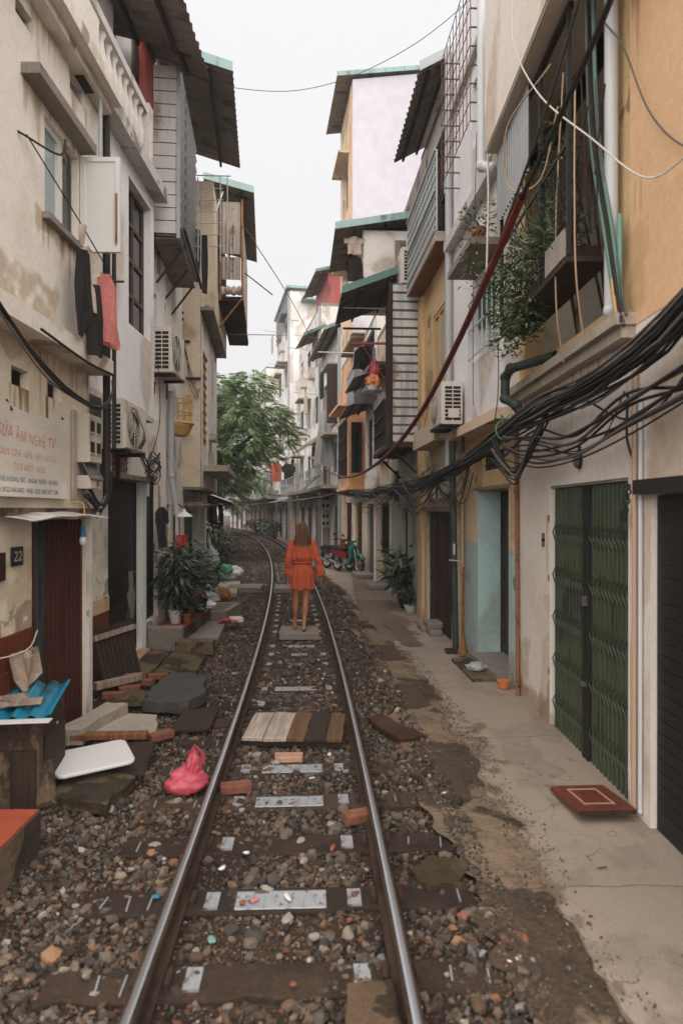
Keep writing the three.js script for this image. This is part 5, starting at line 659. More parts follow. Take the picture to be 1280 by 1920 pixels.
// ---------- cables ----------
function cableSet(name, label, ends, n, spread, r, mats, seed, sag = 0.12) {   // a bundle: each cable its own part
  const R = rng(seed), g = thing(name, label, 'cables');
  for (let i = 0; i < n; i++) { const a = R() * 6.28, q = Math.sqrt(R()), jx = Math.cos(a) * q, jy = Math.sin(a) * q, dr = sag * (0.15 + R()); part(g, 'cable', tube(ends.map(([x, y, z, k = 1], j) => [x + jx * spread * k * 0.6 + 0.02 * (R() - 0.5), y + jy * spread * k + dr * 1.6 * (R() - 0.75), z + 0.05 * (R() - 0.5)]), r * (0.7 + 0.7 * R()), ends.length * 6, 5), mats[Math.floor(R() * mats.length)]); }
  return g;
}
const blk = [M.cable, M.cable, M.cable, M.cableGrey, M.iron];
cableSet('cable_bundle', 'thick bundle of black cables along the right hand fronts', [[1.72, 3.7, -2.2], [1.72, 3.22, -2.9], [1.7, 2.98, -3.6], [1.7, 2.88, -4.6], [1.68, 2.88, -5.8], [1.68, 2.83, -7.0, 0.7], [1.6, 2.68, -8.2, 0.8], [1.52, 2.58, -9.2, 0.8], [1.4, 2.5, -10.4, 0.9], [1.25, 2.46, -12, 1.1], [1.1, 2.46, -14, 1.2], [0.95, 2.48, -16.5, 1.2], [0.7, 2.5, -19.5, 1.3], [0.2, 2.65, -24, 1.2], [-0.75, 3.0, -30.8, 0.6]], 42, 0.08, 0.0095, blk, 3, 0.09);
cableSet('slack_cables', 'slack cables looping below the thick black bundle', [[1.75, 2.75, -3.4], [1.72, 2.62, -4.1], [1.72, 2.5, -5.0, 1.5], [1.7, 2.62, -6.0], [1.66, 2.7, -7.0, 0.6]], 9, 0.09, 0.009, blk, 5, 0.2);
cableSet('drooping_loops', 'tight loops of spare black cable hanging below tie', [[1.6, 2.72, -7.2], [1.62, 2.45, -6.75], [1.63, 2.4, -6.3], [1.66, 2.62, -5.9], [1.68, 2.8, -5.6]], 10, 0.07, 0.009, blk, 8, 0.15);
cableSet('tangled_cables', 'tangle of thin cables along the ochre and green houses', [[1.35, 2.55, -9.6], [1.2, 2.35, -11, 1.5], [1.05, 2.5, -12.5, 1.8], [0.95, 2.3, -14, 2], [0.8, 2.45, -16, 2], [0.6, 2.35, -18.5, 2], [0.3, 2.6, -22, 2]], 20, 0.09, 0.006, [M.cable, M.cable, M.cableGrey], 12, 0.3);
cableSet('tangled_cables', 'loops of thin cables drooping at the leaning green pole', [[1.62, 2.7, -8.6], [1.56, 2.3, -8.9, 1.5], [1.5, 2.35, -9.4, 1.5], [1.4, 2.55, -10.4]], 10, 0.08, 0.006, [M.cable, M.cableGrey], 15, 0.35);
cableSet('riser_cables', 'grey green cables strapped up beside the fat downpipe', [[1.72, 7, -4.7], [1.72, 6, -4.75], [1.74, 4.6, -4.7], [1.78, 3.8, -4.52], [1.8, 3.25, -4.4]], 9, 0.05, 0.012, [M.cableGreen, M.cableGrey, M.pipeGreen, M.cable, M.frameY], 17, 0.04);
solid('cable_tie', 'green twine knotted round the black cable bundle', 'twine', [new THREE.TorusGeometry(0.1, 0.009, 6, 20).toNonIndexed(), tube([[0, 0.1, 0], [0.05, 0.16, 0.03], [0.1, 0.1, 0.05]], 0.006), tube([[0, -0.1, 0], [-0.03, -0.2, 0.03]], 0.006), tube([[0, 0.1, 0.02], [-0.06, 0.15, 0.03], [-0.05, 0.05, 0.06]], 0.006)].map((q) => metricUV(q)), M.greenBag, [1.68, 2.83, -7.05], 0.3);
{ const g = thing('red_cable', 'dark red sheathed cable swooping along the right side', 'cable'); part(g, 'red_sheath', tube([[1.19, 4.07, -4.5], [1.15, 3.87, -5.2], [1.09, 3.58, -6.4], [0.98, 3.22, -8.2], [0.82, 2.97, -10.2], [0.55, 2.82, -13.5], [0.21, 2.88, -18], [-0.2, 3.2, -23], [-0.78, 3.9, -30.9]], 0.03, 70, 8), M.cableRed); part(g, 'black_tail', tube([[1.19, 4.07, -4.5], [1.24, 4.25, -3.8], [1.28, 4.45, -3.2], [1.3, 4.8, -2.6]], 0.018, 20), M.cable); part(g, 'far_run', tube([[-0.78, 3.9, -30.9], [-1.6, 3.3, -34], [-2.9, 2.9, -40], [-4.6, 3.1, -49], [-7, 3.4, -60]], 0.04, 40, 6), M.cableRed); }
function wire(label, pts, r, m) { solid('wire', label, 'wire', tube(pts, r, pts.length * 7, 5), m); }
wire('white wire looping across the loggia to the orange wall', [[1.35, 6.2, -5.3], [1.3, 5.6, -5.2], [1.4, 5.0, -4.9], [1.6, 4.4, -4.4], [1.78, 3.92, -3.95], [1.84, 3.9, -3.7], [1.86, 3.92, -3.2]], 0.006, M.cablePale);
wire('grey wire sloping down the orange wall', [[1.75, 5.3, -4.6], [1.8, 5.0, -4.4], [1.84, 4.4, -4.1], [1.86, 4.05, -3.8], [1.87, 3.7, -3.3]], 0.006, M.cableGrey); wire('black stay running beside the red cable', [[1.15, 3.95, -5.0], [1.3, 4.6, -4.2], [1.4, 5.3, -3.6], [1.45, 6.5, -2.9]], 0.01, M.cable); wire('pale cord looping in the loggia', [[1.5, 5.2, -4.9], [1.3, 5.0, -5.4], [1.35, 4.6, -5.5], [1.5, 4.5, -5.2], [1.55, 4.9, -4.9]], 0.007, M.cableTan);
wire('tan cord hanging in front of the loggia', [[1.62, 5.2, -5.0], [1.6, 4.2, -5.1], [1.62, 3.5, -5.15], [1.72, 3.15, -5.3]], 0.007, M.cableTan); wire('second tan cord hanging in front of the loggia', [[1.62, 5.0, -4.75], [1.6, 4.2, -4.7], [1.62, 3.6, -4.72], [1.72, 3.2, -4.85]], 0.007, M.cableTan); wire('pale cord dropping past the white upper wall', [[1.45, 6.2, -6.9], [1.48, 5.2, -6.9], [1.47, 4.3, -6.95]], 0.012, M.cablePale); wire('thin dark wire down the white upper wall', [[1.5, 6.2, -7.6], [1.52, 4.5, -7.9], [1.5, 3.2, -7.8]], 0.004, M.cable); wire('pair of rusty cords at the loggia corner', [[1.58, 3.7, -6.9], [1.58, 3.2, -6.9], [1.6, 2.85, -7.2]], 0.006, M.rusty);
wire('thin wire crossing the alley high overhead', [[-2.5, 8.6, -10.5], [-0.6, 8.15, -10], [0.9, 8.1, -9], [2.2, 8.6, -8]], 0.005, M.cableGrey); wire('thin wire from tan house across to tall building', [[-2.3, 8.4, -14.5], [-1.5, 8.9, -24], [-0.6, 8.4, -34]], 0.012, M.cableGrey);
wire('single cable crossing pale rose wall above the gate', [[1.78, 2.75, -4.3], [1.86, 2.5, -4.9], [1.86, 2.48, -5.6], [1.8, 2.6, -6.6]], 0.005, M.cable); wire('thicker cable curving across pale rose wall', [[1.86, 2.9, -3.4], [1.87, 2.62, -4.0], [1.87, 2.6, -4.5], [1.8, 2.8, -5.0]], 0.008, M.cable); wire('cable hanging beside the tan conduit', [[1.85, 2.75, -4.42], [1.84, 2.45, -4.4], [1.87, 2.3, -4.36]], 0.009, M.cable);
cableSet('house_cables', 'black cables sagging in front of the cream house', [[-2.16, 3.35, -4.2], [-2.12, 3.05, -4.9], [-2.1, 2.92, -5.5], [-2.1, 2.93, -6.0], [-2.14, 3.1, -6.4], [-2.2, 3.25, -6.62]], 5, 0.035, 0.011, blk, 21, 0.06); wire('thin black cable under the cream ledge', [[-2.15, 3.3, -4.9], [-2.12, 3.24, -5.7], [-2.15, 3.28, -6.5]], 0.011, M.cable);
cableSet('meter_cables', 'black cables drooping under the meter cabinet', [[-2.3, 2.6, -6.66], [-2.28, 2.25, -6.7, 1.5], [-2.3, 2.05, -6.5, 1.5], [-2.36, 2.18, -6.36]], 6, 0.03, 0.01, blk, 23, 0.15); cableSet('coiled_wires', 'coil of wires hanging beside the black door', [[-2.5, 2.95, -8.2], [-2.52, 2.6, -8.9], [-2.5, 2.45, -9.15, 2], [-2.45, 2.6, -9.25, 2], [-2.5, 2.72, -9.05, 2], [-2.55, 2.5, -9.0, 2], [-2.52, 2.75, -9.5]], 7, 0.04, 0.007, [M.cable, M.cableGrey], 25, 0.12);
wire('black cord down the white overhanging wall', [[-2.5, 6.3, -7.2], [-2.52, 5.2, -7.25], [-2.52, 3.4, -7.3]], 0.007, M.cable); wire('second black cord down the white overhanging wall', [[-2.5, 4.3, -7.0], [-2.52, 3.6, -7.25], [-2.54, 3.3, -7.4]], 0.007, M.cable); wire('wire dropping past the fan air conditioner', [[-2.52, 4.2, -9.35], [-2.5, 3.2, -9.4], [-2.6, 2.7, -9.3]], 0.006, M.cable);
cableSet('wall_wires', 'wires sagging on the tan side wall brackets', [[-3.1, 5.4, -12.98], [-2.95, 5.0, -12.97], [-2.85, 4.5, -12.97], [-2.72, 4.1, -12.95]], 4, 0.06, 0.006, [M.cable], 27, 0.2);
for (const [y, a, b] of [[5.75, -3.25, -3.0], [5.62, -3.25, -3.0], [5.2, -3.12, -2.88], [4.5, -2.95, -2.68]]) solid('wire_bracket', 'short iron wire bracket on the tan side wall', 'bracket', bx(a, b, y, y + 0.03, -13.06, -12.96), M.iron, [0, 0, 0], 0, 'iron brackets on the tan side wall');
// small wall fittings
{ const g = thing('wall_lamp', 'oval dark wall lamp above the green gate', 'lamp', [1.9, 2.33, -5.43], -Math.PI / 2); part(g, 'back_plate', metricUV(new THREE.SphereGeometry(1, 16, 12).scale(0.055, 0.085, 0.02).translate(0, 0.08, 0.012)), M.iron); part(g, 'glass', metricUV(new THREE.SphereGeometry(1, 16, 12).scale(0.04, 0.065, 0.03).translate(0, 0.07, 0.03)), M.greyDoor); part(g, 'finial', metricUV(new THREE.ConeGeometry(0.02, 0.05, 8).translate(0, 0.19, 0.012)), M.iron); }
{ const g = thing('switch_plates', 'small stacked switch plates beside the green gate', 'switch', [1.9, 1.66, -6.42], -Math.PI / 2); for (let i = 0; i < 3; i++) part(g, 'plate', rbox(-0.035, 0.035, i * 0.045, i * 0.045 + 0.038, 0.001, 0.012, 0.002), i === 1 ? M.iron : M.greyDoor); }
{ const g = thing('chain', 'black chain with padlock hanging beside the shutter housing', 'chain', [1.86, 1.95, -4.38], -Math.PI / 2); for (let i = 0; i < 6; i++) part(g, 'link', metricUV(new THREE.TorusGeometry(0.018, 0.006, 6, 10).rotateY(i % 2 * 1.5).translate(-0.01 * i, 0.2 - i * 0.03, 0.02)), M.iron); part(g, 'padlock', rbox(-0.1, -0.05, -0.03, 0.05, 0.01, 0.035, 0.006), M.iron); }
{ const g = thing('lamp_shade', 'white enamel lamp shade at the grey green downpipe', 'lamp', [-2.52, 1.9, -10.95]); part(g, 'shade', metricUV(new THREE.LatheGeometry([[0.14, 0], [0.1, 0.04], [0.03, 0.08], [0.02, 0.13]].map(([a, b]) => new THREE.Vector2(a, b)), 18).toNonIndexed()), M.whitePlastic); part(g, 'arm', tube([[0, 0.12, 0], [-0.1, 0.2, 0], [-0.2, 0.18, 0]], 0.012), M.iron); }
{ const g = thing('yellow_balcony', 'small curved yellow balcony below the fan air conditioner', 'balcony', [-2.83, 3.35, -11.6]); part(g, 'floor', metricUV(new THREE.CylinderGeometry(0.3, 0.22, 0.16, 20, 1, false, 0, Math.PI).translate(0, 0, 0)), M.frameY); part(g, 'band', metricUV(new THREE.TorusGeometry(0.3, 0.025, 6, 20, Math.PI).rotateX(Math.PI / 2).rotateY(Math.PI / 2).translate(0, 0.12, 0)), M.frameY); for (let i = 0; i <= 8; i++) { const a = Math.PI * i / 8; part(g, 'rail_bar', tube([[0.29 * Math.sin(a), 0.1, 0.29 * Math.cos(a)], [0.29 * Math.sin(a), 0.52, 0.29 * Math.cos(a)]], 0.01), M.frameY); } for (const y of [0.3, 0.52]) part(g, 'rail_hoop', metricUV(new THREE.TorusGeometry(0.29, 0.012, 6, 20, Math.PI).rotateX(Math.PI / 2).rotateY(Math.PI / 2).translate(0, y, 0)), M.frameY); }
garment('red_mop', 'red cloth on a stick among the potted plants', [[0, -0.08, 0.1], [-0.12, -0.09, 0.1], [-0.3, -0.07, 0.05]], M.redBag, [-2.62, 1.6, -11.15], 0.4); solid('stick', 'pale stick standing among the potted plants', 'stick', tube([[-2.63, 0.4, -11.2], [-2.66, 1.95, -11.2]], 0.015), M.woodPale);
// ---------- things lying beside the track ----------
// irregular slab: outline in (X, D), top at y, thickness h
function slabGeo(pts, y, h, seed = 1, rag = 0.02) {
  const s = new THREE.Shape(), R = rng(seed * 13), q = []; pts.forEach((p, i) => { const n = pts[(i + 1) % pts.length]; for (let k = 0; k < 4; k++) q.push([mix(p[0], n[0], k / 4) + rag * (R() - 0.5), -mix(p[1], n[1], k / 4) + rag * (R() - 0.5)]); });
  q.forEach((p, i) => (i ? s.lineTo : s.moveTo).call(s, p[0], p[1])); s.closePath();
  const e = new THREE.ExtrudeGeometry(s, { depth: h - 0.012, bevelEnabled: true, bevelThickness: 0.006, bevelSize: 0.008, bevelSegments: 1 }); e.applyMatrix4(new THREE.Matrix4().makeRotationX(Math.PI / 2)); mv(e, 0, y - 0.006, 0); return metricUV(e, seed, seed * 0.7);
}
const slab = (name, label, cat, pts, y, h, m, seed, rag) => { const cx = pts.reduce((a, p) => a + p[0], 0) / pts.length, cd = pts.reduce((a, p) => a + p[1], 0) / pts.length; const o = solid(name, label, cat, slabGeo(pts.map(([x, d]) => [x - cx, d - cd]), 0, h, seed, rag), m, [cx, y, -cd]); return o; };
slab('stone_slab', 'mossy broken concrete slab in front of white tray', 'slab', [[-2.0, 4.55], [-1.55, 4.47], [-1.5, 4.92], [-1.95, 4.98]], 0.09, 0.08, M.mossy, 2, 0.06);
slab('stone_slab', 'dark square board lying behind the white tray', 'board', [[-2.02, 5.62], [-1.55, 5.66], [-1.45, 4.98], [-1.72, 4.95], [-2.0, 5.2]], 0.085, 0.03, M.woodDark, 3, 0.01);
slab('stone_slab', 'pale cracked cement slab beside the shutter door', 'slab', [[-2.25, 5.85], [-1.62, 5.85], [-1.7, 6.35], [-2.2, 6.42]], 0.1, 0.07, M.concPale, 4, 0.04);
slab('stone_slab', 'thick dark granite slab left of the rail', 'slab', [[-1.92, 6.7], [-1.5, 6.62], [-1.42, 7.1], [-1.55, 7.75], [-1.95, 7.85], [-2.0, 7.2]], 0.14, 0.12, mat('#5b5a57', { map: 'concrete', s: 1.4, bump: 0.02, bs: 3 }), 5, 0.07);
slab('stone_slab', 'grey green mossy slab near the concrete steps', 'slab', [[-2.2, 8.05], [-1.72, 8.08], [-1.8, 9.1], [-2.27, 9.15]], 0.1, 0.08, M.mossy, 6, 0.04); slab('stone_slab', 'long greenish slab along the black metal door', 'slab', [[-2.52, 7.95], [-2.24, 7.95], [-2.3, 9.2], [-2.58, 9.2]], 0.11, 0.08, M.concDark, 7, 0.02); slab('tile_slab', 'pink tiled threshold of black metal door', 'slab', [[-2.74, 8.1], [-2.54, 8.1], [-2.6, 9.25], [-2.74, 9.25]], 0.13, 0.1, M.pinkSlab, 8, 0.01);
slab('stone_slab', 'flat dark slab among bricks beyond the granite slab', 'slab', [[-2.35, 6.9], [-2.02, 6.85], [-2.02, 7.25], [-2.3, 7.3]], 0.09, 0.06, M.mossy, 9, 0.04); slab('stone_slab', 'dark steel plate lying left of the rail', 'plate', [[-1.5, 6.0], [-1.18, 6.05], [-1.2, 6.7], [-1.52, 6.62]], 0.07, 0.03, M.woodDark, 10, 0.01); slab('stone_slab', 'cement slab before the concrete steps', 'slab', [[-2.3, 9.9], [-1.82, 9.85], [-1.95, 11.6], [-2.45, 11.6]], 0.12, 0.1, M.conc, 11, 0.03); slab('stone_slab', 'pale slab by the rubbish heap', 'slab', [[-3.1, 13.6], [-2.5, 13.6], [-2.7, 15], [-3.2, 15]], 0.11, 0.1, M.conc, 12, 0.03); slab('stone_slab', 'long pale slab lying along the shack', 'slab', [[-2.95, 15.6], [-2.4, 15.6], [-2.7, 18.2], [-3.2, 18.2]], 0.12, 0.1, M.concPale, 13, 0.03);
slab('stone_slab', 'rust stained slab on sleeper ends right of the rail', 'slab', [[0.24, 6.4], [0.36, 6.5], [0.72, 5.9], [0.5, 5.8]], 0.06, 0.05, mat('#8a6450', { map: 'dirt', s: 1.2, bump: 0.01 }), 14, 0.03); slab('stone_slab', 'broken paving piece with moss beyond the right rail', 'slab', [[0.42, 3.62], [0.62, 3.6], [0.68, 3.86], [0.45, 3.9]], 0.03, 0.06, mat('#8f8a62', { map: 'dirt', s: 1.5, bump: 0.02, bs: 3 }), 15, 0.09); slab('stone_slab', 'beige stone block between the rails', 'block', [[0.02, 2.45], [0.22, 2.5], [0.21, 2.82], [0.03, 2.8]], 0.06, 0.1, mat('#a8977f', { map: 'worn', s: 1.5, bump: 0.012, bs: 4 }), 16, 0.012);
slab('crossing_slab', 'flat concrete slab between the rails under bare feet', 'slab', [[-0.95, 10.5], [-0.36, 10.5], [-0.4, 11.2], [-0.98, 11.2]], 0.105, 0.1, M.conc, 17, 0.05); slab('crossing_slab', 'concrete crossing slab left of the track', 'slab', [[-2.75, 16.5], [-1.95, 16.5], [-2.0, 17.4], [-2.85, 17.4]], 0.13, 0.12, M.conc, 18, 0.02); slab('crossing_slab', 'concrete crossing slab between the rails beyond the walker', 'slab', [[-1.62, 16.5], [-0.76, 16.5], [-0.82, 17.4], [-1.68, 17.4]], 0.12, 0.12, M.conc, 19, 0.02);
solid('white_tray', 'white rounded plastic tray propped on the slabs', 'tray', (() => { const s = new THREE.Shape(), w = 0.26, d = 0.2, r = 0.06; s.moveTo(-w + r, -d); s.lineTo(w - r, -d); s.quadraticCurveTo(w, -d, w, -d + r); s.lineTo(w, d - r); s.quadraticCurveTo(w, d, w - r, d); s.lineTo(-w + r, d); s.quadraticCurveTo(-w, d, -w, d - r); s.lineTo(-w, -d + r); s.quadraticCurveTo(-w, -d, -w + r, -d); const e = new THREE.ExtrudeGeometry(s, { depth: 0.012, bevelEnabled: true, bevelThickness: 0.008, bevelSize: 0.012, bevelSegments: 2 }); e.rotateX(-Math.PI / 2); return metricUV(e); })(), M.whitePlastic, [-1.83, 0.17, -5.02], 0.5).rotation.x = 0.1;
solid('plank', 'long tan plank lying before the pale cement slab', 'plank', rbox(-0.33, 0.33, 0, 0.05, -0.05, 0.05, 0.006), M.woodOrange, [-1.95, 0.1, -5.68], 0.06); solid('concrete_lump', 'long pale concrete lump leaning by shutter door', 'rubble', slabGeo([[-0.1, -0.4], [0.1, -0.38], [0.16, 0.4], [-0.02, 0.42]], 0.12, 0.14, 31, 0.05), M.concPale, [-2.22, 0.08, -6.0], -0.1); solid('white_tile', 'small white tile half under the blue roofed bin', 'tile', bx(-0.1, 0.1, 0, 0.012, -0.07, 0.07), M.whitePlastic, [-1.98, 0.07, -5.28], 0.4);
const bk = rbox(-0.11, 0.11, 0, 0.06, -0.052, 0.052, 0.006);
[[-2.35, 0.06, 7.05, 0.1], [-2.28, 0.05, 7.35, 0.3], [-2.2, 0.06, 7.6, -0.2], [-2.35, 0.05, 7.6, 0.6], [-2.12, 0.05, 7.9, 0.2], [-2.3, 0.12, 7.62, 0.5], [-1.55, 0.04, 5.85, 0.8], [-0.75, 0.0, 4.85, 0.2], [0.12, 0.0, 4.4, 0.4]].forEach(([x, y, D, t]) => solid('loose_brick', 'loose worn brick lying in the rubble by the track', 'brick', bk, M.brick, [x, y, -D], t, 'loose bricks beside the track'));
[[-0.42, 5.45, 0.22, 0.06], [-0.1, 5.95, 0.1, 0.05]].forEach(([x, D, w, d], i) => solid('brick_half', 'pale salmon brick bit between the rails', 'brick', rbox(-w / 2, w / 2, 0, 0.05, -d, d, 0.008), M.pinkSlab, [x, 0.0, -D], 0.05, 'salmon brick bits between the rails'));
// five planks between the rails
{ const g = thing('plank_crossing', 'weathered plank crossing laid between the rails', 'plank crossing', [-0.4, 0.02, -6.02], -0.05); part(g, 'bearer', [bx(-0.42, 0.42, 0, 0.05, -0.3, -0.2), bx(-0.42, 0.42, 0, 0.05, 0.2, 0.3)], M.woodDark); [[-0.41, 0.16, M.woodBleached], [-0.23, 0.18, M.woodBleached], [-0.035, 0.14, M.wood], [0.12, 0.16, M.woodDark], [0.295, 0.12, M.wood]].forEach(([x, w, m], i) => { const p = part(g, 'plank', slabGeo([[x, -0.34 - 0.02 * (i % 2)], [x + w, -0.34], [x + w, 0.35], [x, 0.34 + 0.03 * (i % 3)]], 0.09, 0.038, 40 + i, 0.012), m); }); }
// pink carrier bag
{ const g = thing('pink_bag', 'pink plastic carrier bag of rubbish beside left rail', 'bag', [-1.1, 0.0, -4.85], 0.3); part(g, 'body', crumple(0.15, 0.1, 0.12, 33, 0.5, 3.6).translate(0, 0.07, 0), M.pinkBag); part(g, 'top', crumple(0.05, 0.09, 0.05, 35, 0.5).translate(0.05, 0.19, 0), M.pinkBag); part(g, 'handle', sheet([[0.2, 0.02, 0.07], [0.25, 0.015, 0.06], [0.3, 0.03, 0.055], [0.34, 0.05, 0.06]], 4, (x, y) => 0.03 * Math.sin(y * 22), 0.004), M.pinkBag); part(g, 'handle', sheet([[0.17, 0.08, 0.12], [0.22, 0.1, 0.135], [0.27, 0.1, 0.12], [0.33, 0.055, 0.07]], 4, (x, y) => 0.03 * Math.cos(y * 18), 0.004), M.pinkBag); }
// concrete platform with red tiles and pots
{ const g = thing('tiled_platform', 'concrete doorstep platform with red tile top', 'platform', [-2.5, 0, -10.3]); part(g, 'side_block', rbox(-0.22, 0.26, 0, 0.36, 0.55, 0.72, 0.012), M.conc); part(g, 'body', bx(-0.22, 0.24, 0, 0.3, -1.5, 0.55), M.concDark); for (let i = 0; i < 7; i++) for (let j = 0; j < 2; j++) part(g, 'tile', bx(-0.215 + j * 0.225, -0.215 + j * 0.225 + 0.22, 0.302, 0.315, -1.48 + i * 0.29, -1.48 + i * 0.29 + 0.284), M.tileRed); }
solid('concrete_step', 'low concrete step in front of the tiled platform', 'step', rbox(-0.27, 0.24, 0, 0.2, -0.12, 0.12, 0.015), M.concDark, [-1.98, 0.03, -9.35], 0.03);
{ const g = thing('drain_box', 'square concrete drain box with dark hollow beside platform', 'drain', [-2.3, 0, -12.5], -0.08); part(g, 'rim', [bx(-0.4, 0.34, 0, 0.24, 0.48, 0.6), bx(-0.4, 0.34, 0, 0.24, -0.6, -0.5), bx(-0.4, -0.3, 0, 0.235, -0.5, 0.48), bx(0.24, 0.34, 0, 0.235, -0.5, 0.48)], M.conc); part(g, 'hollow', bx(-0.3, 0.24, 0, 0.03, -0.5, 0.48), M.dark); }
solid('foam_lump', 'white foam lump inside the drain box', 'foam', crumple(0.13, 0.09, 0.12, 51, 0.4), M.whitePlastic, [-2.42, 0.24, -12.55]); solid('magazine', 'torn red and white paper lying by the drain box', 'paper', sheet([[0, 0, 0.3], [0.12, 0, 0.34], [0.3, 0.05, 0.36]], 6, (x) => 0.02 * Math.sin(x * 9), 0.008).rotateX(-Math.PI / 2), M.redBag, [-2.05, 0.16, -11.3]); solid('carton', 'white flattened carton beside the red paper', 'carton', bx(-0.1, 0.1, 0, 0.06, -0.14, 0.14), M.whitePlastic, [-1.78, 0.13, -11.55], 0.3);
// rubbish heap
[['white rubbish bag in the heap beside the potted plants', M.whiteBag, 0.2, -2.98, 0.42, 13.4], ['second white rubbish bag low in the heap', M.whiteBag, 0.17, -2.8, 0.3, 14.3], ['red plastic rubbish bag in the heap', M.redBag, 0.18, -2.85, 0.26, 13.2], ['small red bag at the front of the heap', M.redBag, 0.12, -2.7, 0.2, 12.95], ['pale blue wrapping in the heap', M.clothPale, 0.13, -2.62, 0.2, 13.9], ['tan paper sack beside the heap', M.woodOrange, 0.16, -2.55, 0.18, 14.6], ['white and green sack leaning on shack planks', M.whiteBag, 0.24, -3.0, 0.25, 18.6], ['green cloth bundle against the shack', M.greenBag, 0.16, -3.05, 0.42, 18.1]].forEach(([l, m, r, x, y, D], i) => solid('rubbish_bag', l, 'bag', crumple(r * 1.15, r * 0.95, r * 1.15, 60 + i, 0.45), m, [x, y, -D]));
{ const g = thing('hanging_white_bag', 'white plastic bag hanging from the white door pier', 'bag', [-2.95, 0.62, -15.6]); part(g, 'body', crumple(0.17, 0.28, 0.14, 71, 0.4).translate(0, 0.25, 0), M.whiteBag); part(g, 'neck', tube([[0, 0.42, 0], [-0.05, 0.6, 0], [-0.08, 0.78, 0]], 0.035), M.whiteBag); part(g, 'green_content', blob(0.09, 0.1, 0.08, 73, 0.3).translate(-0.08, 0.14, 0.08), M.greenBag); }
// orange tiled step bottom left
{ const g = thing('red_tile_step', 'raised step with red clay tiles and dark side', 'step', [-2.05, 0, -3.2]); part(g, 'body', bx(-0.35, 0.29, 0, 0.24, -0.8, 1.4), M.concDark); for (let i = 0; i < 6; i++) for (let j = 0; j < 2; j++) part(g, 'tile', bx(-0.345 + j * 0.318, -0.345 + j * 0.318 + 0.312, 0.242, 0.256, -0.78 + i * 0.36, -0.78 + i * 0.36 + 0.354), M.tileRed); }
// blue corrugated lid bin
{ const g = thing('roofed_bin', 'dark wooden bin topped with blue corrugated sheet and scraps', 'bin', [-2.2, 0, -4.72], 0.12); part(g, 'box', rbox(-0.2, 0.17, 0, 0.62, -0.36, 0.22, 0.01), M.concDark); part(g, 'front_board', rbox(0.0, 0.16, 0.02, 0.42, 0.225, 0.26, 0.006), M.woodDark); part(g, 'side_board', rbox(0.175, 0.2, 0.0, 0.46, -0.3, 0.12, 0.006), M.woodDark); part(g, 'blue_sheet', mv(rotG(corr(0.56, 0.78, 0.11, 0.018), -Math.PI / 2 + 0.05).rotateY(0.1), -0.28, 0.66, 0.38), M.tinBlue); [[-0.1, 0.7, 0.0, 0.5, 0.26], [0.06, 0.705, 0.12, 0.2, 0.2], [-0.14, 0.7, 0.2, 0.8, 0.24]].forEach(([x, y, z, t, w]) => { const p = part(g, 'cardboard_scrap', bx(-w / 2, w / 2, 0, 0.008, -0.08, 0.08), M.woodPale); p.position.set(x, y, z); p.rotation.y = t; }); part(g, 'paper_sheet', bx(-0.2, 0.3, 0.655, 0.662, 0.36, 0.44), M.whitePlastic); }
solid('green_roll', 'green woven sack rolled behind the bin', 'sack', sheet([[0, -0.02, 0.06], [0.1, -0.01, 0.05], [0.2, -0.03, 0.04], [0.32, -0.05, 0.02], [0.42, -0.09, 0.0], [0.52, -0.11, 0.01], [0.6, -0.1, -0.01]], 8, (x, y) => 0.03 * Math.sin(x * 60 + y * 9) + 0.02 * Math.sin(y * 31), 0.012), mat('#7fb79a', { rough: 0.6 }), [-2.06, 0.03, -4.98], 0.9); solid('stone_block', 'rounded dark stone block leaning at the bin', 'stone', rotG(rbox(-0.13, 0.12, -0.02, 0.27, -0.06, 0.06, 0.03), -0.35, 0.2, 0.25), M.concDark, [-2.02, 0.03, -4.55]);
{ const g = thing('leaning_rack', 'dark slatted wooden rack leaning by the black door', 'rack', [-2.62, 0.02, -7.65], 1.35); for (let i = 0; i < 9; i++) part(g, 'slat', rotG(bx(-0.38 + i * 0.085, -0.38 + i * 0.085 + 0.06, 0, 0.72, 0, 0.02), -0.25).translate(0, 0, 0.22), M.woodDark); part(g, 'top_batten', rotG(bx(-0.42, 0.42, 0.6, 0.66, 0.022, 0.05), -0.25).translate(0, 0, 0.22), M.woodPale); }
solid('timber', 'pale squared timber end lying before the rack', 'timber', rbox(-0.28, 0.28, 0, 0.08, -0.04, 0.04, 0.008), M.woodPale, [-2.4, 0.12, -7.35], 0.9);
{ const g = thing('rag_string', 'string tied across the tiled wall', 'string', [-2.4, 1.0, -4.4]); part(g, 'cord', tube([[0, 0, 0], [0.1, -0.02, -0.6], [0.02, 0.06, -0.95]], 0.005), M.cablePale); }
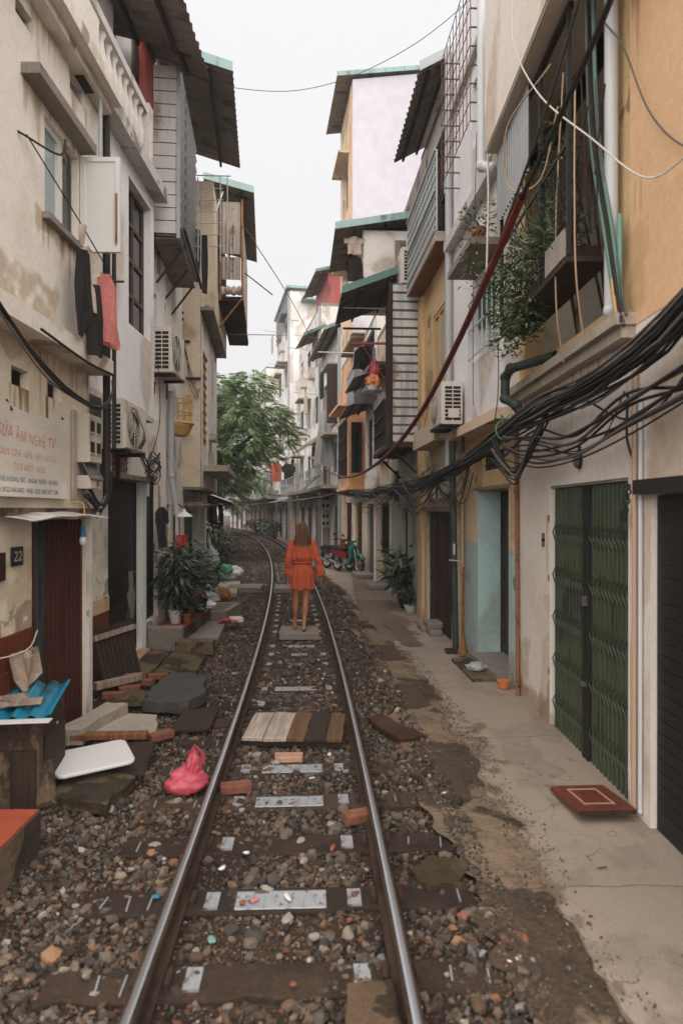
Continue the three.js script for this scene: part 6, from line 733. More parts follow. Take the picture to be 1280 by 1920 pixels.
// right side
{ const g = thing('loose_board', 'red brown panelled board lying on the walk by the gate', 'board', [1.63, 0.08, -4.5], 0.06); g.rotation.x = -0.08; part(g, 'board', rbox(-0.17, 0.2, 0, 0.03, -0.24, 0.24, 0.006), mat('#8b4a37', { map: 'wood', s: 1.5, rough: 0.6 })); part(g, 'moulding', [bx(-0.09, -0.08, 0.03, 0.037, -0.15, 0.15), bx(0.1, 0.11, 0.03, 0.037, -0.15, 0.15), bx(-0.08, 0.1, 0.03, 0.036, 0.13, 0.14), bx(-0.08, 0.1, 0.03, 0.036, -0.15, -0.14)], M.pinkSlab); part(g, 'cut_end', bx(-0.17, 0.2, 0.0, 0.028, 0.241, 0.247), M.woodDark); }
solid('orange_tub', 'small orange plastic tub at the blue doorway', 'tub', [cyl(0, 0, 0.07, 0, 0.055, 0.07, 16), cyl(0, 0.07, 0.085, 0, 0.075, 0.075, 16)], M.orangeBag, [1.78, 0.05, -7.5]); solid('clear_bag', 'crumpled clear plastic on the blue doorway step', 'bag', crumple(0.12, 0.06, 0.1, 91, 0.5), M.clearBag, [1.62, 0.12, -8.2]);
[[1.42, 0.045, 11.2, 0.3], [1.46, 0.045, 10.8, 0.2], [1.47, 0.13, 11.0, 0.25]].forEach(([x, y, D, w], i) => solid('step_block', ['low cement step block before the brown doors', 'second cement step block before the brown doors', 'top cement step block before the brown doors'][i], 'step', rbox(-w / 2, w / 2, 0, 0.085, -0.22, 0.22, 0.012), M.conc, [x, y, -D], 0.05)); for (const [D, l] of [[17.4, 'small cement ramp at the peach house door'], [20.2, 'small cement ramp at the grey double door']]) solid('door_ramp', l, 'ramp', slabGeo([[-0.25, -0.6], [0.25, -0.6], [0.25, 0.6], [-0.25, 0.6]], 0.1, 0.1, 95, 0.02), M.conc, [frontR(D) - 0.22, 0.05, -D], 0.1);
solid('twig', 'thin green leaf blade lying on the walk', 'leaf', bx(-0.03, 0.03, 0, 0.004, -0.004, 0.004), M.mossy, [1.42, 0.05, -3.72], 0.2);
// bits of litter between the rails
[[-0.55, 3.95, M.whitePlastic, 'white'], [-0.66, 3.78, M.whitePlastic, 'white'], [-0.28, 3.5, M.whitePlastic, 'white'], [-0.5, 3.45, M.terracotta, 'orange'], [-0.44, 3.47, M.clothRose, 'red'], [-0.6, 3.15, M.pipeGreen, 'green'], [-0.2, 2.85, M.brick, 'red'], [0.72, 4.78, M.whitePlastic, 'white'], [-1.55, 2.75, M.orangeBag, 'orange'], [-0.95, 3.5, M.tinBlue, 'blue'], [-0.22, 5.05, M.whitePlastic, 'white'], [-0.1, 5.55, M.whitePlastic, 'white'], [-1.2, 2.5, M.tinBlue, 'blue'], [0.75, 3.0, M.whitePlastic, 'white'], [-0.05, 4.0, M.terracotta, 'orange']].forEach(([x, D, m, c], i) => solid('litter', c + ' scrap of litter lying on the ballast', 'litter', rock(0.018 + 0.01 * (i % 3), 0.006, 0.012 + 0.005 * (i % 2), 100 + i, 0.9), m, [x, 0.02, -D], i, c + ' litter scraps'));
// utility pole with meter boxes
{ const g = thing('utility_pole', 'concrete utility pole with meter boxes and cable mess', 'utility pole', [-0.72, 0.04, -31]); part(g, 'shaft', bx(-0.14, 0.14, 0, 7.2, -0.14, 0.14), M.concPale); for (const [y, w, h] of [[2.0, 0.36, 0.75], [1.2, 0.28, 0.6]]) { const b = part(g, 'meter_box', rbox(-w / 2, w / 2 + 0.1, y, y + h, 0.145, 0.32, 0.01), M.plasticGrey); for (const x of [-0.08, 0.1]) for (const k of [0.1, 0.42]) part(b, 'meter_window', bx(x - 0.06, x + 0.06, y + k, y + k + 0.16, 0.321, 0.33), M.acDark); } part(g, 'crossarm', bx(-0.7, 0.6, 4.3, 4.4, -0.06, 0.06), M.pipeGrey); for (let i = 0; i < 7; i++) part(g, 'cable_loop', tube([[-0.3 + 0.1 * i, 4.2, 0.15], [0.1 * (i - 3), 3.4 - 0.1 * i, 0.3], [0.3 - 0.05 * i, 2.9, 0.25], [0.15, 2.6, 0.2]], 0.02), i % 2 ? M.cable : M.cablePale); }
// ---------- plants ----------
const lin = (c) => { const q = new THREE.Color(c); return [q.r, q.g, q.b]; };
const greens = ['#3f5a33', '#52703f', '#334a2b', '#6a8450', '#45603a', '#7d9561'].map(lin), darks = ['#26382a', '#34492f', '#1f2f22', '#4b6140', '#2c4030', '#5f7350'].map(lin);
// a mass of separate leaf blades: each blade folded along its midrib
function leaves(n, place, len, wid, pal, seed) {
  const R = rng(seed), pos = [], col = [], m = new THREE.Matrix4(), e = new THREE.Euler(), v = new THREE.Vector3();
  for (let i = 0; i < n; i++) {
    const { p, dir, tilt = 0 } = place(R, i), L = len * (0.6 + 0.7 * R()), W = wid * (0.6 + 0.7 * R()), c = pal[Math.floor(R() * pal.length)], k = 0.8 + 0.4 * R();
    e.set(tilt, dir, (R() - 0.5) * 0.9, 'YXZ'); m.makeRotationFromEuler(e).setPosition(...p);
    const T = [[0, 0, 0], [-W / 2, -W * 0.12, L * 0.42], [0, W * 0.05, L * 0.5], [W / 2, -W * 0.12, L * 0.42], [0, -L * 0.1, L]].map((q) => v.set(...q).applyMatrix4(m).toArray());
    for (const f of [[0, 2, 1], [0, 3, 2], [1, 2, 4], [2, 3, 4]]) for (const j of f) { pos.push(...T[j]); col.push(c[0] * k, c[1] * k, c[2] * k); }
  }
  const g = new THREE.BufferGeometry(); g.setAttribute('position', new THREE.Float32BufferAttribute(pos, 3)); g.setAttribute('color', new THREE.Float32BufferAttribute(col, 3)); g.computeVertexNormals(); return g;
}
const tuft = (cx, cy, cz, rx, ry, rz) => (R) => { const a = R() * 6.28, u = Math.pow(R(), 0.45), b = Math.acos(2 * R() - 1); return { p: [cx + rx * u * Math.sin(b) * Math.cos(a), cy + ry * u * Math.cos(b), cz + rz * u * Math.sin(b) * Math.sin(a)], dir: Math.PI / 2 - a + (R() - 0.5), tilt: -0.6 + 1.4 * R() }; };
function potPlant(label, [x, y, z], potM, r, h, o = {}) {
  const g = thing('potted_plant', label, 'potted plant', [x, y, z]); const pr = o.pot || 0.12, ph = o.ph || 0.22;
  part(g, 'pot', metricUV(new THREE.LatheGeometry([[0, 0], [pr * 0.75, 0], [pr, ph * 0.85], [pr * 1.1, ph * 0.86], [pr * 1.1, ph], [pr * 0.95, ph], [pr * 0.9, ph * 0.85], [0, ph * 0.84]].map(([a, b]) => new THREE.Vector2(a, b)), 16).toNonIndexed()), potM);
  const R = rng(o.seed || 3), st = []; for (let i = 0; i < 9; i++) { const a = R() * 6.28; st.push(tube([[0, ph * 0.8, 0], [r * 0.3 * Math.cos(a), ph + h * 0.4, r * 0.3 * Math.sin(a)], [r * 0.7 * Math.cos(a), ph + h * 0.75, r * 0.7 * Math.sin(a)]], 0.006, 5, 4)); } part(g, 'stems', st, M.bark);
  part(g, 'foliage', leaves(o.n || 260, tuft(0, ph + h * 0.55, 0, r, h * 0.5, r), o.len || 0.2, o.wid || 0.055, o.pal || darks, o.seed || 3), M.leafA); return g;
}
potPlant('bushy dark plant in white bucket on red tiles', [-2.48, 0.316, -10.2], M.whitePlastic, 0.3, 0.95, { n: 420, seed: 4, pot: 0.1, ph: 0.2, wid: 0.06 }); potPlant('tall leafy plant behind the white bucket plant', [-2.42, 0.316, -10.75], M.terracotta, 0.34, 1.0, { n: 420, seed: 5, len: 0.22 }); potPlant('small plant in clay pot beside the white bucket', [-2.32, 0.316, -10.25], M.terracotta, 0.16, 0.45, { n: 120, seed: 6, pot: 0.07, ph: 0.14 }); potPlant('spreading plant in dark pot on the platform end', [-2.35, 0.316, -11.35], M.iron, 0.34, 0.8, { n: 320, seed: 7 });
potPlant('broad leaved dark plant in brown pot by green wall', [1.3, 0.045, -13.7], M.brownDoor, 0.34, 0.95, { n: 120, seed: 8, len: 0.42, wid: 0.14, pot: 0.16, ph: 0.26 }); potPlant('small dark plant in white bowl by green wall', [1.32, 0.045, -13.1], M.whitePlastic, 0.16, 0.3, { n: 130, seed: 9, pot: 0.12, ph: 0.14, len: 0.12 }); potPlant('low dark shrub in clay pot behind the white bowl', [1.28, 0.045, -14.4], M.terracotta, 0.3, 0.55, { n: 240, seed: 10 });
{ const pots = thing('loggia_plants', 'mass of small leaved plants spilling from the loggia tray', 'plants', [1.6, 3.8, -5.6]); part(pots, 'soil_trough', bx(-0.0, 0.26, 0, 0.1, -1.2, 0.7), M.woodDark);
  const l = []; for (const [x, y, z, rx, ry, rz, n] of [[0.02, 0.35, -1.05, 0.22, 0.45, 0.3, 520], [0.05, 0.3, -0.55, 0.22, 0.4, 0.4, 560], [-0.02, -0.05, -0.9, 0.16, 0.35, 0.35, 380], [0.1, 0.35, 0.05, 0.2, 0.35, 0.35, 320], [0.1, 0.3, 0.35, 0.2, 0.3, 0.3, 220], [0.0, -0.1, -0.4, 0.14, 0.25, 0.4, 300], [0.1, 0.95, 0.25, 0.14, 0.5, 0.2, 150]]) l.push(leaves(n, tuft(x, y, z, rx, ry, rz), 0.075, 0.028, greens, Math.floor(n + z * 10 + 40))); part(pots, 'foliage', mergeGeometries(l), M.leafA);
  part(pots, 'strap_leaves', leaves(46, (R) => ({ p: [0.05, 0.3, 0.1 + 0.5 * (R() - 0.5)], dir: R() * 6.28, tilt: -1.1 + 0.5 * R() }), 0.4, 0.035, ['#8d9a7a', '#5f7550', '#a5ad95'].map(lin), 5), M.leafA);
  const R = rng(4), st = []; for (let i = 0; i < 26; i++) { const z = -1.2 + 2.3 * R(); st.push(tube([[0.1, 0.1, z], [0.05 + 0.1 * R(), 0.5, z + 0.2 * (R() - 0.5)], [0.1 * R(), 0.8 + 0.4 * R(), z + 0.4 * (R() - 0.5)]], 0.006, 6, 4)); } part(pots, 'stems', st, M.bark); }
{ const g = thing('sill_plant', 'trailing plant on the window hood of white upper wall', 'plant', [1.5, 4.95, -7.5]); part(g, 'pot', cyl(0, 0, 0.14, 0, 0.07, 0.09), M.terracotta); part(g, 'foliage', mergeGeometries([leaves(150, tuft(0, 0.22, 0, 0.22, 0.22, 0.3), 0.08, 0.028, greens, 61), leaves(120, tuft(-0.1, -0.25, 0.15, 0.14, 0.4, 0.3), 0.07, 0.026, greens, 62)]), M.leafA); part(g, 'stems', [tube([[0, 0.1, 0], [-0.1, -0.1, 0.1], [-0.12, -0.5, 0.2]], 0.006), tube([[0, 0.1, 0], [-0.15, 0.3, -0.1]], 0.006)], M.bark); }
// dark shrub by the shack, balcony greenery far off
{ const g = thing('dark_shrub', 'dark dense shrub pressing against the tin shack', 'shrub', [-4.1, 0, -21.8]); part(g, 'stems', [0, 1, 2, 3].map((i) => tube([[0.1 * i, 0, 0], [0.15 * i - 0.1, 0.8, 0.2 * i - 0.3], [0.3 * i - 0.4, 1.4, 0.1]], 0.03)), M.bark); part(g, 'foliage', leaves(900, tuft(0, 0.85, 0, 0.75, 0.8, 1.1), 0.2, 0.09, darks, 71), M.leafA); }
[['shrub in pot on the far walk by the bend', -4.6, 46.5, 0.45, 0.9], ['round dark shrub trained at the curve', -7.2, 58, 0.7, 1.0]].forEach(([l, x, D, r, h], i) => potPlant(l, [x, 0.04, -D], M.terracotta, r, h, { n: 240, len: 0.3, wid: 0.12, seed: 80 + i, pot: 0.2, ph: 0.35 }));
// feathery tree: trunk, limbs, crown of pinnate fronds
const frond = (() => { const pos = [], n = 9; for (let i = 0; i < n; i++) { const t = 0.12 + 0.88 * i / n, y = -0.28 * t * t, L = 0.3 * Math.sin(Math.PI * (0.15 + 0.8 * t)) , w = 0.045; for (const s of [-1, 1]) { const a = [0, y, t], b = [s * L * 0.55, y - 0.03, t + 0.08 - w], c = [s * L, y - 0.1 * L - 0.03, t + 0.16], d = [s * L * 0.5, y - 0.02, t + 0.09 + w]; pos.push(...a, ...b, ...c, ...a, ...c, ...d); } } for (let i = 0; i < 4; i++) { const t0 = i / 4, t1 = (i + 1) / 4; pos.push(-0.01, -0.28 * t0 * t0, t0, 0.01, -0.28 * t0 * t0, t0, 0, -0.28 * t1 * t1, t1); } const g = new THREE.BufferGeometry(); g.setAttribute('position', new THREE.Float32BufferAttribute(pos, 3)); g.computeVertexNormals(); return g; })();
function featherTree(label, [x, z], clumps, limbs, trunkR, seed, size, per) {
  const g = thing('feathery_tree', label, 'tree', [x, 0, z]), R = rng(seed);
  const t = part(g, 'trunk', tube([[0, -0.1, 0], [0.1, 1.6, 0.1], [0, 3.2, 0], [0.2, 4.6, 0.1]], trunkR, 20, 10), M.bark); { const p = t.geometry.attributes.position; for (let i = 0; i < p.count; i++) { const k = 1.25 - 0.13 * p.getY(i), cx = 0.05; p.setX(i, cx + (p.getX(i) - cx) * k); p.setZ(i, cx + (p.getZ(i) - cx) * k); } }
  for (const [cx, cy, cz] of limbs) part(g, 'limb', tube([[0.08, 2.6, 0.05], [cx * 0.35, 3.0 + (cy - 3) * 0.5, cz * 0.35], [cx * 0.75, cy - 0.3, cz * 0.75], [cx, cy, cz]], 0.07, 14, 7), M.bark);
  const N = clumps.reduce((a, c) => a + Math.round(per * c[3] * c[3]), 0), im = new THREE.InstancedMesh(frond, mat('#ffffff', { rough: 0.55, side: THREE.DoubleSide, transmission: 0.35, thickness: 0 }), N), o = new THREE.Object3D(), cols = ['#93ad70', '#769a5c', '#a3b886', '#648650', '#b4c596', '#54744a'].map((c) => new THREE.Color(c)); let k = 0;
  for (const [cx, cy, cz, r] of clumps) for (let i = 0; i < Math.round(per * r * r); i++, k++) { const a = R() * 6.28, b = Math.acos(1 - 1.75 * R()), u = 0.35 + 0.65 * Math.pow(R(), 0.5); o.position.set(cx + r * u * Math.sin(b) * Math.cos(a), cy + r * 0.72 * u * Math.cos(b), cz + r * u * Math.sin(b) * Math.sin(a)); o.rotation.set(-0.35 + 1.1 * R() * (1 - Math.cos(b) * 0.3), Math.PI / 2 - a + 1.2 * (R() - 0.5), 0.7 * (R() - 0.5), 'YXZ'); o.scale.setScalar(size * (0.6 + 0.6 * R())); o.updateMatrix(); im.setMatrixAt(k, o.matrix); im.setColorAt(k, cols[Math.floor(R() * 6)].clone().multiplyScalar(0.75 + 0.5 * R())); }
  im.name = 'crown'; im.userData.kind = 'stuff'; im.castShadow = im.receiveShadow = true; g.add(im);
}
featherTree('feathery leaved green tree leaning over the track behind tan house', [-5.15, -27], [[0.4, 6.6, 0, 1.15], [1.5, 6.9, -0.3, 1.0], [-0.6, 6.2, 0.4, 1.1], [0.9, 5.6, 0.6, 1.2], [2.1, 5.6, 0.2, 1.05], [-0.3, 5.1, 0.8, 1.1], [1.4, 4.7, 0.8, 1.05], [2.7, 5.0, -0.4, 0.75], [0.3, 4.1, 0.9, 0.95], [-1.6, 5.6, 0, 1.3], [-1.6, 7.2, -1, 1.2], [-0.2, 3.3, 0.6, 0.75], [1.0, 3.9, -0.8, 0.8], [-0.9, 4.2, 0.9, 1.0], [-0.6, 2.9, 1.0, 0.8], [0.7, 3.2, 0.2, 0.8], [1.9, 4.3, 0.6, 0.8]], [[0.4, 6.2, 0], [1.6, 6.2, -0.2], [2.1, 5.2, 0.2], [-0.8, 5.6, 0.4], [1.4, 4.5, 0.7], [-1.5, 6.2, -0.6]], 0.17, 7, 0.5, 330);
featherTree('pale green tree beyond the leaning tree at the bend', [-9.6, -54], [[0.6, 5.2, 0, 1.9], [2.2, 4.3, 0.5, 1.6], [0.5, 3.3, 0.8, 1.5], [-1.4, 4.4, 0, 1.8], [1.6, 2.4, 0.8, 1.0]], [[0.6, 4.6, 0], [2.0, 3.9, 0.4], [-1.2, 4, 0]], 0.2, 19, 0.8, 110);

// ---------- the walking woman, seen from behind ----------
const V3 = (a) => a, seg = (p, a, b) => { const bx_ = b[0] - a[0], by = b[1] - a[1], bz = b[2] - a[2], px = p[0] - a[0], py = p[1] - a[1], pz = p[2] - a[2], h = clamp((px * bx_ + py * by + pz * bz) / (bx_ * bx_ + by * by + bz * bz)); return [Math.hypot(px - bx_ * h, py - by * h, pz - bz * h), h]; };
const cone = (p, a, b, r0, r1) => { const [d, h] = seg(p, a, b); return d - mix(r0, r1, h); };
const ell = (p, c, r) => { const x = (p[0] - c[0]) / r[0], y = (p[1] - c[1]) / r[1], z = (p[2] - c[2]) / r[2], k = Math.hypot(x, y, z); return (k - 1) * Math.min(...r); };
const smin = (a, b, k) => { const h = Math.max(k - Math.abs(a - b), 0) / k; return Math.min(a, b) - h * h * k / 4; };
function fieldMesh(f, lo, hi, N) {
  const mc = new MarchingCubes(N, new THREE.MeshStandardMaterial(), false, false, 260000); mc.isolation = 0; const half = N / 2;
  const c = [0, 1, 2].map((i) => (lo[i] + hi[i]) / 2), s = [0, 1, 2].map((i) => (hi[i] - lo[i]) / 2 * (N / (N - 6)));
  for (let z = 0; z < N; z++) for (let y = 0; y < N; y++) for (let x = 0; x < N; x++) mc.field[x + y * N + z * N * N] = -f([c[0] + (x - half) / half * s[0], c[1] + (y - half) / half * s[1], c[2] + (z - half) / half * s[2]]);
  mc.update(); const n = mc.count, q = new Float32Array(n * 3); for (let i = 0; i < n; i++) for (let k = 0; k < 3; k++) q[i * 3 + k] = c[k] + mc.positionArray[i * 3 + k] * s[k];
  let g = new THREE.BufferGeometry(); g.setAttribute('position', new THREE.BufferAttribute(q, 3)); g = mergeVertices(g, 1e-5); g.computeVertexNormals(); return metricUV(g);
}
{
  const W = thing('person', 'person in short orange red dress walking away barefoot between the rails', 'person', [-0.62, 0.1, -10.82], 0.05);
  const sh = { L: [-0.165, 1.375, 0], R: [0.165, 1.375, 0] }, el = { L: [-0.225, 1.11, 0.03], R: [0.25, 1.11, 0.04] }, wr = { L: [-0.225, 0.85, -0.02], R: [0.295, 0.85, 0.01] };
  const hip = { L: [-0.085, 0.87, 0], R: [0.08, 0.87, 0] }, kn = { L: [-0.1, 0.47, -0.05], R: [0.055, 0.47, 0.02] }, an = { L: [-0.12, 0.085, -0.12], R: [0.025, 0.1, 0.13] };
  const body = (p) => {
    let d = ell(p, [0, 1.59, -0.015], [0.077, 0.112, 0.095]); d = smin(d, ell(p, [0, 1.53, -0.045], [0.052, 0.062, 0.062]), 0.03); d = smin(d, cone(p, [0, 1.585, -0.1], [0, 1.555, -0.122], 0.01, 0.014), 0.015); for (const s of [-1, 1]) d = smin(d, ell(p, [s * 0.078, 1.575, 0.0], [0.014, 0.032, 0.02]), 0.01);
    d = smin(d, cone(p, [0, 1.38, 0.01], [0, 1.52, -0.005], 0.052, 0.046), 0.03); d = smin(d, ell(p, [0, 1.27, 0], [0.155, 0.17, 0.095]), 0.04); d = smin(d, ell(p, [0, 1.08, 0], [0.115, 0.14, 0.085]), 0.06); d = smin(d, ell(p, [0, 0.92, 0.01], [0.16, 0.13, 0.115]), 0.06); d = smin(d, cone(p, [-0.13, 1.385, 0], [0.13, 1.385, 0], 0.045, 0.045), 0.04);
    for (const k of ['L', 'R']) { d = smin(d, cone(p, sh[k], el[k], 0.048, 0.037), 0.03); d = smin(d, cone(p, el[k], wr[k], 0.036, 0.024), 0.015); d = smin(d, cone(p, hip[k], kn[k], 0.085, 0.05), 0.035); d = smin(d, cone(p, kn[k], an[k], 0.047, 0.029), 0.02); const cf = [mix(kn[k][0], an[k][0], 0.3), mix(kn[k][1], an[k][1], 0.3), mix(kn[k][2], an[k][2], 0.3) + 0.022]; d = smin(d, ell(p, cf, [0.045, 0.11, 0.046]), 0.03); }
    // left foot flat and ahead, right foot rolling onto the toes
    d = smin(d, cone(p, [-0.12, 0.04, -0.09], [-0.125, 0.03, -0.27], 0.034, 0.026), 0.03); d = smin(d, cone(p, [-0.125, 0.03, -0.25], [-0.125, 0.02, -0.3], 0.034, 0.02), 0.02); d = smin(d, cone(p, [0.025, 0.055, 0.16], [0.03, 0.025, -0.02], 0.033, 0.027), 0.03); d = smin(d, cone(p, [0.03, 0.028, -0.0], [0.03, 0.02, -0.06], 0.035, 0.02), 0.02); return d;
  };
  const hand = (w, s) => (p) => { const q = [(p[0] - w[0]) * s, p[1] - w[1], p[2] - w[2]]; let d = ell(q, [0, -0.045, -0.008], [0.017, 0.048, 0.036]); d = smin(d, cone(q, [0, 0.03, 0], [0, -0.01, 0], 0.026, 0.024), 0.02); [[-0.03, -0.088, 0.068], [-0.011, -0.094, 0.078], [0.009, -0.092, 0.072], [0.026, -0.084, 0.058]].forEach(([z, y, l]) => { const m = [0.006, y - l * 0.5, z * 1.05 - 0.008], e = [-0.008, y - l * 0.95, z * 1.0 - 0.01]; d = smin(d, cone(q, [0, y + 0.012, z - 0.006], m, 0.0088, 0.0082), 0.005); d = smin(d, cone(q, m, e, 0.0082, 0.0068), 0.004); }); d = smin(d, cone(q, [-0.004, -0.03, -0.036], [-0.012, -0.062, -0.056], 0.011, 0.0095), 0.012); d = smin(d, cone(q, [-0.012, -0.062, -0.056], [-0.014, -0.09, -0.058], 0.0095, 0.0078), 0.004); return d; };
  const bodyG = fieldMesh(body, [-0.32, -0.02, -0.34], [0.34, 1.72, 0.22], 132), hands = [['L', -1], ['R', 1]].map(([k, s]) => fieldMesh(hand(wr[k], s), [wr[k][0] - 0.05, wr[k][1] - 0.19, wr[k][2] - 0.09], [wr[k][0] + 0.05, wr[k][1] + 0.05, wr[k][2] + 0.07], 56));
  const B = part(W, 'body', mergeGeometries([bodyG, ...hands]), M.skin);
  for (const s of [-1, 1]) part(W, 'eye', metricUV(new THREE.SphereGeometry(0.011, 10, 8).translate(s * 0.032, 1.592, -0.1)), M.clothWhite); part(W, 'mouth', metricUV(new THREE.SphereGeometry(1, 10, 8).scale(0.022, 0.007, 0.008).translate(0, 1.522, -0.104)), M.clothRose);
  const dress = (p) => {
    const [x, y, z] = p, an_ = Math.atan2(x, z), fold = 0.007 * Math.sin(an_ * 11 + y * 3) + 0.005 * Math.sin(an_ * 19 - y * 14 + 2);
    let t = ell(p, [0, 1.27, 0.008], [0.166, 0.2, 0.122]); t = smin(t, ell(p, [0, 1.15, 0.015], [0.152, 0.09, 0.125]), 0.05); t = smin(t, cone(p, [-0.145, 1.385, 0], [0.145, 1.385, 0], 0.058, 0.058), 0.05); t = Math.max(t, y - 1.435 - 0.05 * Math.abs(x) * 0); t += 0.6 * fold * sstep(1.35, 1.15, y) * 1.5;
    const belt = ell(p, [0, 1.075, 0.0], [0.142, 0.05, 0.108]); t = smin(t, belt, 0.015);
    const r = mix(0.13, 0.176, sstep(1.07, 0.9, y)) + 0.006 * sstep(0.9, 0.66, y); let k = (Math.hypot(x / 1.0, (z - 0.01) / 0.76) - r) * 0.8; k = Math.max(k + fold * sstep(1.06, 0.95, y), y - 1.08, 0.655 + 0.012 * Math.sin(an_ * 5) - y); t = smin(t, k, 0.012);
    for (const [a, b, c, w] of [[sh.L, el.L, wr.L, 0.056], [sh.R, el.R, wr.R, 0.082]]) { const e = [mix(b[0], c[0], 0.9), mix(b[1], c[1], 0.9), mix(b[2], c[2], 0.9)]; let s = cone(p, a, b, 0.058, 0.05); s = smin(s, cone(p, b, e, 0.05, w), 0.03); const dx = c[0] - b[0], dy = c[1] - b[1], dz = c[2] - b[2], L = Math.hypot(dx, dy, dz); s = Math.max(s, ((x - e[0]) * dx + (y - e[1]) * dy + (z - e[2]) * dz) / L); s += 0.005 * Math.sin(y * 45 + x * 20) * sstep(1.3, 1.0, y) + 0.004 * Math.sin(Math.atan2(x - mix(a[0], c[0], 0.7), z) * 6); t = smin(t, s, 0.02); }
    return t;
  };
  part(W, 'dress', fieldMesh(dress, [-0.33, 0.62, -0.2], [0.4, 1.47, 0.22], 124), M.dress);
  part(W, 'belt', metricUV(new THREE.TorusGeometry(1, 0.16, 8, 32).rotateX(Math.PI / 2).scale(0.142, 0.11, 0.11).translate(0, 1.078, 0.004)), M.dress);
  const hair = (p) => { const [x, y, z] = p; let d = ell(p, [0, 1.605, 0.012], [0.094, 0.118, 0.108]); d = Math.max(d, -(z + 0.055 + 0.25 * Math.max(0, y - 1.63))); let k = ell(p, [0, 1.43, 0.075], [0.132, 0.2, 0.06]); k = Math.max(k, 1.265 + 0.02 * Math.sin(x * 40) - y); d = smin(d, k, 0.05); return d + 0.0035 * Math.sin(x * 210 + 6 * Math.sin(y * 9)) + 0.004 * Math.sin(x * 90 + y * 8); };
  const hg = fieldMesh(hair, [-0.15, 1.22, -0.13], [0.15, 1.75, 0.2], 96), hp = hg.attributes.position, hc = new Float32Array(hp.count * 3), h0 = lin('#553725'), h1 = lin('#a87a52'); for (let i = 0; i < hp.count; i++) { const t = clamp(sstep(1.42, 1.27, hp.getY(i)) * 0.9 + 0.25 * Math.sin(hp.getX(i) * 130)); for (let k = 0; k < 3; k++) hc[i * 3 + k] = mix(h0[k], h1[k], t); } hg.setAttribute('color', new THREE.BufferAttribute(hc, 3)); part(W, 'hair', hg, mat('#ffffff', { rough: 0.5, vertexColors: true }), 'brown shoulder length hair with lighter dyed ends, half tied back');
  part(W, 'hair_clip', [metricUV(new THREE.SphereGeometry(1, 10, 8).scale(0.02, 0.011, 0.012).rotateZ(0.4).translate(0.012, 1.6, 0.118)), metricUV(new THREE.SphereGeometry(1, 10, 8).scale(0.016, 0.009, 0.01).rotateZ(-0.5).translate(-0.014, 1.608, 0.118))], M.terracotta);
}

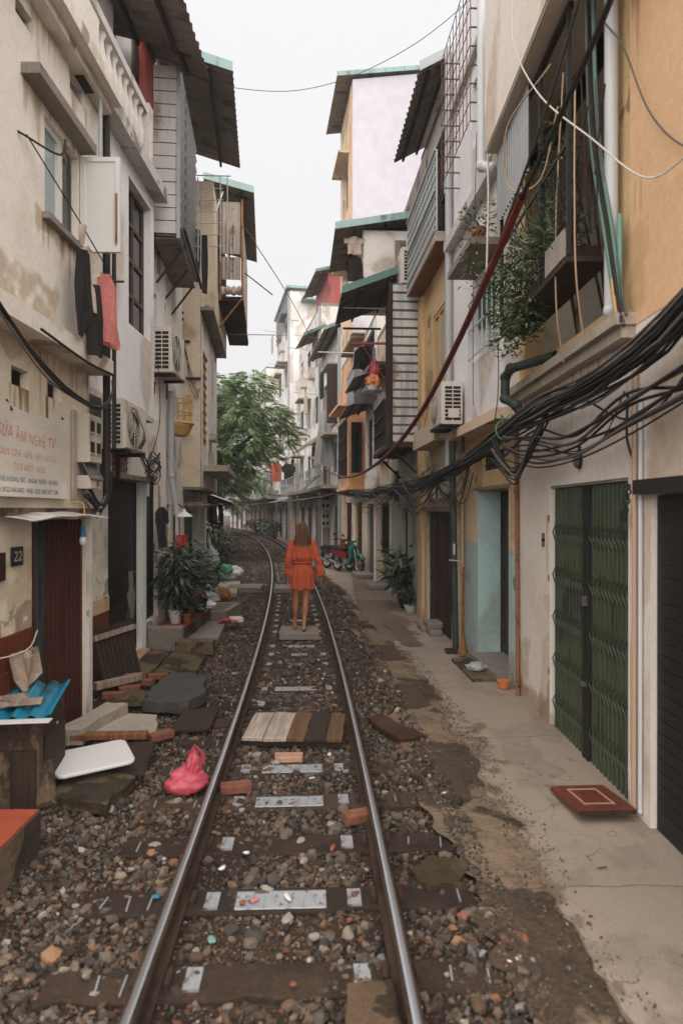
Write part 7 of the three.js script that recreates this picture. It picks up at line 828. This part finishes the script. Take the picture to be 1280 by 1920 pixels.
// ---------- motorbikes ----------
function motorbike(label, [x, y, z], turn, paint, o = {}) {
  const g = thing('motorbike', label, 'motorbike', [x, y, z], turn);
  for (const wx of [-0.6, 0.62]) { const w = part(g, 'wheel', metricUV(new THREE.TorusGeometry(0.245, 0.045, 10, 28).translate(wx, 0.29, 0)), M.rubber); part(w, 'rim', [metricUV(new THREE.TorusGeometry(0.2, 0.014, 6, 28).translate(wx, 0.29, 0)), ...[0, 1, 2, 3, 4, 5, 6, 7, 8].map((i) => tube([[wx, 0.29, 0], [wx + 0.2 * Math.cos(i * 0.698), 0.29 + 0.2 * Math.sin(i * 0.698), 0]], 0.004, 1, 4))], M.chrome); part(w, 'hub', rotG(cyl(0, -0.05, 0.05, 0, 0.055), Math.PI / 2).translate(wx, 0.29, 0), M.chrome); }
  const ext = (pts, d, z0) => { const s = new THREE.Shape(); s.moveTo(...pts[0]); s.splineThru(pts.slice(1).map((p) => new THREE.Vector2(...p))); const e = new THREE.ExtrudeGeometry(s, { depth: d, bevelEnabled: true, bevelThickness: 0.02, bevelSize: 0.02, bevelSegments: 2 }); e.translate(0, 0, z0); return metricUV(e); };
  part(g, 'leg_shield', ext([[0.3, 0.85], [0.4, 0.7], [0.36, 0.45], [0.2, 0.28], [0.16, 0.3], [0.28, 0.5], [0.26, 0.75]], 0.26, -0.13), paint); part(g, 'front_cowl', ext([[0.28, 0.98], [0.42, 0.92], [0.44, 0.78], [0.34, 0.72], [0.24, 0.82]], 0.16, -0.08), paint); part(g, 'side_panel', ext([[0.05, 0.55], [-0.3, 0.68], [-0.78, 0.72], [-0.8, 0.62], [-0.4, 0.48], [0.0, 0.42]], 0.16, -0.08), o.side || paint);
  part(g, 'seat', rbox(-0.72, 0.06, 0.7, 0.79, -0.13, 0.13, 0.03), M.rubber); part(g, 'engine', [rbox(-0.18, 0.16, 0.22, 0.44, -0.11, 0.11, 0.02), rotG(cyl(0, -0.12, 0.12, 0, 0.09), Math.PI / 2).translate(-0.05, 0.3, 0), ...[0, 1, 2, 3].map((i) => bx(0.16 + i * 0.03, 0.175 + i * 0.03, 0.26, 0.4, -0.07, 0.07))], M.chrome); part(g, 'frame', [tube([[0.34, 0.8, 0], [0.12, 0.48, 0], [-0.3, 0.5, 0], [-0.75, 0.68, 0]], 0.03), tube([[-0.6, 0.29, 0.08], [-0.1, 0.34, 0.08]], 0.02), tube([[-0.6, 0.29, -0.08], [-0.1, 0.34, -0.08]], 0.02)], M.iron);
  for (const s of [-1, 1]) { part(g, 'fork', tube([[0.62, 0.29, s * 0.075], [0.42, 0.82, s * 0.06]], 0.02), M.chrome); part(g, 'shock', tube([[-0.6, 0.3, s * 0.11], [-0.52, 0.62, s * 0.1]], 0.022), M.chrome); part(g, 'mirror', [tube([[0.28, 1.02, s * 0.25], [0.22, 1.16, s * 0.32]], 0.006), metricUV(new THREE.SphereGeometry(1, 10, 8).scale(0.012, 0.035, 0.05).translate(0.22, 1.18, s * 0.33))], M.rubber); }
  part(g, 'handlebar', [tube([[0.2, 1.0, 0.34], [0.3, 1.02, 0.18], [0.34, 0.98, 0], [0.3, 1.02, -0.18], [0.2, 1.0, -0.34]], 0.014), tube([[0.2, 1.0, 0.34], [0.27, 1.015, 0.23]], 0.022), tube([[0.2, 1.0, -0.34], [0.27, 1.015, -0.23]], 0.022)], M.rubber); part(g, 'headlight', metricUV(new THREE.SphereGeometry(0.075, 14, 10).scale(0.7, 0.9, 1.1).translate(0.42, 0.88, 0)), M.whitePlastic);
  part(g, 'front_fender', metricUV(new THREE.TorusGeometry(0.3, 0.05, 8, 16, 2.2).scale(1, 1, 1.3).rotateZ(0.5).translate(0.62, 0.29, 0)), paint); part(g, 'rear_fender', metricUV(new THREE.TorusGeometry(0.31, 0.05, 8, 14, 1.6).scale(1, 1, 1.3).rotateZ(1.2).translate(-0.6, 0.29, 0)), M.rubber); part(g, 'tail_light', rbox(-0.92, -0.86, 0.62, 0.7, -0.07, 0.07, 0.01), M.redBag); part(g, 'number_plate', bx(-0.95, -0.942, 0.42, 0.56, -0.09, 0.09), M.whitePlastic); part(g, 'exhaust', tube([[0.05, 0.24, 0.13], [-0.4, 0.26, 0.14], [-0.85, 0.36, 0.15]], 0.035), M.chrome); part(g, 'kickstand', tube([[-0.1, 0.22, 0.1], [-0.14, 0.0, 0.24]], 0.012), M.iron);
  return g;
}
motorbike('teal motorbike parked on the walk, front wheel outward', [0.2, 0.045, -21.6], -1.0, M.bikeGreen, { side: M.bikeRed }); motorbike('blue motorbike parked at the bend seen from behind', [-5.35, 0.045, -52.3], 1.9, M.bikeBlue); motorbike('silver motorbike parked beside the blue one at the bend', [-6.15, 0.045, -54.5], 2.2, M.pipeGrey); motorbike('red motorbike parked far down the curve', [-9.0, 0.045, -66.5], 2.3, M.bikeRed);
motorbike('dark red motorbike parked behind the teal one', [-0.12, 0.045, -22.7], -0.9, M.bikeRed, { side: M.rubber });
scene.fog = new THREE.FogExp2('#dfe0e4', 0.0015);
scene.traverse((o) => { if (o.isMesh) o.castShadow = o.receiveShadow = true; });
renderer.render(scene, camera);
